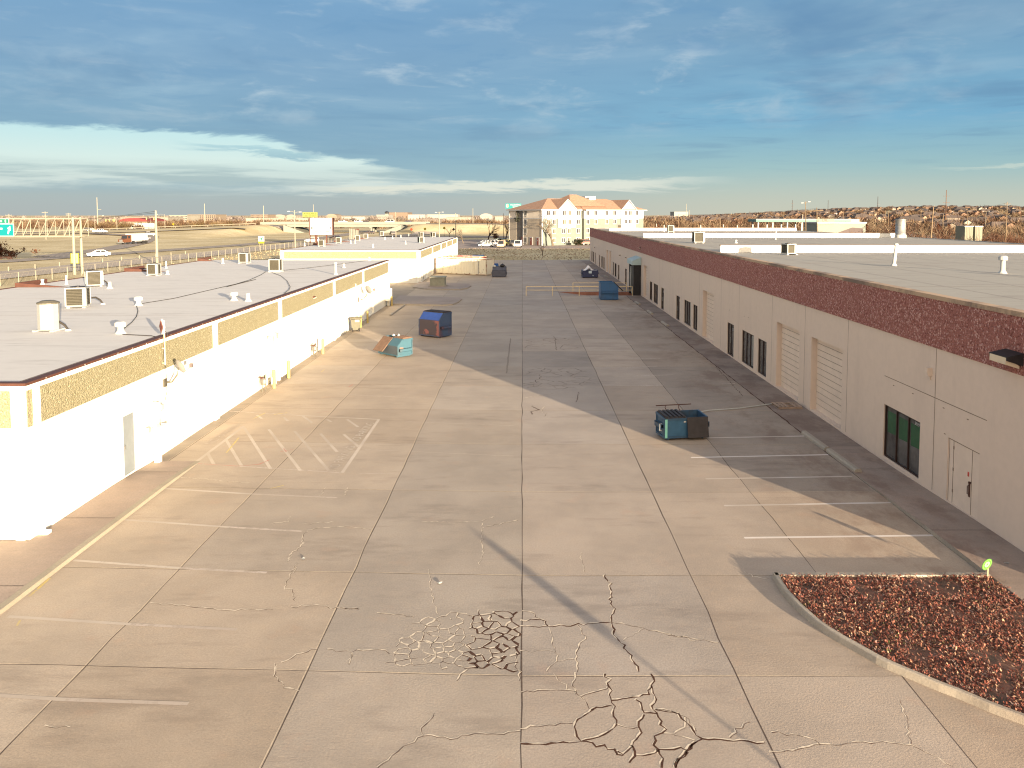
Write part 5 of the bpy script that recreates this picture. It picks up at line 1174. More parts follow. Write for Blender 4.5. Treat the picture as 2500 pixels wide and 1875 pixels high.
# scraps of litter
for (u, v), lb in (((2458, 1387), 'crumpled white paper on the sunlit walk by the yard sign'), ((1074.6, 1424.5), 'white cup lying on the concrete above the crazed patch'), ((740.5, 1365.5), 'white scrap lying on the concrete right of the faded stall lines')):
    x, y = at(u, v); z = .13 if u > 2000 else .012; rr = random.Random(int(u)); mb = MB()
    G = [[(i * .04 - .06 + rr.uniform(-.01, .01), j * .035 - .035, z + rr.uniform(0, .03)) for i in range(4)] for j in range(3)]
    for j in range(2):
        for i in range(3): mb.quad(G[j][i], G[j][i + 1], G[j + 1][i + 1], G[j + 1][i])
    o = mb.build('litter', M_ac_l, loc=(x, y, 0), rz=rr.uniform(0, 3)); tag(o, lb, 'litter')
# a sign post standing behind the camera, whose long thin shadow crosses the foreground
def shadow_post(tip, h, label, pw, ph):
    k = h / math.tan(SUN_EL); x, y = tip[0] + math.sin(SUN_AZ) * k, tip[1] + math.cos(SUN_AZ) * k
    t = thing('sign_post', label, 'sign post', (x, y, 0), R(30))
    mb = MB(); mb.lathe(0, 0, [(.042, 0), (.036, h - .05)], 8); mb.build('pole', M_metal, t)
    mb = MB(); mb.ext([(-pw * .5, -.06, h - ph), (pw * .5, -.06, h - ph), (pw * .36, -.06, h), (-pw * .36, -.06, h)], (0, .02, 0)); mb.build('panel', M_metal, t)
shadow_post(at(1164, 1300), 2.9, 'grey sign post standing behind the camera', .34, .74)
# ================================================================== roads
def road(name, pts, w_, m, dz=.05, dash=None, edge=None):
    mb = MB(); P = []
    for k in range(len(pts) - 1):
        a, b_ = Vector(pts[k]), Vector(pts[k + 1]); n_ = max(1, int((b_ - a).length / 6))
        P += [a.lerp(b_, i / n_) for i in range(n_)]
    P.append(Vector(pts[-1])); L, Rr = [], []
    for i, p in enumerate(P):
        t = (P[min(i + 1, len(P) - 1)] - P[max(i - 1, 0)]).normalized(); nn = Vector((-t.y, t.x)); L.append(p - nn * w_ / 2); Rr.append(p + nn * w_ / 2)
    def zz_(p): return terr(p.x, p.y) + dz
    zc = [max(zz_(L[i]), zz_(Rr[i]), zz_(P[i])) for i in range(len(P))]
    for i in range(len(P) - 1):
        mb.quad((*L[i], zc[i]), (*L[i + 1], zc[i + 1]), (*Rr[i + 1], zc[i + 1]), (*Rr[i], zc[i]), 0)
        for off, pat in ((0, dash), (w_ / 2 - .4, edge), (-w_ / 2 + .4, edge)):
            if not pat or (pat == 'dash' and i % 3): continue
            t = (P[i + 1] - P[i]).normalized(); nn = Vector((-t.y, t.x)) * (off); q = Vector((-t.y, t.x)) * .12
            a, b_ = P[i] + nn, (P[i + 1] if pat == 'solid' else P[i].lerp(P[i + 1], .8)) + nn
            mb.quad((*(a - q), zc[i] + .02), (*(b_ - q), zc[i + 1] + .02), (*(b_ + q), zc[i + 1] + .02), (*(a + q), zc[i] + .02), 1)
    return tag(mb.build(name, [m, M_paint_line]), kind='structure')
M_paint_line = mat('road_paint', (.60, .58, .50), .8, .1, 3)
M_road = mat('grey_road', (.36, .31, .26), .9, .15, .3, detail=6)
road('frontage_road', ((-98, -40), (-82, 110), (-72, 230), (-60, 330), (-46, 392)), 12, M_road, .05, 'dash', 'solid')
road('exit_ramp', ((-130, 95), (-104, 160), (-87, 245), (-80, 320), (-84, 400), (-86, 470)), 8, M_asph, .06, None, 'solid')
road('slip_road', ((-106, 178), (-114, 222), (-126, 262), (-148, 318), (-185, 345)), 7, M_asph, .055, None, None)
road('highway', ((-700, 380), (-300, 400), (-200, 424), (-122, HW_Y)), 17, M_road, .10, 'dash', None)
road('cross_highway', ((-64, HW_Y), (60, HW_Y), (220, 440)), 17, M_road, .10, 'dash', None)
road('cross_street', ((-300, 345), (-180, 352), (-128, 372)), 9, M_road, .07, None, None)
mb = MB()                                        # asphalt of the hotel yard and of the drive behind the near building
mb.quad((-62, 222, .04), (64, 222, .04), (64, 300, .04), (-62, 300, .04), 0); mb.quad((-62, 219.5, .03), (64, 219.5, .03), (64, 222, .12), (-62, 222, .12), 1)
tag(mb.build('hotel_yard', [mat('yard_asphalt', (.24, .20, .18), .9, .2, .3), M_kerb]), kind='structure')
mb = MB(); mb.quad((20, 330, .05), (-60, 322, .05), (-60, 345, .05), (20, 350, .05)); tag(mb.build('access_road', M_asph), kind='structure')
mb = MB(); mb.quad((90, 300, .06), (190, 300, .06), (190, 400, .2), (90, 400, .2)); tag(mb.build('station_forecourt', M_road), kind='structure')

# ------------------------------------------------------------------ overpass
M_bconc = mat('bridge_concrete', (.185, .19, .165), .85, .08, .3)
t = thing('highway_overpass', 'pale concrete highway overpass crossing beyond the white billboard', 'overpass', (0, 0, 0)); zb = 4.7
mb = MB(); mb.bx(-124, -62, HW_Y - 9, HW_Y + 9, zb - .35, zb + .02); mb.build('deck', M_bconc, t)
for y in (HW_Y - 9.25, HW_Y + 8.95): mb = MB(); mb.bx(-136, -50, y, y + .3, zb - .5, zb + .85); mb.build('parapet', M_bconc, t)
for y in (-8.2, -4, 0, 4, 8.2): mb = MB(); mb.bx(-122.5, -63.5, HW_Y + y - .35, HW_Y + y + .35, zb - 1.75, zb - .36); mb.build('girder', M_bconc, t)
for x in (-107, -79): mb = MB(); mb.bx(x - .6, x + .6, HW_Y - 8, HW_Y + 8, zb - 2.5, zb - 1.76); [mb.cyl(x, HW_Y + q, -.2, zb - 2.51, .5) for q in (-6.5, 0, 6.5)]; mb.build('pier', M_bconc, t)
for x, s_ in ((-123.5, 1), (-62.5, -1)):
    mb = MB(); mb.ext([(x, HW_Y - 11, zb - .6), (x + s_ * 11, HW_Y - 11, -.1), (x, HW_Y - 11, -.1)], (0, 22, 0)); mb.build('abutment', M_bconc, t)
# guard rail along the raised highway
t = thing('guard_rail', 'pale guard rail running along the top of the grassy embankment', 'guard rail', (0, 0, 0)); mb = MB(); P = [(x, 415.5 if x > -130 else 415.5 - (-130 - x) * .10, 0) for x in range(-330, -130, 8)]
P = [(p[0], p[1], terr(p[0], p[1] + 6) + .75) for p in P]; mb.tube(P, .18, 4); mb.build('rail', M_post, t); mb = MB()
for p in P: mb.box((p[0], p[1] + .2, p[2] - .4), (.18, .18, .8))
mb.build('posts', M_post, t)

# ------------------------------------------------------------------ chain link fence by the frontage road
t = thing('chain_link_fence', 'long chain link fence on white posts along the frontage road', 'fence', (0, 0, 0)); FP = []
for k in range(58): y = 60 + k * 3.7; FP.append((-68.5 + (y - 100) * .028, y))
for x, y in FP[::1]:
    mb = MB(); mb.cyl(x, y, 0, 1.62, .055, n=6); mb.build('post', M_post, t)
mb = MB(); mb.tube([(x, y, 1.58) for x, y in FP], .03, 5); mb.build('top_rail', M_post, t)
mb = MB()
for z in (.15, .4, .65, .9, 1.15, 1.4): mb.tube([(x, y, z) for x, y in FP], .008, 3)
x0_, y0_ = FP[0]
for k in range(int(210 / 1.2)):
    y = 60 + k * 1.2; x = -68.5 + (y - 100) * .028
    for s_ in (-1, 1): mb.tube([(x, y, .05), (x + .017, y + s_ * 1.2, 1.55)], .005, 3)
mb.build('wire_mesh', M_post, t)
t = thing('guard_rail', 'row of short pale posts along the far verge of the frontage road', 'guard posts', (0, 0, 0))
for k in range(16): y = 95 + k * 6.2; x, _ = -89 + (y - 95) * .105, 0; mb = MB(); mb.bx(x - .07, x + .07, y - .07, y + .07, 0, .8); mb.build('post', M_post, t)

# ------------------------------------------------------------------ signs on the left
M_teal = mat('sign_teal', (.0, .155, .175), .5, .04); M_signw = mat('sign_white', (.34, .35, .36), .5, .03); M_signy = mat('sign_yellow', (.17, .18, .012), .5, .04); M_sgreen = mat('sign_green', (.006, .13, .085), .5, .04)
t = thing('gantry_sign', 'overhead highway sign truss with teal panels at the left edge', 'overhead sign', (0, 0, 0)); GY = 125.0
for u in (180, 198.5):
    yy_ = GY if u < 190 else GY + 2.2; x, _ = at_depth(u, 600, yy_); mb = MB(); mb.lathe(x, yy_, [(.24, 0), (.20, 5), (.17, 8.95)], 10); mb.build('column', M_post, t)
x1_ = at_depth(198, 600, GY)[0]; x0_ = x1_ - 26; zt, zl = 8.75, 5.95; mb = MB()
for y in (GY, GY + 2.2):
    for z in (zt, zl): mb.tube([(x0_, y, z), (x1_, y, z)], .11, 6)
for k in range(20):
    xa, xb = x1_ - k * 1.3, x1_ - (k + 1) * 1.3
    for y in (GY, GY + 2.2): mb.tube([(xa, y, zt), (xb, y, zl)], .045, 4); mb.tube([(xa, y, zl), (xa, y, zt)], .045, 4) if k % 2 == 0 else None
    for z in (zt, zl): mb.tube([(xa, GY, z), (xa, GY + 2.2, z)], .04, 4)
mb.build('truss', M_post, t)
def panel(name, xl, xr, y, z0, z1, m, parent, border=.10):
    mb = MB(); mb.bx(xl, xr, y, y + .06, z0, z1, 0); o = mb.build(name, M_signw, parent)
    mb = MB(); mb.bx(xl + border, xr - border, y - .01, y, z0 + border, z1 - border); mb.build('face', m, o); return o
xr = at_depth(37, 560, GY)[0]; zt_, zb_ = at_depth(20, 546, GY)[1], at_depth(20, 577, GY)[1]
p_ = panel('sign_panel', xr - 6.2, xr, GY - .35, zb_, zt_, M_teal, t)
mb = MB(); cx, cz = xr - .75, (zt_ + zb_) / 2 + .05; yq = GY - .37
mb.poly([(cx - .28, yq, cz - .62), (cx - .06, yq, cz - .70), (cx + .12, yq, cz - .12), (cx + .28, yq, cz - .14), (cx + .24, yq, cz + .62), (cx - .26, yq, cz + .24), (cx - .10, yq, cz + .1)][::1]); mb.bx(xr - 3.6, xr - 1.75, yq, yq + .01, cz + .02, cz + .30); mb.build('arrow', M_signw, p_)
xr2 = at_depth(25, 540, GY)[0]; p_ = panel('sign_panel', xr2 - 5.5, xr2, GY - .35, zt_ + .02, zt_ + .78, M_sgreen, t, .07)
mb = MB(); mb.bx(xr2 - 3, xr2 - 1.05, GY - .37, GY - .36, zt_ + .25, zt_ + .5); mb.bx(xr2 - .62, xr2 - .42, GY - .37, GY - .36, zt_ + .18, zt_ + .62); mb.build('legend', M_signw, p_)
SY = 127.0; xl, z1_ = at_depth(171.5, 618, SY); xr, z0_ = at_depth(193.5, 643.5, SY)
t = thing('speed_sign', 'yellow bordered square exit speed sign beside the gantry columns', 'road sign', (0, 0, 0)); mb = MB(); mb.cyl((xl + xr) / 2 + .05, SY + .1, 0, z1_, .05, n=6); mb.build('post', M_post, t)
mb = MB(); mb.bx(xl, xr, SY, SY + .04, z0_, z1_); p_ = mb.build('panel', M_signy, t); mb = MB(); mb.bx(xl + .14, xr - .14, SY - .01, SY, z0_ + .08, z1_ - .08); mb.build('face', mat('sign_pale_yellow', (.24, .26, .18), .5, .03), p_)
text('legend', '50', .55, M_signy, p_, basis(((xl + xr) / 2, SY - .015, z0_ + .75), (1, 0, 0), (0, 0, 1)))
SY = 213.0; xl, z1_ = at_depth(630.3, 576.5, SY); xr, z0_ = at_depth(645.4, 594.5, SY)
t = thing('airport_sign', 'white airport symbol sign with a yellow plate, behind the fence', 'road sign', (0, 0, 0)); mb = MB()
for x in (xl + .3, xr - .3): mb.cyl(x, SY + .1, 0, z1_, .05, n=6)
mb.build('post', M_post, t); mb = MB(); mb.bx(xl, xr, SY, SY + .05, z0_ + .55, z1_); p_ = mb.build('panel', M_signw, t)
mb = MB(); cx, cz = (xl + xr) / 2, (z0_ + .55 + z1_) / 2
for pts in (((-.58, .12), (-.5, .22), (.5, .42), (.58, .5), (.52, .28), (.22, .14), (.12, -.5), (-.08, -.52), (-.1, .08), (-.4, .02)), ((-.58, -.45), (-.3, -.45), (-.3, -.2), (-.58, -.2))): mb.poly([(cx + a, SY - .008, cz + b_) for a, b_ in pts])
mb.build('symbol', M_sgreen, p_); mb = MB(); mb.bx(xl, xr, SY, SY + .05, z0_, z0_ + .52); mb.build('plate', M_signy, t)
# white billboard
SY = 236.0; xl, z1_ = at_depth(756.5, 532, SY); xr, z0_ = at_depth(811.5, 573.3, SY)
t = thing('billboard', 'large white billboard in a brown frame on brown legs', 'billboard', (0, 0, 0)); mb = MB(); mb.bx(xl, xr, SY, SY + .25, z0_, z1_); fc = mb.build('board', M_signw, t)
mb = MB(); mb.bx(xl - .22, xl - .01, SY - .12, SY + .9, z0_ - .1, z1_ + .05); mb.bx(xr + .01, xr + .30, SY - .12, SY + .9, z0_ - .1, z1_ + .05); mb.bx(xl - .22, xr + .3, SY + .26, SY + .9, z0_ - .1, z1_ + .03); mb.build('frame', M_brown, t)
for u in (773, 797.5): x = at_depth(u, 590, SY + .5)[0]; mb = MB(); mb.bx(x - .2, x + .2, SY + .3, SY + .7, 0, z0_ - .1); mb.build('leg', mat('red_brown_leg', (.085, .035, .025), .7, .1), t)
rr = random.Random(2); mb = MB()
for row, (z, n_, h) in enumerate(((z0_ + .95, 15, .28), (z0_ + .45, 13, .22))):
    for k in range(n_):
        x = xl + .9 + k * (xr - xl - 1.8) / n_
        if rr.random() < .8: mb.quad((x, SY - .006, z - h / 2), (x + rr.uniform(.08, .22), SY - .006, z - h / 2), (x + rr.uniform(.08, .22), SY - .006, z + h / 2), (x, SY - .006, z + h / 2))
mb.quad((xl + .3, SY - .006, z0_ + 1.65), (xl + .75, SY - .006, z0_ + 1.65), (xl + .75, SY - .006, z0_ + 2.35), (xl + .3, SY - .006, z0_ + 2.35)); mb.quad((xr - .7, SY - .006, z0_ + 1.75), (xr - .35, SY - .006, z0_ + 1.75), (xr - .35, SY - .006, z0_ + 2.4), (xr - .7, SY - .006, z0_ + 2.4))
mb.build('lettering', mat('pale_grey_ink', (.09, .105, .11), .6, .1), fc)
SY = 262.0; xl, z1_ = at_depth(738.3, 518, SY); xr, z0_ = at_depth(775.3, 530.6, SY)
t = thing('letting_sign', 'yellow AVAILABLE sign raised behind the white billboard', 'sign', (0, 0, 0)); mb = MB(); mb.bx(xl, xr, SY, SY + .2, z0_, z1_); p_ = mb.build('panel', mat('pale_yellow_sign', (.165, .19, .055), .5, .04), t)
ink = mat('olive_ink', (.065, .09, .004), .6, .1); cx = (xl + xr) / 2
text('legend', 'AVAILABLE', .78, ink, p_, basis((cx, SY - .01, z1_ - .5), (1, 0, 0), (0, 0, 1)), sx=1.05); text('legend', '(405) 239-0577', .66, ink, p_, basis((cx, SY - .01, z0_ + .42), (1, 0, 0), (0, 0, 1)), sx=.98)
mb = MB(); [mb.bx(x - .12, x + .12, SY + .21, SY + .45, 0, z1_ - .1) for x in (cx - .1, cx + 1.5)]; mb.build('post', M_brown, t)
t = thing('monument_sign', 'pale slatted monument sign with a red brown top beyond the farther roof', 'sign', (0, 0, 0)); SY = 270; xl, z1_ = at_depth(853, 558, SY); xr, _ = at_depth(873.5, 560, SY)
mb = MB()
for k in range(6): x = xl + (xr - xl) * k / 6; mb.bx(x, x + .32, SY + k * .3, SY + k * .3 + .5, 0, z1_ - .1 * k)
mb.build('slats', M_bconc, t); mb = MB(); mb.bx(xr - 1.3, xr, SY + 1.9, SY + 2.2, z1_ - 1.0, z1_ - .1); mb.build('cap', mat('red_brown_cap', (.075, .025, .018), .7, .1), t); mb = MB(); mb.bx(xl - .6, xr + .8, SY - .6, SY - .4, .3, .65); mb.build('base', M_signy, t)
for u, v0, v1, Y, col_, lb in ((1236.8 - 232.5, 556, 564, 330, (.60, .08, .02), 'red curve arrow sign at the foot of the right embankment'), (1037.5, 555, 567, 330, (.7, .6, .02), 'yellow diamond road sign left of two grey poles'), (1084.5, 553, 566, 335, (.7, .6, .02), 'yellow diamond road sign right of two grey poles'), (1107.5, 556, 563, 330, (.05, .05, .05), 'dark backed road sign near the pale pole'), (423, 544, 557, 420, (.75, .55, .02), 'yellow diamond road sign on the highway verge')):
    x, z = at_depth(u, v0, Y); t = thing('road_sign', lb, 'road sign', (x, Y, terr(x, Y))); zz_ = z - terr(x, Y); mb = MB(); mb.cyl(0, 0, 0, zz_, .05, n=5); mb.build('post', M_post, t); mb = MB(); mb.ext([(0, -.05, zz_ - 1.3), (.65, -.05, zz_ - .65), (0, -.05, zz_), (-.65, -.05, zz_ - .65)], (0, .04, 0)); mb.build('panel', mat('sign_face', tuple(q * .3 for q in col_), .6, .05), t)

# ------------------------------------------------------------------ poles
def pole(label, u, vt, Y, vb=None, r=.13, m=None, arms=(), heads=(), lean=0.0, steel=False, name='utility_pole', cat='utility pole'):
    x, zt = at_depth(u, vt, Y)
    g = terr(x, Y); t = thing(name, label, cat, (x, Y, g), 0, 'poles and masts'); h = zt - g; m = m or M_pole
    mb = MB(); mb.lathe(0, 0, [(r, -.1), (r * .85, h * .5), (r * .6, h)], 8); mb.build('pole', m, t)
    for dz_, L, off in arms: mb = MB(); mb.bx(off - L / 2, off + L / 2, -r - .14, -r * .7, h - dz_ - .07, h - dz_ + .07); [mb.cyl(off + k * L / 2 * .9, -r - .05, h - dz_ + .07, h - dz_ + .25, .05, n=5) for k in (-1, -.4, .4, 1)]; mb.build('crossarm', m, t)
    for off, dz_ in heads:
        mb = MB(); mb.tube([(0, 0, h - dz_ - .3), (off * .5, 0, h - dz_ + .05), (off, 0, h - dz_ + .1)], .05, 5); mb.build('arm', m, t); mb = MB(); s_ = 1 if off > 0 else -1
        mb.bx(min(off, off + s_ * .75), max(off, off + s_ * .75), -.18, .18, h - dz_ + .02, h - dz_ + .16); mb.build('lamp', M_pipe, t)
    t.rotation_euler.y = lean; return t
pole('pale thick pole standing at the left rear edge of the near roof', 380, 514, 150, r=.26, m=M_pole_w)
pole('pale lamp post with an arm just right of the thick pale pole', 402, 523, 420, r=.14, m=M_pole_w, heads=((-3.5, .1),))
pole('pale lamp post with a long arm over the silver cars', 231, 526.5, 430, r=.14, m=M_pole_w, heads=((4.2, .0),))
pole('tall white transmission pole with short right arms', 236.5, 482, 460, r=.30, m=M_pole_w, arms=((7, 2.4, 1.2), (12, 2.4, 1.2), (17, 2.4, 1.2)))
pole('traffic signal mast with yellow heads left of the red roof', 285, 537.5, 450, r=.16, m=M_pole_w); pole('traffic signal mast right of the white lorry', 368, 536, 450, r=.16, m=M_pole_w)
def signals(label, us, v, Y, u_pole):
    t = thing('traffic_signal', label, 'traffic signal', (0, 0, 0), 0, 'traffic signals'); P = [at_depth(u, v, Y) for u in us]; mb = MB(); xp, zp = at_depth(u_pole, v, Y); mb.tube([(P[0][0], Y, P[0][1] + .3), (xp, Y, zp + .3)], .07, 5); mb.build('mast_arm', M_pole_w, t)
    for x, z in P: mb = MB(); mb.bx(x - .25, x + .25, Y - .3, Y - .08, z - .7, z + .5); mb.build('signal_head', M_yellow, t)
signals('span of yellow traffic signals left of the red roof', (259, 267.5, 277, 280), 537.5, 450, 285); signals('yellow traffic signals right of the red roof', (358, 376), 534, 450, 368)
pole('white pole in front of the grassy embankment crest, left of centre', 499, 497, 470, r=.24, m=M_pole_w); pole('white pole with a transformer above the embankment', 643, 502, 440, r=.22, m=M_pole_w, heads=())
pole('pale double arm street light left of the white billboard', 719, 513.5, 222, r=.16, m=M_pole_w, heads=((1.2, .55), (-1.2, .35)), name='street_light', cat='street light')
pole('slim mast rising behind the yellow sign', 765, 499, 520, r=.2, m=M_pole_w); pole('pale pole rising behind the farther white roof, left of the embankment end', 966, 517.5, 300, r=.16, m=M_pole_w)
pole('grey timber pole with an area light beside the hotel-side embankment', 1072, 517, 300, r=.2, m=M_pole_w, heads=((1.0, .2), (-.8, .3))); pole('pale pole right of the area light pole', 1112.5, 520.5, 310, r=.2, m=M_pole_w)
pole('pale pole just left of the hotel trees', 1154.5, 508.5, 470, r=.22, m=M_pole_w); pole('dark timber pole beside the hotel corner', 1229, 521, 300, r=.12)
pole('far left pole with crossarms above the gantry', 21.5, 522, 330, r=.15, m=M_pole_w, arms=((.6, 2.6, 0),)); pole('pole with crossarm and transformers above the gantry', 110, 516, 300, r=.15, m=M_pole_w, arms=((.5, 2.2, 0), (1.8, 1.9, 0))); pole('pole with a double crossarm near the gantry columns', 167.5, 520, 330, r=.15, m=M_pole_w, arms=((.4, 2.2, 0), (.9, 2.0, 0)))
for lb, u, vt, Y, r, kw in (
    ('timber pole with floodlights standing before the teal canopy', 1970, 492, 250, .16, dict(heads=((.7, .2), (-.7, .5)), lean=-.03)), ('leaning timber pole with a long crossarm before the canopy lettering', 1998.5, 506.5, 250, .17, dict(arms=((1.0, 5, -.6),), lean=-.05)),
    ('dark steel mast with stub arms left of the timber floodlight pole', 1934.5, 488.5, 700, .25, dict(m=M_bronze, arms=((3, 2.2, 0), (6, 2.2, 0)))), ('plain dark mast right of the timber poles', 2022, 488.5, 700, .25, dict(m=M_bronze)), ('pale pole rising left of the dark stub arm mast', 1913.7, 518, 450, .18, {}),
    ('pale pole rising behind the right end of the teal canopy', 2059, 516, 450, .18, {}), ('stout white pole behind the middle of the canopy', 1959.5, 523, 420, .3, dict(m=M_pole_w)), ('thin white mast far beyond the hotel, the taller of two', 1675.7, 497.5, 900, .3, dict(m=M_pole_w)), ('thin white mast far beyond the hotel, the shorter of two', 1683.5, 512.5, 900, .3, dict(m=M_pole_w)),
    ('short pale pole over the brown trees left of the canopy', 1759, 533, 330, .14, {}), ('slim pole above the brown trees right of the hotel', 1656.5, 523.5, 420, .15, {}), ('dark steel mast left of the round exhaust duct', 2143.5, 479.5, 520, .25, dict(m=M_bronze, arms=((5, 1.8, .6),))),
    ('pale pole left of the steel mast over the brush', 2134, 518, 380, .16, dict(arms=((.3, 2, 1),))), ('timber pole left of the exhaust duct, nearer of a pair', 2169.5, 512, 420, .17, {}), ('timber pole left of the exhaust duct, farther of a pair', 2161.6, 512.5, 440, .16, {}),
    ('tall brown transmission mast with two crossarms right of the duct', 2310.8, 463.7, 520, .3, dict(m=mat('rust_steel', (.10, .055, .035), .8, .2), arms=((4, 4.2, 0), (8.2, 4.2, 0)))), ('leaning timber pole rising right of the exhaust duct', 2272, 504.5, 150, .15, dict(lean=.05)), ('timber pole between the duct and tall mast', 2303, 522, 360, .17, {}),
    ('small timber pole amid hillside roofs at the right', 2362.8, 514.5, 420, .14, dict(arms=((.3, 2.4, .4),))), ('slim lamp pole amid hillside roofs at the right', 2407.5, 515.5, 420, .12, dict(m=M_pole_w, heads=((1.2, .1), (-1.2, .1)))), ('timber pole with crossarm at the far right above the brush', 2459, 493, 260, .15, dict(arms=((.7, 1.9, 0),))), ('slim timber pole above the duct top', 2248.6, 515, 430, .15, dict(arms=((.3, 2.2, .6),)))):
    pole(lb, u, vt, Y, r=r, **kw)
# a few spans of cable
def span(a, b_, label, sag=.7):
    A, B_ = Vector(a), Vector(b_); mb = MB(); mb.tube([A.lerp(B_, k / 10) - Vector((0, 0, 4 * sag * (k / 10) * (1 - k / 10))) for k in range(11)], .035, 3); tag(mb.build('power_line', M_wire), label, 'power line')
def pt(u, v, Y): x, z = at_depth(u, v, Y); return (x, Y, z)
span(pt(380, 516, 150), pt(110, 534, 300), 'power line running left from the thick pale pole'); span(pt(380, 520, 150), pt(21, 540, 330), 'lower power line running left from the thick pale pole')
span(pt(2279, 509, 150), pt(2459, 495, 260), 'power line from the leaning pole to the far right crossarm pole'); span(pt(2279, 506, 150), pt(1998, 510, 250), 'power line from the leaning pole to the canopy pole'); span(pt(1998, 509, 250), pt(1656, 524, 420), 'power line running left from the canopy pole')
# ================================================================== hotel
HX, HY = 5.9, 240.0; hd, hn = Vector((.829, .559, 0)), Vector((-.559, .829, 0))
def hs(u):                                       # distance along the facade for a photo column
    k = (u - 1275) / FOCAL; return (k * HY - HX) / (hd.x - k * hd.y)
def ht(u):                                       # distance along the left end wall
    k = (u - 1275) / FOCAL; return (k * HY - HX) / (hn.x - k * hn.y)
HOT = thing('hotel', 'four storey white and tan hotel with orange brown hipped roof', 'hotel', (HX, HY, 0), R(34))
HL, HD, EZ = hs(1570.5), 18.0, 10.9; s_rec0, s_rec1 = hs(1418), hs(1425.5)
M_hw = mat('hotel_white', (.36, .37, .38), .8, .05, .5); M_ht = mat('hotel_tan', (.135, .155, .14), .85, .06, .5); M_hc = mat('hotel_cream', (.72, .64, .53), .85, .05, .5); M_htp = mat('hotel_taupe', (.42, .36, .28), .85, .06, .5)
M_hr = mat('hotel_shingles', (.29, .18, .125), .9, .18, 1.5, .3); M_hg = mat('hotel_window_glass', (.035, .035, .04), .15, .3, .4, spec=.5); M_hg2 = mat('hotel_curtain_glass', (.085, .078, .05), .25, .2, .4)
def hb(mb, s0, s1, y0, y1, z0, z1, m=0): mb.bx(s0, s1, y0, y1, z0, z1, m)
ZS = 8.15
mb = MB(); hb(mb, 0, s_rec0, 0, HD, 0, ZS, 0); hb(mb, s_rec1, HL, 0, HD, 0, ZS, 0); hb(mb, s_rec0, s_rec1, 1.2, HD, 0, ZS, 1); mb.build('lower_wall', [M_ht, M_htp], HOT)
mb = MB(); hb(mb, 0, s_rec0, 0, HD, ZS, EZ, 0); hb(mb, s_rec1, HL, 0, HD, ZS, EZ, 0); hb(mb, s_rec0, s_rec1, 1.2, HD, ZS, EZ, 1); mb.build('upper_wall', [M_hw, M_ht], HOT)
t_a, t_b = ht(1277), ht(1262)
mb = MB(); hb(mb, -.06, 0, .05, t_a, .1, ZS - .12, 0); hb(mb, -.06, 0, t_b, HD, .1, ZS - .12, 0); mb.build('end_wall_lower', M_htp, HOT)
mb = MB(); hb(mb, -.06, 0, .05, t_a, ZS + .12, EZ, 0); hb(mb, -.06, 0, t_b, HD, ZS + .12, EZ, 0); mb.build('end_wall_upper', M_hc, HOT)
mb = MB(); hb(mb, -.12, 0, .0, t_a, ZS - .12, ZS + .12); hb(mb, -.12, 0, t_b, HD, ZS - .12, ZS + .12); hb(mb, -.14, 0, -.12, .25, 0, EZ); hb(mb, -.14, 0, t_a - .3, t_a, 0, EZ); hb(mb, -.14, 0, HD - .3, HD, 0, EZ); hb(mb, .0, .3, -.12, -.001, 0, EZ); mb.build('trim', M_hw, HOT)
mb = MB(); hb(mb, -.03, 0, t_a + .05, t_b - .05, .2, EZ - .3, 0)
for z in (2.9, 5.7, 8.4): hb(mb, -.07, -.03, t_a + .05, t_b - .05, z, z + .12, 1)
mb.build('stair_glazing', [mat('stair_glass', (.10, .085, .075), .3, .1, 1), M_ht], HOT)
g0, g1, gA = hs(1361), hs(1404.5), hs(1386); g2_, g3, gB = hs(1514.5), hs(1550), hs(1535)
for a, b_, c_, zb_ in ((g0, g1, gA, 5.4), (g2_, g3, gB, 2.7)):
    c_ = (a + b_) / 2; mb = MB(); mb.ext([(a, -.35, zb_), (b_, -.35, zb_), (b_, -.35, EZ), (c_, -.35, EZ + 2.9), (a, -.35, EZ)], (0, .35, 0)); mb.build('gable_bay', M_hw, HOT)
    mb = MB(); 
    for p, q in (((a - .5, EZ - .45), (c_, EZ + 3.0)), ((c_, EZ + 3.0), (b_ + .5, EZ - .45))): mb.ext([(p[0], -.75, p[1]), (q[0], -.75, q[1]), (q[0], -.75, q[1] + .25), (p[0], -.75, p[1] + .25)], (0, .45, 0))
    mb.build('gable_trim', M_hw, HOT)
    mb = MB(); mb.add([(a - .5, -.7, EZ - .2), (c_, -.7, EZ + 3.26), (b_ + .5, -.7, EZ - .2), (a - .5, 4.5, EZ - .2), (c_, 8.5, EZ + 3.26), (b_ + .5, 4.5, EZ - .2)], [(0, 1, 4, 3), (1, 2, 5, 4)]); mb.build('gable_roof', M_hr, HOT)
ov = .7; RH = 3.55; rx0, rx1 = 8.5, HL - 8.5
mb = MB()
def hip(x0, x1, y0, y1, r0, r1, yr, z0, zr):
    mb.add([(x0, y0, z0), (x1, y0, z0), (x1, y1, z0), (x0, y1, z0), (r0, yr, zr), (r1, yr, zr)], [(0, 1, 5, 4), (1, 2, 5), (2, 3, 4, 5), (3, 0, 4), (3, 2, 1, 0)])
hip(-ov, s_rec1 + .3, -ov, HD + ov, rx0, s_rec1 - 2, HD / 2, EZ, EZ + RH); hip(s_rec0, HL + ov, -ov - .25, HD + ov, s_rec0 + 6, rx1, HD / 2, EZ + .02, EZ + RH + .05)
hip(s_rec0 - 3.4, s_rec0 + 11.5, 1.0, HD - 1, s_rec0 + 2.4, s_rec0 + 5.2, HD / 2, EZ + 1.0, EZ + RH + 1.35)
mb.add([(-ov - .02, 2.2, EZ + .05), (-ov - .02, t_a + .8, EZ + .05), (4.2, t_a - 2.0, EZ + 1.95), (4.2, 4.6, EZ + 1.95)], [(1, 0, 3, 2)])
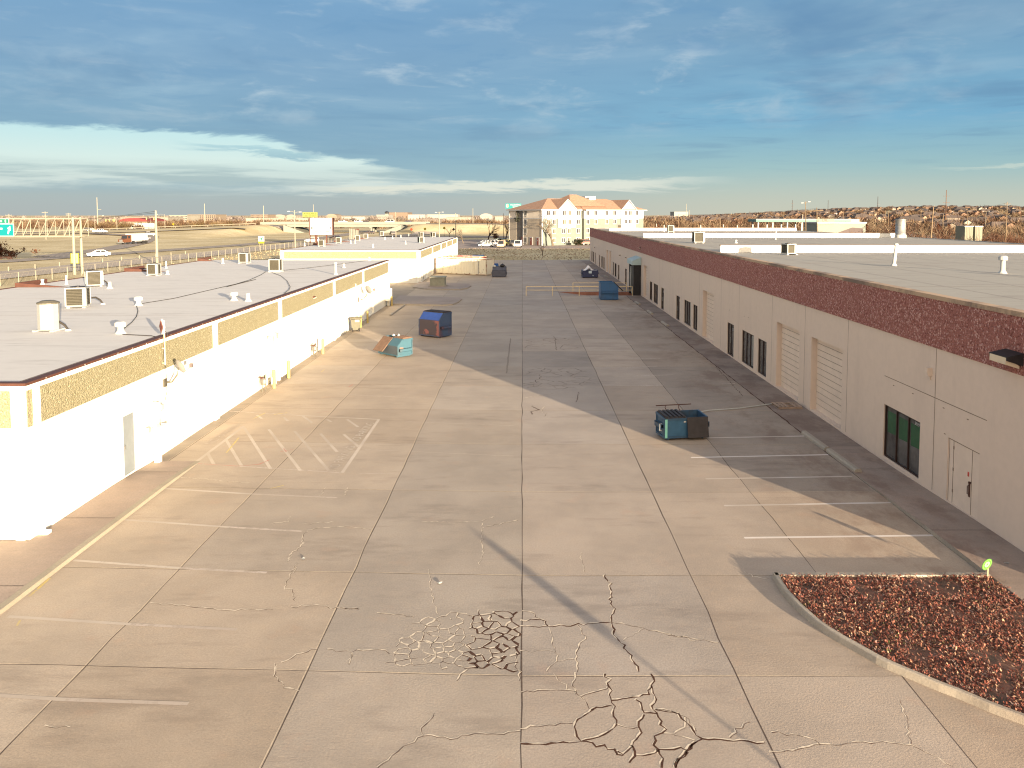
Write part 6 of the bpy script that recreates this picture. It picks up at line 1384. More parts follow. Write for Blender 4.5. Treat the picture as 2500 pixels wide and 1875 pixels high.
mb.build('roof', M_hr, HOT)
mb = MB(); hb(mb, -ov, s_rec0, -ov - .05, -ov + .05, EZ - .28, EZ + .02); hb(mb, s_rec1, HL + ov, -ov - .3, -ov - .2, EZ - .28, EZ + .02); hb(mb, -ov - .05, -ov + .05, -ov, HD + ov, EZ - .28, EZ + .02); mb.build('eaves', M_hw, HOT)
mb = MB(); hb(mb, rx1 - 9.5, rx1 - 5.2, HD / 2 - 1, HD / 2 + 1, EZ + RH - .4, EZ + RH + .85); mb.build('roof_housing', M_hw, HOT); mb = MB(); hb(mb, s_rec0 + 8.0, s_rec0 + 8.9, HD / 2 - 3, HD / 2 - 2, EZ + 2.6, EZ + 4.0); mb.build('chimney', M_hw, HOT)
rowz = (1.0, 3.78, 6.56, 9.34 - .05); rr = random.Random(4)
wb = {}
def hwin(kind, face, p, z, curt):
    w_, h = 1.15, 1.35; mb = MB()
    if face == 'front': hb(mb, p - w_ / 2 - .13, p + w_ / 2 + .13, kind - .06, kind, z - .12, z + h + .12)
    else: hb(mb, -.12, -.06, p - w_ / 2 - .13, p + w_ / 2 + .13, z - .12, z + h + .12)
    f = mb.build('window', M_hw, HOT); mb = MB()
    for k in (-1, 1):
        a = p + k * w_ * .27
        if face == 'front': hb(mb, a - w_ * .21, a + w_ * .21, kind - .075, kind - .06, z + .06, z + h - .06)
        else: hb(mb, -.135, -.12, a - w_ * .21, a + w_ * .21, z + .06, z + h - .06)
    mb.build('pane', M_hg2 if curt else M_hg, f)
for u in (1338.4, 1352.5, 1375.5, 1389.3, 1411.5, 1434.6, 1454, 1481, 1500, 1525.7, 1536.3, 1554):
    s_ = hs(u)
    for k, z in enumerate(rowz):
        if u == 1338.4 and k == 0: continue
        bay = (g0 < s_ < g1 and k >= 2) or (g2_ < s_ < g3 and k >= 1)
        hwin(-.35 if bay else 0.0, 'front', s_, z - .1, rr.random() < .3)
tw = ht(1284)
for z in rowz:
    hwin(0, 'end', tw, z - .1, rr.random() < .4); mb = MB(); hb(mb, -.16, -.06, tw - .55, tw - .1, z - .65, z - .35); hb(mb, -.16, -.06, tw + .15, tw + .55, z - .65, z - .35); mb.build('wall_unit', M_metal, HOT)
for u in (1297, 1313.5):
    p = ht(u); mb = MB(); hb(mb, -.13, -.06, p - .75, p + .75, .1, 2.55); f = mb.build('door', M_hw, HOT); mb = MB(); hb(mb, -.15, -.13, p - .52, p + .52, .1, 2.3); mb.build('door_leaf', mat('red_brown_door', (.19, .065, .045), .6, .1), f); mb = MB(); hb(mb, -.16, -.15, p - .15, p + .15, 1.5, 1.75); mb.build('door_notice', M_signw, f)
p = ht(1275); mb = MB(); hb(mb, -.15, -.06, p - .4, p + .3, .1, 2.5); mb.build('door', mat('brown_side_door', (.14, .05, .035), .6, .1), HOT)
# the wall emblem: an outlined leaf on a stem over bars and an oval
mb = MB(); e0 = ht(1263.5); q = -.20
def ep(y, z): return (q, e0 - y, z)
def etube(P, r): mb.tube([ep(*p) for p in P], r, 5)
etube([(0, 8.7), (-.75, 9.5), (-.55, 10.1), (0, 10.75), (.55, 10.1), (.75, 9.5), (0, 8.7)], .12); etube([(0, 8.9), (0, 7.55)], .2); etube([(-1.75, 8.25), (1.75, 8.25)], .16); etube([(1.2 * math.cos(a), 7.55 + .32 * math.sin(a)) for a in np.linspace(0, 2 * math.pi, 15)], .12); mb.build('emblem', mat('dark_green_emblem', (.05, .055, .035), .6, .1), HOT)
# roadside pole sign left of the hotel
SY = 300.0; xl, z1_ = at_depth(1234, 496.8, SY); xr, z0_ = at_depth(1272.5, 509.5, SY)
t = thing('pole_sign', 'tall turquoise hotel pole sign partly hidden by the hotel roof', 'sign', (0, 0, 0)); mb = MB(); mb.bx(xl, xr, SY, SY + .5, z0_, z1_); p_ = mb.build('panel', mat('turquoise_sign', (.0, .16, .165), .5, .04), t); cx = (xl + xr) / 2
text('legend', 'WOODSPRING', .88, M_signw, p_, basis((cx + .75, SY - .02, z1_ - .55), (1, 0, 0), (0, 0, 1)), sx=.66); text('legend', 'SUITES', .80, M_signw, p_, basis((cx + .75, SY - .02, z1_ - 1.3), (1, 0, 0), (0, 0, 1)), sx=.85)
n_ = 18; mb = MB(); mb.poly([(xl + .75 + .5 * math.cos(a), SY - .02, (z0_ + z1_) / 2 + .1 + .72 * math.sin(a)) for a in np.linspace(0, 6.283, n_ + 1)[:-1]]); lg = mb.build('emblem', M_signw, p_); mb = MB(); mb.poly([(xl + .75 + .42 * math.cos(a), SY - .03, (z0_ + z1_) / 2 + .1 + .66 * math.sin(a)) for a in np.linspace(-1.57, 1.57, 10)]); mb.build('emblem_half', M_signy, lg)
mb = MB(); mb.bx(cx + .1, cx + .9, SY + .1, SY + .45, 0, z0_); mb.build('post', M_pole_w, t)

# ================================================================== vehicles
M_tyre = mat('tyre', (.02, .02, .02), .8, .1); M_cglass = mat('car_glass', (.02, .022, .026), .1, .1, spec=.6)
PROF = {  # side outline (x, z) front at +x, lower body; then greenhouse (x, z)
    'sedan': (4.7, 1.8, [(-2.3, .35), (-2.35, .75), (-2.2, .95), (-1.5, .98), (1.0, .95), (2.1, .82), (2.35, .6), (2.3, .32)], [(-1.75, .96), (-1.0, 1.42), (.25, 1.44), (1.15, .95)]),
    'suv': (4.7, 1.9, [(-2.3, .4), (-2.35, .8), (-2.3, 1.05), (1.05, 1.05), (2.1, .98), (2.35, .75), (2.3, .38)], [(-2.25, 1.04), (-2.05, 1.72), (.15, 1.75), (1.0, 1.04)]),
    'van': (4.9, 1.95, [(-2.4, .4), (-2.45, 1.1), (1.5, 1.1), (2.25, .95), (2.45, .7), (2.4, .38)], [(-2.42, 1.08), (-2.3, 1.9), (.9, 1.92), (1.75, 1.06)]),
    'pickup': (5.7, 1.95, [(-2.8, .5), (-2.85, 1.05), (1.2, 1.08), (2.6, 1.05), (2.85, .8), (2.8, .45)], [(-.75, 1.06), (-.6, 1.78), (.75, 1.8), (1.45, 1.07)])}
def car(kind, colr, x, y, rz, label, z=None, group='cars'):
    L, w_, low, gh = PROF[kind]; t = thing({'pickup': 'pickup_truck', 'van': 'van'}.get(kind, 'car'), label, {'pickup': 'pickup truck', 'van': 'van'}.get(kind, 'car'), (x, y, (terr(x, y) + .06) if z is None else z), rz, group)
    paint_ = mat('car_paint', colr, .3, .02, 1, spec=.5); mb = MB(); mb.ext([(a, w_ / 2, b_) for a, b_ in low], (0, -w_, 0))
    g = w_ / 2 - .18; c4 = gh; top = [(a, s_ * (g - .05), b_) for a, b_ in c4[1:3] for s_ in (1, -1)]
    mb.add([(c4[1][0], g, c4[1][1]), (c4[2][0], g, c4[2][1]), (c4[2][0], -g, c4[2][1]), (c4[1][0], -g, c4[1][1]), (c4[1][0], g, c4[1][1] + .05), (c4[2][0], g, c4[2][1] + .05), (c4[2][0], -g, c4[2][1] + .05), (c4[1][0], -g, c4[1][1] + .05)], [(0, 1, 2, 3), (7, 6, 5, 4), (4, 5, 1, 0), (5, 6, 2, 1), (6, 7, 3, 2), (7, 4, 0, 3)])
    for a in (0, 1, 2, 3):
        p0 = c4[0] if a < 2 else c4[3]; p1 = c4[1] if a < 2 else c4[2]; s_ = 1 if a % 2 == 0 else -1
        mb.tube([(p0[0], s_ * (w_ / 2 - .08), p0[1]), (p1[0], s_ * g, p1[1] + .02)], .06, 4)
    xm = (c4[1][0] + c4[2][0]) / 2
    for s_ in (1, -1): mb.tube([(xm, s_ * (w_ / 2 - .07), c4[0][1]), (xm, s_ * (g + .01), c4[1][1])], .05, 4)
    mb.build('body', paint_, t)
    wq = w_ / 2 - .12; lo_ = [(p[0], wq, p[1]) for p in (c4[0], c4[3])]; hi_ = [(p[0], g - .03, p[1]) for p in (c4[1], c4[2])]
    mb = MB(); mb.add([lo_[0], lo_[1], hi_[1], hi_[0]] + [(a, -b_, c_) for a, b_, c_ in (lo_[0], lo_[1], hi_[1], hi_[0])], [(0, 1, 2, 3), (7, 6, 5, 4), (1, 5, 6, 2), (4, 0, 3, 7)]); mb.build('windows', M_cglass, t)
    r = .34 if kind in ('sedan',) else .38
    for sx_ in (-.31, .31):
        for s_ in (1, -1):
            mb = MB(); yy0 = s_ * (w_ / 2 - .11); vs = [(L * sx_ + q * math.cos(a), yy0 + dy_, r + q * math.sin(a)) for q, dy_ in ((r, -.12), (r, .12)) for a in np.linspace(0, 2 * math.pi, 12, endpoint=False)]
            mb.add(vs, [tuple(range(11, -1, -1)), tuple(range(12, 24))] + [(i, (i + 1) % 12, 12 + (i + 1) % 12, 12 + i) for i in range(12)]); wh = mb.build('wheel', M_tyre, t)
            mb = MB(); vs = [(L * sx_ + .2 * math.cos(a), yy0 + s_ * .125, r + .2 * math.sin(a)) for a in np.linspace(0, 2 * math.pi, 10, endpoint=False)]; mb.poly(vs if s_ < 0 else vs[::-1]); mb.build('rim', M_metal, wh)
    for s_ in (1, -1): mb = MB(); mb.box((low[-2][0] - .04, s_ * (w_ / 2 - .3), low[-2][1] + .08), (.12, .4, .14)); mb.build('headlight', M_pipe, t)
    return t
def cat_(kind, colr, u, v, rz, label, z=0.0, group='cars'):
    x, y = at(u, v, z); return car(kind, colr, x, y, R(rz), label, None if z == 0 else z, group)
WH, SV, BK, TN = (.78, .78, .76), (.40, .43, .46), (.03, .03, .035), (.55, .40, .28)
HP = 'cars parked by the hotel'
cat_('sedan', (.42, .46, .52), 1184, 598, 165, 'silver blue sedan parked behind the white sedan at the hotel', group=HP); cat_('sedan', WH, 1189, 603.5, 170, 'white sedan nearest the kerb at the hotel', group=HP)
cat_('suv', WH, 1209, 601, -40, 'white four wheel drive parked among cars at the hotel', group=HP); cat_('van', TN, 1224, 604.5, -95, 'tan van facing the kerb at the hotel', group=HP)
cat_('sedan', (.18, .24, .20), 1215, 594, 200, 'dark green sedan behind the white four wheel drive', group=HP); cat_('sedan', (.30, .36, .46), 1231, 593, -60, 'blue grey sedan behind the tan van', group=HP)
cat_('suv', (.34, .30, .12), 1242, 600, -35, 'olive car left of the hotel corner', group=HP); cat_('van', WH, 1264.5, 603.8, -95, 'white van parked beside the hotel stair strip', group=HP); cat_('suv', (.12, .11, .10), 1253, 600.5, -95, 'dark car left of the white van', group=HP)
cat_('suv', (.16, .12, .09), 1418, 598, 25, 'dark brown car by the white hotel facade', group=HP); cat_('suv', (.20, .06, .04), 1433, 598.5, 20, 'dark red car by the warehouse corner', group=HP)
ON = 'vehicles on the roads left'
cat_('sedan', (.80, .80, .80), 241, 627, -148, 'white sedan driving on the exit ramp', group=ON); cat_('pickup', (.80, .80, .80), 244.5, 576, 5, 'white pickup truck on the grass edged cross street', group=ON)
cat_('pickup', BK, 363, 581, 205, 'black pickup truck behind the lorry on the slip road', group=ON); cat_('sedan', (.06, .06, .07), 350.5, 586, 215, 'dark sedan between the lorry and black pickup', group=ON)
cat_('suv', (.10, .09, .08), 206.5, 570, 200, 'dark car right of the gantry columns', group=ON); cat_('sedan', WH, 221, 566, 180, 'white car beyond the dark car near the gantry', group=ON); cat_('sedan', (.30, .26, .12), 184, 568, 190, 'dark car behind the gantry columns', group=ON)
cat_('suv', (.75, .74, .72), 761, 592, 200, 'white car with a dark roof left of the billboard legs', group=ON); cat_('sedan', (.07, .05, .05), 819, 585, 150, 'dark car right of the billboard', group=ON); cat_('sedan', (.10, .08, .08), 904, 571, 150, 'small dark car under the overpass, left', group=ON); cat_('suv', (.07, .06, .06), 958, 574, 110, 'small dark car under the overpass, right', group=ON); cat_('sedan', (.16, .16, .10), 975.5, 563, 150, 'small olive car coming from beneath the overpass', group=ON)
for u, kd, c_, lb in ((838, 'suv', WH, 'white car on the overpass, leftmost'), (876, 'suv', WH, 'white car on the overpass just ahead of a dark one'), (889.5, 'sedan', (.05, .04, .05), 'dark car on the overpass near its middle'), (951, 'van', WH, 'white van on the overpass, right'), (995, 'sedan', (.08, .08, .12), 'dark car on the overpass, rightmost')):
    x, _ = at_depth(u, 545, HW_Y - 4); car(kd, c_, x, HW_Y - 4, 0 if kd == 'suv' else math.pi, lb, 4.74, ON)
def wheels(mb, xs_, w_, r): 
    for x in xs_:
        for s_ in (1, -1):
            vs = [(x + r * math.cos(a), s_ * (w_ / 2 - .2) + dy_, r + r * math.sin(a)) for dy_ in (-.18, .18) for a in np.linspace(0, 2 * math.pi, 10, endpoint=False)]
            mb.add(vs, [tuple(range(9, -1, -1)), tuple(range(10, 20))] + [(i, (i + 1) % 10, 10 + (i + 1) % 10, 10 + i) for i in range(10)])
def lorry(label, u, v, rz, cabc, L, bz, bonnet):
    x, y = at(u, v); t = thing('lorry', label, 'lorry', (x, y, terr(x, y) + .05), R(rz), ON); pc = mat('cab_paint', tuple(q * .35 for q in cabc), .4, .05)
    mb = MB(); mb.ext([(1.2, 1.2, .7), (1.2, 1.2, 2.9), (2.6, 1.2, 2.9), (2.9, 1.2, 1.75), (2.9 + bonnet, 1.2, 1.55), (2.9 + bonnet, 1.2, .6)], (0, -2.4, 0)); mb.build('cab', pc, t)
    mb = MB(); mb.ext([(2.64, 1.05, 2.78), (2.92, 1.05, 1.8), (2.94, 1.05, 1.8), (2.66, 1.05, 2.78)], (0, -2.1, 0)); mb.bx(1.7, 2.5, -1.215, 1.215, 1.85, 2.65); mb.build('windscreen', M_cglass, t)
    mb = MB(); mb.bx(2.9 + bonnet, 2.98 + bonnet, -.6, .6, .8, 1.5); mb.bx(2.9 + bonnet, 3.05 + bonnet, -1.2, 1.2, .45, .75); mb.build('grille', M_metal, t)
    mb = MB(); mb.bx(1.0 - L, 1.0, -1.3, 1.3, 1.05, bz); mb.bx(1.0 - L, 1.0, -.5, .5, .75, 1.05); mb.build('box_body', M_signw, t); mb = MB(); wheels(mb, (2.4, .2, -L + 2.6, -L + 1.4), 2.4, .52); mb.build('wheels', M_tyre, t)
lorry('brown nosed dump lorry with white body on the slip road', 321, 596, -108, (.30, .13, .07), 6.5, 3.3, 1.3); lorry('white articulated lorry on the highway before the brown trees', 335, 563.5, 178, (.78, .78, .74), 11.5, 4.1, 1.0)

# ================================================================== buildings in the distance
def shed(label, u0, u1, v, Y, colr, roof=None, arch=False, deep=40, win=False):
    xa, z = at_depth(u0, v, Y); xb, _ = at_depth(u1, v, Y); g = terr((xa + xb) / 2, Y); t = thing('distant_building', label, 'building', ((xa + xb) / 2, Y, g), 0, 'distant buildings'); w_ = (xb - xa) / 2; h = z - g
    mb = MB(); mb.bx(-w_, w_, 0, deep, -1, h * (.62 if arch else 1)); mb.build('wall', mat('far_wall', tuple(q * .30 for q in colr), .85, .06, .05), t); mb = MB()
    if arch: mb.ext([(w_ * 1.03 * math.cos(a), -1, h * .6 + h * .42 * math.sin(a)) for a in np.linspace(0, math.pi, 13)], (0, deep + 2, 0))
    else: mb.bx(-w_ - .4, w_ + .4, -.4, deep + .4, h, h + .5)
    mb.build('roof', mat('far_roof', tuple(q * .35 for q in (roof or tuple(c_ * .8 for c_ in colr))), .8, .08, .05), t)
    if win:
        for r_ in range(3):
            mb = MB()
            for k in range(14): mb.bx(-w_ + (k + .2) * w_ / 7, -w_ + (k + .75) * w_ / 7, -.1, -.0, h * (.18 + .28 * r_), h * (.34 + .28 * r_))
            mb.build('window_row', M_hg, t)
    else:
        mb = MB(); [mb.bx(-w_ * .8 + k * w_ * .4, -w_ * .8 + k * w_ * .4 + w_ * .14, -.1, 0, 0, h * .4) for k in range(5)]; mb.build('loading_door', mat('far_door', tuple(c_ * .15 for c_ in colr), .8, .1), t)
shed('low building with a red arched roof beyond the white lorry', 292, 361, 532.5, 620, (.62, .55, .42), (.42, .09, .09), True, 30); shed('long pale flat building behind the red arched roof', 294, 358, 530.5, 900, (.60, .52, .44))
shed('white office block with rows of windows far left', 413, 457, 526, 1000, (.74, .70, .60), win=True); shed('beige block right of the far white office', 459, 526, 524.5, 1100, (.58, .47, .36), win=True); shed('pale building left of the thick pale pole', 364, 410, 531, 900, (.66, .62, .54))
shed('beige brick building on the skyline above the embankment', 612, 654, 524.5, 1250, (.56, .44, .34), win=True); shed('pale domed hangar on the skyline, left one', 668, 697, 524, 1400, (.72, .66, .56), None, True); shed('pale domed hangar on the skyline, right one', 699, 723, 524, 1400, (.72, .66, .56), None, True)
shed('very long low white wall behind the embankment trees', 600, 752, 533.5, 1000, (.76, .73, .64), deep=20); shed('beige hangar right of the yellow sign', 797, 822, 522.5, 1400, (.66, .55, .44), None, True); shed('long white warehouse on the skyline beyond the overpass', 834, 890, 529.5, 1200, (.78, .77, .72)); shed('white stepped building beyond the overpass', 919, 949, 525, 1200, (.78, .76, .70), win=True)
shed('brown mesa like building on the skyline', 950, 995, 519, 1900, (.48, .36, .28), deep=80); shed('white warehouse on the skyline, left of a grey gap', 996, 1037, 524.5, 1300, (.78, .77, .73)); shed('white warehouse on the skyline, right of a grey gap', 1043, 1118, 524, 1350, (.76, .75, .70)); shed('low pale shop row below the white warehouses', 1012, 1068, 537, 700, (.62, .52, .44), win=True)
shed('white dome roofed store left of the hotel', 1172, 1201, 521.5, 1100, (.78, .76, .70), None, True); shed('white box store left of the hotel trees', 1209, 1229, 529.5, 800, (.74, .68, .60)); shed('far pale store at the left of the hotel pole', 1090, 1150, 531, 900, (.70, .64, .56)); shed('small white pavilion on the far hillside right of the hotel', 1646, 1680, 517.5, 1500, (.8, .8, .76))
t = thing('control_tower', 'slim control tower on the skyline beyond the overpass', 'tower', (at_depth(944.5, 520, 1500)[0], 1500, 0)); mb = MB(); mb.bx(-2.5, 2.5, -2.5, 2.5, 0, 11); mb.build('shaft', M_bconc, t); mb = MB(); mb.lathe(0, 0, [(3.4, 11), (4.2, 13.5), (4.4, 14.2), (1, 16)], 8); mb.build('cab', M_hg, t)
# fuel station
t = thing('fuel_canopy', 'long teal edged fuel station canopy on white columns', 'canopy', (0, 0, 0)); Y = 340; xa, z1_ = at_depth(1846, 537.5, Y); xb, _ = at_depth(2078, 533, Y); z1_ += .4
mb = MB(); mb.bx(xa, xb, Y, Y + 12, z1_ - 1.15, z1_ - .05, 0); mb.build('fascia', mat('pale_teal', (.055, .135, .125), .5, .05), t); mb = MB(); mb.bx(xa, xb, Y - .05, Y + 12.05, z1_ - .05, z1_ + .1); mb.build('roof_edge', M_hw, t)
for k in range(7):
    for y in (2, 10): x = xa + 1.5 + k * (xb - xa - 3) / 6; mb = MB(); mb.bx(x - .25, x + .25, Y + y - .25, Y + y + .25, 0, z1_ - 1.15); mb.build('column', M_hw, t)
t = thing('fuel_station', 'pale fuel station shop with large roof letters beside the canopy', 'shop', (0, 0, 0)); Y = 300; xa, z1_ = at_depth(1996, 545.5, Y); xb, _ = at_depth(2114, 545.5, Y)
mb = MB(); mb.bx(xa, xb, Y, Y + 14, -.1, z1_); mb.build('wall', mat('station_cream', (.185, .20, .175), .8, .06, .2), t); mb = MB(); mb.bx(xa - .3, xb + .3, Y - .3, Y + 14.3, z1_, z1_ + .5); mb.build('roof', M_hw, t)
mb = MB(); mb.ext([(xa + 2, Y - .05, .2), (xa + 8, Y - .05, z1_ * .45), (xa + 13, Y - .05, z1_ * .75), (xb - 1, Y - .05, z1_ * .7), (xb - 1, Y - .05, .2)], (0, .04, 0)); mb.build('painted_panel', mat('mauve_render', (.085, .068, .068), .85, .1, .5), t); mb = MB(); [mb.bx(x, x + 1.6, Y - .12, Y - .06, .6, 2.3) for x in (xa + 3.4, xa + 9.8, xb - 3.2)]; mb.build('poster', M_signw, t)
mb = MB(); mb.bx(xa + .5, xa + 6.3, Y + .4, Y + .6, z1_ + .5, z1_ + 1.75); bd = mb.build('letter_board', mat('board_cream', (.20, .20, .17), .8, .05), t); text('lettering', 'DIL', 1.5, M_bronze, bd, basis((xa + 3.0, Y + .38, z1_ + 1.12), (1, 0, 0), (0, 0, 1)), .02); mb = MB(); mb.bx(xb - 5.6, xb - 2.3, Y + .4, Y + .7, z1_ + .5, z1_ + 1.6); mb.build('sign_box', M_hw, t)
car('sedan', (.45, .03, .03), at_depth(1960, 560, 285)[0], 285, 0, 'red car parked under the teal canopy'); car('pickup', BK, at_depth(1976, 558, 292)[0], 292, 0, 'black pickup truck parked under the teal canopy')
for u0, u1, lb in ((2356, 2376, 'pale storage box in the brush, left of a pair'), (2381, 2399, 'pale storage box in the brush, right of a pair')):
    Y = 230; xa, z1_ = at_depth(u0, 553, Y); xb, _ = at_depth(u1, 553, Y); t = thing('storage_box', lb, 'storage box', (xa, Y, 0)); mb = MB(); mb.bx(0, xb - xa, 0, 5, 0, z1_); [mb.bx(k * .45, k * .45 + .2, -.05, 0, .1, z1_ - .2) for k in range(int((xb - xa) / .45))]; mb.build('wall', mat('box_cream', (.17, .17, .135), .8, .08), t); mb = MB(); mb.bx(-.1, xb - xa + .1, -.1, 5.1, z1_, z1_ + .12); mb.build('roof', M_metal, t)

# houses on the hillside
rr = random.Random(21); HPROTO = []
for k in range(6):
    t = thing('house', 'x y z w', 'house', (0, 0, 0), 0, 'houses on the hillside'); w_, d_, h, rh = rr.uniform(6, 8.5), rr.uniform(4.5, 6), 2.5, rr.uniform(1.9, 2.7)
    wc = rr.choice(((.40, .26, .18), (.46, .34, .25), (.60, .54, .45), (.34, .22, .16))); rc = rr.choice(((.24, .18, .145), (.20, .155, .13), (.29, .22, .17), (.17, .135, .12)))
    mb = MB(); mb.bx(-w_, w_, -d_, d_, -2, h); mb.ext([(-w_ * .2, -d_ - 2.2, -2), (w_ * .6, -d_ - 2.2, -2), (w_ * .6, -d_ - 2.2, h), (w_ * .2, -d_ - 2.2, h + 2), (-w_ * .2, -d_ - 2.2, h)], (0, 2.2, 0)); mb.build('wall', mat('house_brick', tuple(q * .45 for q in wc), .9, .15, .8), t)
    mb = MB(); mb.add([(-w_ - .5, -d_ - .5, h), (w_ + .5, -d_ - .5, h), (w_ + .5, d_ + .5, h), (-w_ - .5, d_ + .5, h), (-w_ + 3.5, 0, h + rh), (w_ - 3.5, 0, h + rh)], [(0, 1, 5, 4), (1, 2, 5), (2, 3, 4, 5), (3, 0, 4)])
    mb.add([(-w_ * .2 - .4, -d_ - 2.6, h), (w_ * .2, -d_ - 2.6, h + 2.2), (w_ * .6 + .4, -d_ - 2.6, h), (w_ * .2, 0, h + 2.2), (-w_ * .2 - .4, -d_ + .5, h), (w_ * .6 + .4, -d_ + .5, h)], [(0, 1, 3, 4), (1, 2, 5, 3)]); mb.build('roof', mat('house_shingles', tuple(q * z for q, z in zip(rc, (.40, .42, .46))), .9, .2, .6), t)
    mb = MB(); [mb.bx(x, x + 1.4, -d_ - .06, -d_, .9, 2.2) for x in (-w_ * .8, -w_ * .5, w_ * .72)]; mb.build('window', M_hg, t); HPROTO.append(t)
bpy.context.view_layer.update(); used = [False] * 6; kidsof = {p_: [o for o in bpy.data.objects if o.parent == p_] for p_ in HPROTO}
def fast_dup(root, loc, rz, sc):
    r = root.copy(); COL.objects.link(r); r.location = loc; r.rotation_euler.z = rz; r.scale = (sc,) * 3
    for k in kidsof[root]: c_ = k.copy(); COL.objects.link(c_); c_.parent = r
    return r
nh = 0
for row in range(15):
    Y = 430 * (1.105 ** row); a = .19 + .03 * rr.random()
    while a < .72:
        x = a * Y; y = Y + rr.uniform(-12, 12)
        if not (Y < 520 and a < .36) and not (Y < 600 and rr.random() < .3):
            k = rr.randrange(6); loc = (x, y, terr(x, y)); rz = rr.choice((0, 0, R(90), R(25), R(-35), R(180))) + rr.uniform(-.15, .15); sc = rr.uniform(.85, 1.15)
            if not used[k]: used[k] = True; o = HPROTO[k]; o.location = loc; o.rotation_euler.z = rz
            else: o = fast_dup(HPROTO[k], loc, rz, sc)
            o['label'] = 'brown roofed brick house among bare trees on the right hillside'; nh += 1
        a += (rr.uniform(22, 40)) / Y

# ================================================================== trees and brush
M_bark = mat('bark', (.075, .05, .038), .95, .2, 3); M_bark_l = mat('pale_bark', (.115, .09, .065), .95, .2, 3); M_bark_d = mat('dark_bark', (.045, .025, .02), .95, .2, 3)
def bare_tree(label, x, y, h, seed, m, spread=.55, forks=4, twig=5, base=None):
    rr = random.Random(seed); g = terr(x, y); t = thing('bare_tree', label, 'tree', (x, y, g), 0, 'bare winter trees'); tr, cr = MB(), MB()
    def grow(p, d, L, r, lv):
        q = p; dd = d; P = [p]
        for k in range(3): dd = (dd + Vector((rr.gauss(0, .12), rr.gauss(0, .12), rr.gauss(.03, .06)))).normalized(); q = q + dd * L / 3; P.append(q)
        (tr if lv < 2 else cr).tube(P, r, 5 if lv < 2 else 3, 0, r * .6)
        if lv >= twig: return
        for k in range(rr.randint(2, 3) if lv else forks):
            ax = Vector((rr.gauss(0, 1), rr.gauss(0, 1), rr.gauss(0, .4))).normalized(); nd = (dd + ax * spread * rr.uniform(.6, 1.3)).normalized()
            if nd.z < -.05: nd.z = .1
            grow(P[rr.choice((2, 3, 3))], nd, L * rr.uniform(.62, .85), r * .58, lv + 1)
    grow(Vector((0, 0, -.1)), Vector((0, 0, 1)), h * .25, h * .026, 0); tr.build('trunk', m, t); cr.build('crown', m, t); return t
for u, v, h, sd, m, lb, kw in ((1192, 590, 10.5, 3, M_bark_d, 'dark spreading bare tree behind the cars left of the hotel', {}), (1234, 592, 10.5, 8, M_bark_d, 'dark bare tree touching the hotel left corner', {}), (1131, 594, 7.5, 5, M_bark_l, 'small pale bare tree right of the farther white building', {}),
                           (1350, 601, 14, 12, M_bark_l, 'pale bare tree in front of the hotel facade', {}), (1455, 588, 14.5, 17, M_bark_l, 'wide pale bare tree before the right wing of the hotel', dict(spread=.85)), (1324, 624, 4.2, 6, M_bark, 'small leafless bush on the dry verge before the hotel', dict(twig=4, spread=.6)), (1097, 580, 6, 15, M_bark_l, 'small pale bare tree on the skyline side of the farther roof', {})):
    x, y = at(u, v); bare_tree(lb, x, y, h, sd, m, **kw)
for u, Y, h, sd, lb in ((2350, 150, 7, 31, 'bare tree rising from the brush left of the storage boxes'), (2420, 175, 7.5, 33, 'bare tree in the brush right of the storage boxes'), (2165, 300, 9, 35, 'tall bare tree left of the exhaust duct'), (2230, 260, 9, 36, 'tall bare tree right of the exhaust duct'), (2110, 330, 8, 37, 'bare tree beyond the station shop'), (2485, 130, 6.5, 38, 'bare tree at the far right edge')):
    bare_tree(lb, (u - 1275) / FOCAL * Y, Y, h, sd, M_bark, .7)
x, _ = at_depth(80, 530, 400); bare_tree('pale rounded bare tree rising above the gantry', x + 4, 400, 11, 44, M_bark_l, .7)
# ragged evergreens and shrubs made of many small sprays
def leafy(name, label, x, y, w_, h, pal, seed, n_=900, cat='shrub', shape='round', leaf=.35):
    rr = random.Random(seed); g = terr(x, y); t = thing(name, label, cat, (x, y, g)); mb = MB(); C_ = [(rr.gauss(0, .33) * w_, rr.gauss(0, .33) * w_, rr.uniform(.25, .95) * h, rr.uniform(.12, .24) * h) for _ in range(16)]
    for k in range(n_):
        cx, cy, cz, cr = rr.choice(C_); p = Vector((cx, cy, cz)) + Vector((rr.gauss(0, 1), rr.gauss(0, 1), rr.gauss(0, .9))) * cr * .7
        if shape == 'cone': q = max(.1, 1 - p.z / h); p.x *= q * 1.5; p.y *= q * 1.5
        p.z = max(.1, p.z); d = Vector((rr.gauss(0, 1), rr.gauss(0, 1), rr.gauss(.4, .7))).normalized(); s_ = d.cross(Vector((rr.gauss(0, 1), rr.gauss(0, 1), rr.gauss(0, 1)))).normalized(); L = leaf * rr.uniform(.6, 1.5); c_ = rr.choice(pal); gq = rr.uniform(.7, 1.25)
        mb.add([p, p + d * L * .6 + s_ * L * .22, p + d * L * 1.2, p + d * L * .6 - s_ * L * .22], [(0, 1, 2, 3)], 0, tuple(q * gq * .45 for q in c_))
    mb.build('crown', M_leaf, t, colname='tone'); mb = MB(); mb.lathe(0, 0, [(.09 * w_, 0), (.05 * w_, h * .7)], 6); [mb.tube([(0, 0, h * .15), (cx * .6, cy * .6, cz * .6), (cx, cy, cz)], .03 * w_ * .4, 4) for cx, cy, cz, _ in C_[:7]]; mb.build('trunk', M_bark_d, t)
GRN = ((.045, .062, .028), (.065, .075, .035), (.03, .042, .022), (.09, .075, .04)); RED = ((.20, .085, .045), (.15, .055, .035), (.26, .13, .07), (.11, .045, .03)); BRN = ((.30, .19, .10), (.22, .13, .07), (.38, .26, .15))
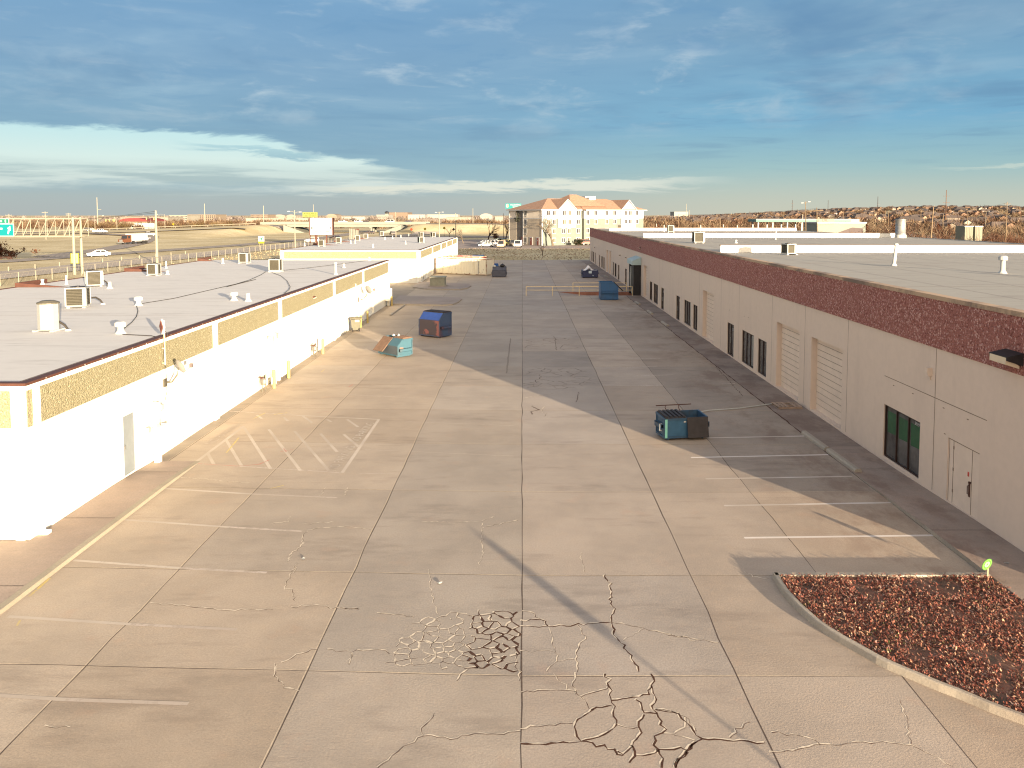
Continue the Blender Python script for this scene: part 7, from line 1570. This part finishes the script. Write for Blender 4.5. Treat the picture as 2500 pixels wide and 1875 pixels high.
for u, Y, w_, h, pal, lb, n_ in ((2458, 120, 2.4, 3.6, GRN, 'dark green juniper at the right edge of the warehouse roof', 1300), (1604, 290, 5, 6, RED, 'rust brown cedar at the right end of the hotel', 900), (1618, 300, 4, 5.2, BRN, 'tan cedar beside the rust brown one right of the hotel', 800), (1738, 330, 3.2, 5.2, RED, 'dark red cedar standing alone left of the teal canopy', 700), (2113, 320, 3.5, 5.5, RED, 'dark red cedar beyond the shop, left of the duct', 700), (2190, 290, 5, 6.5, RED, 'broad maroon tree left of the exhaust duct', 1100), (2290, 310, 4, 5.5, RED, 'maroon cedar right of the exhaust duct', 700), (2318, 320, 4, 5.5, RED, 'maroon cedar by the tall transmission mast', 700), (2410, 220, 2.2, 2.6, RED, 'small dark shrub right of the storage boxes', 500)):
    leafy('cedar_tree', lb, (u - 1275) / FOCAL * Y, Y, w_, h, pal, int(u), n_, 'tree', 'cone' if 'cedar' in lb else 'round')
for u, v, w_, h, pal, lb in ((1209, 588, 1.4, 2.6, RED, 'small dark red shrub behind the hotel cars'), (1412, 600, 1.8, 1.6, GRN, 'low dark shrub at the foot of the hotel facade'), (24, 632, 6.5, 1.9, RED, 'large dark shadowed thicket left of the exit ramp'), (3, 632, 3, 3.4, RED, 'dark shrub at the left edge beside the exit ramp')):
    x, y = at(u, v); leafy('shrub', lb, x, y, w_, h, pal, int(u + v), 500)
def brush(name, label, region, n_, hmin, hmax, pal, seed, blades=36, wd=.10, kind='stuff'):
    rr = random.Random(seed); mb = MB(); k = 0
    while k < n_:
        x, y = region(rr)
        if x is None: continue
        k += 1; g = terr(x, y); h = rr.uniform(hmin, hmax); base = rr.choice(pal); gq = rr.uniform(.75, 1.2)
        for b_ in range(blades):
            a = rr.uniform(0, 6.283); el_ = rr.uniform(.25, 1.35); L = h * rr.uniform(.45, 1.0); p = Vector((x + rr.gauss(0, h * .22), y + rr.gauss(0, h * .22), g + rr.uniform(0, h * .45)))
            d = Vector((math.cos(a) * math.cos(el_), math.sin(a) * math.cos(el_), math.sin(el_))); s_ = d.cross(Vector((rr.gauss(0, 1), rr.gauss(0, 1), rr.gauss(0, 1)))).normalized() * wd * rr.uniform(.5, 1.4); q = rr.uniform(.7, 1.3) * gq
            mb.add([p - s_, p + s_, p + d * L * .7 + s_ * .7, p + d * L], [(0, 1, 2, 3)], 0, tuple(z * q * .34 for z in (base[0], base[1] * 1.04, base[2] * 1.14)))
    o = mb.build(name, M_leaf, colname='tone'); tag(o, label, 'brush', kind=kind)
TANS = ((.34, .22, .13), (.26, .155, .09), (.42, .29, .17), (.22, .12, .075), (.48, .35, .22)); REDS = ((.24, .115, .07), (.18, .08, .05), (.32, .17, .10), (.40, .25, .15))
def r_right(rr):
    Y = rr.uniform(95, 300); x = rr.uniform(50, 50 + Y * .55); a = x / Y
    return (x, Y) if a < .72 and not (62 < x < 105 and 190 < Y < 236) and a > .2 else (None, None)
brush('brush_thicket', 'reddish brown brush filling the ground right of the warehouse', r_right, 620, 1.6, 3.8, REDS, 51, 44, .05)
def r_mid(rr):
    Y = rr.uniform(300, 470); a = rr.uniform(.10, .72)
    return (a * Y, Y) if not (88 < a * Y < 150 and Y < 356) else (None, None)
brush('far_brush', 'tan bare brush and trees beyond the warehouse roof', r_mid, 520, 3, 6, TANS, 52, 34, .10)
def r_hill(rr):
    Y = 450 + 1500 * rr.random() ** 1.4; return (rr.uniform(.09, .74) * Y, Y)
brush('hillside_trees', 'bare brown trees scattered between the hillside houses', r_hill, 2300, 3, 6.5, TANS + ((.20, .12, .08), (.16, .10, .07)), 53, 26, .28)
def r_left(rr):
    Y = rr.uniform(520, 900); a = rr.uniform(-.70, .0); return (a * Y, Y)
brush('left_treeline', 'bare brown trees in a line beyond the highway', r_left, 1000, 3, 5.5, TANS, 54, 30, .22)
def r_left2(rr):
    Y = rr.uniform(900, 2400); a = rr.uniform(-.72, .2); return (a * Y, Y)
brush('far_treeline', 'far brown woods along the horizon on the left', r_left2, 900, 4, 7, ((.48, .39, .32), (.42, .34, .29), (.56, .46, .38), (.36, .29, .26)), 55, 22, .5)  # paler, pinker palette: distance haze put into the colour
def r_road(rr):
    a = rr.uniform(-.545, -.36); Y = rr.uniform(452, 500); return (a * Y, Y)
brush('verge_brush', 'olive brown hedge behind the highway on the left', r_road, 150, 3, 5.0, ((.30, .20, .08), (.24, .17, .07), (.36, .24, .12), (.20, .12, .07)), 56, 36, .14)
def r_field(rr):
    return rr.uniform(-42, 60), rr.uniform(167, 219)
def r_grass(rr): return (rr.uniform(-48, 48), rr.uniform(166, 222))
brush('dry_grass', 'dry brown grass on the verge beyond the lot', r_grass, 5200, .06, .22, ((.75, .52, .36), (.62, .43, .30), (.88, .64, .44)), 57, 7, .05)
def r_grass2(rr): return (rr.uniform(-66, -45.5), rr.uniform(45, 215))
brush('roadside_grass', 'dry tan grass between the fence and the near building', r_grass2, 1500, .08, .25, ((1.1, .85, .46), (.95, .70, .36), (1.2, .95, .55)), 58, 6, .05)
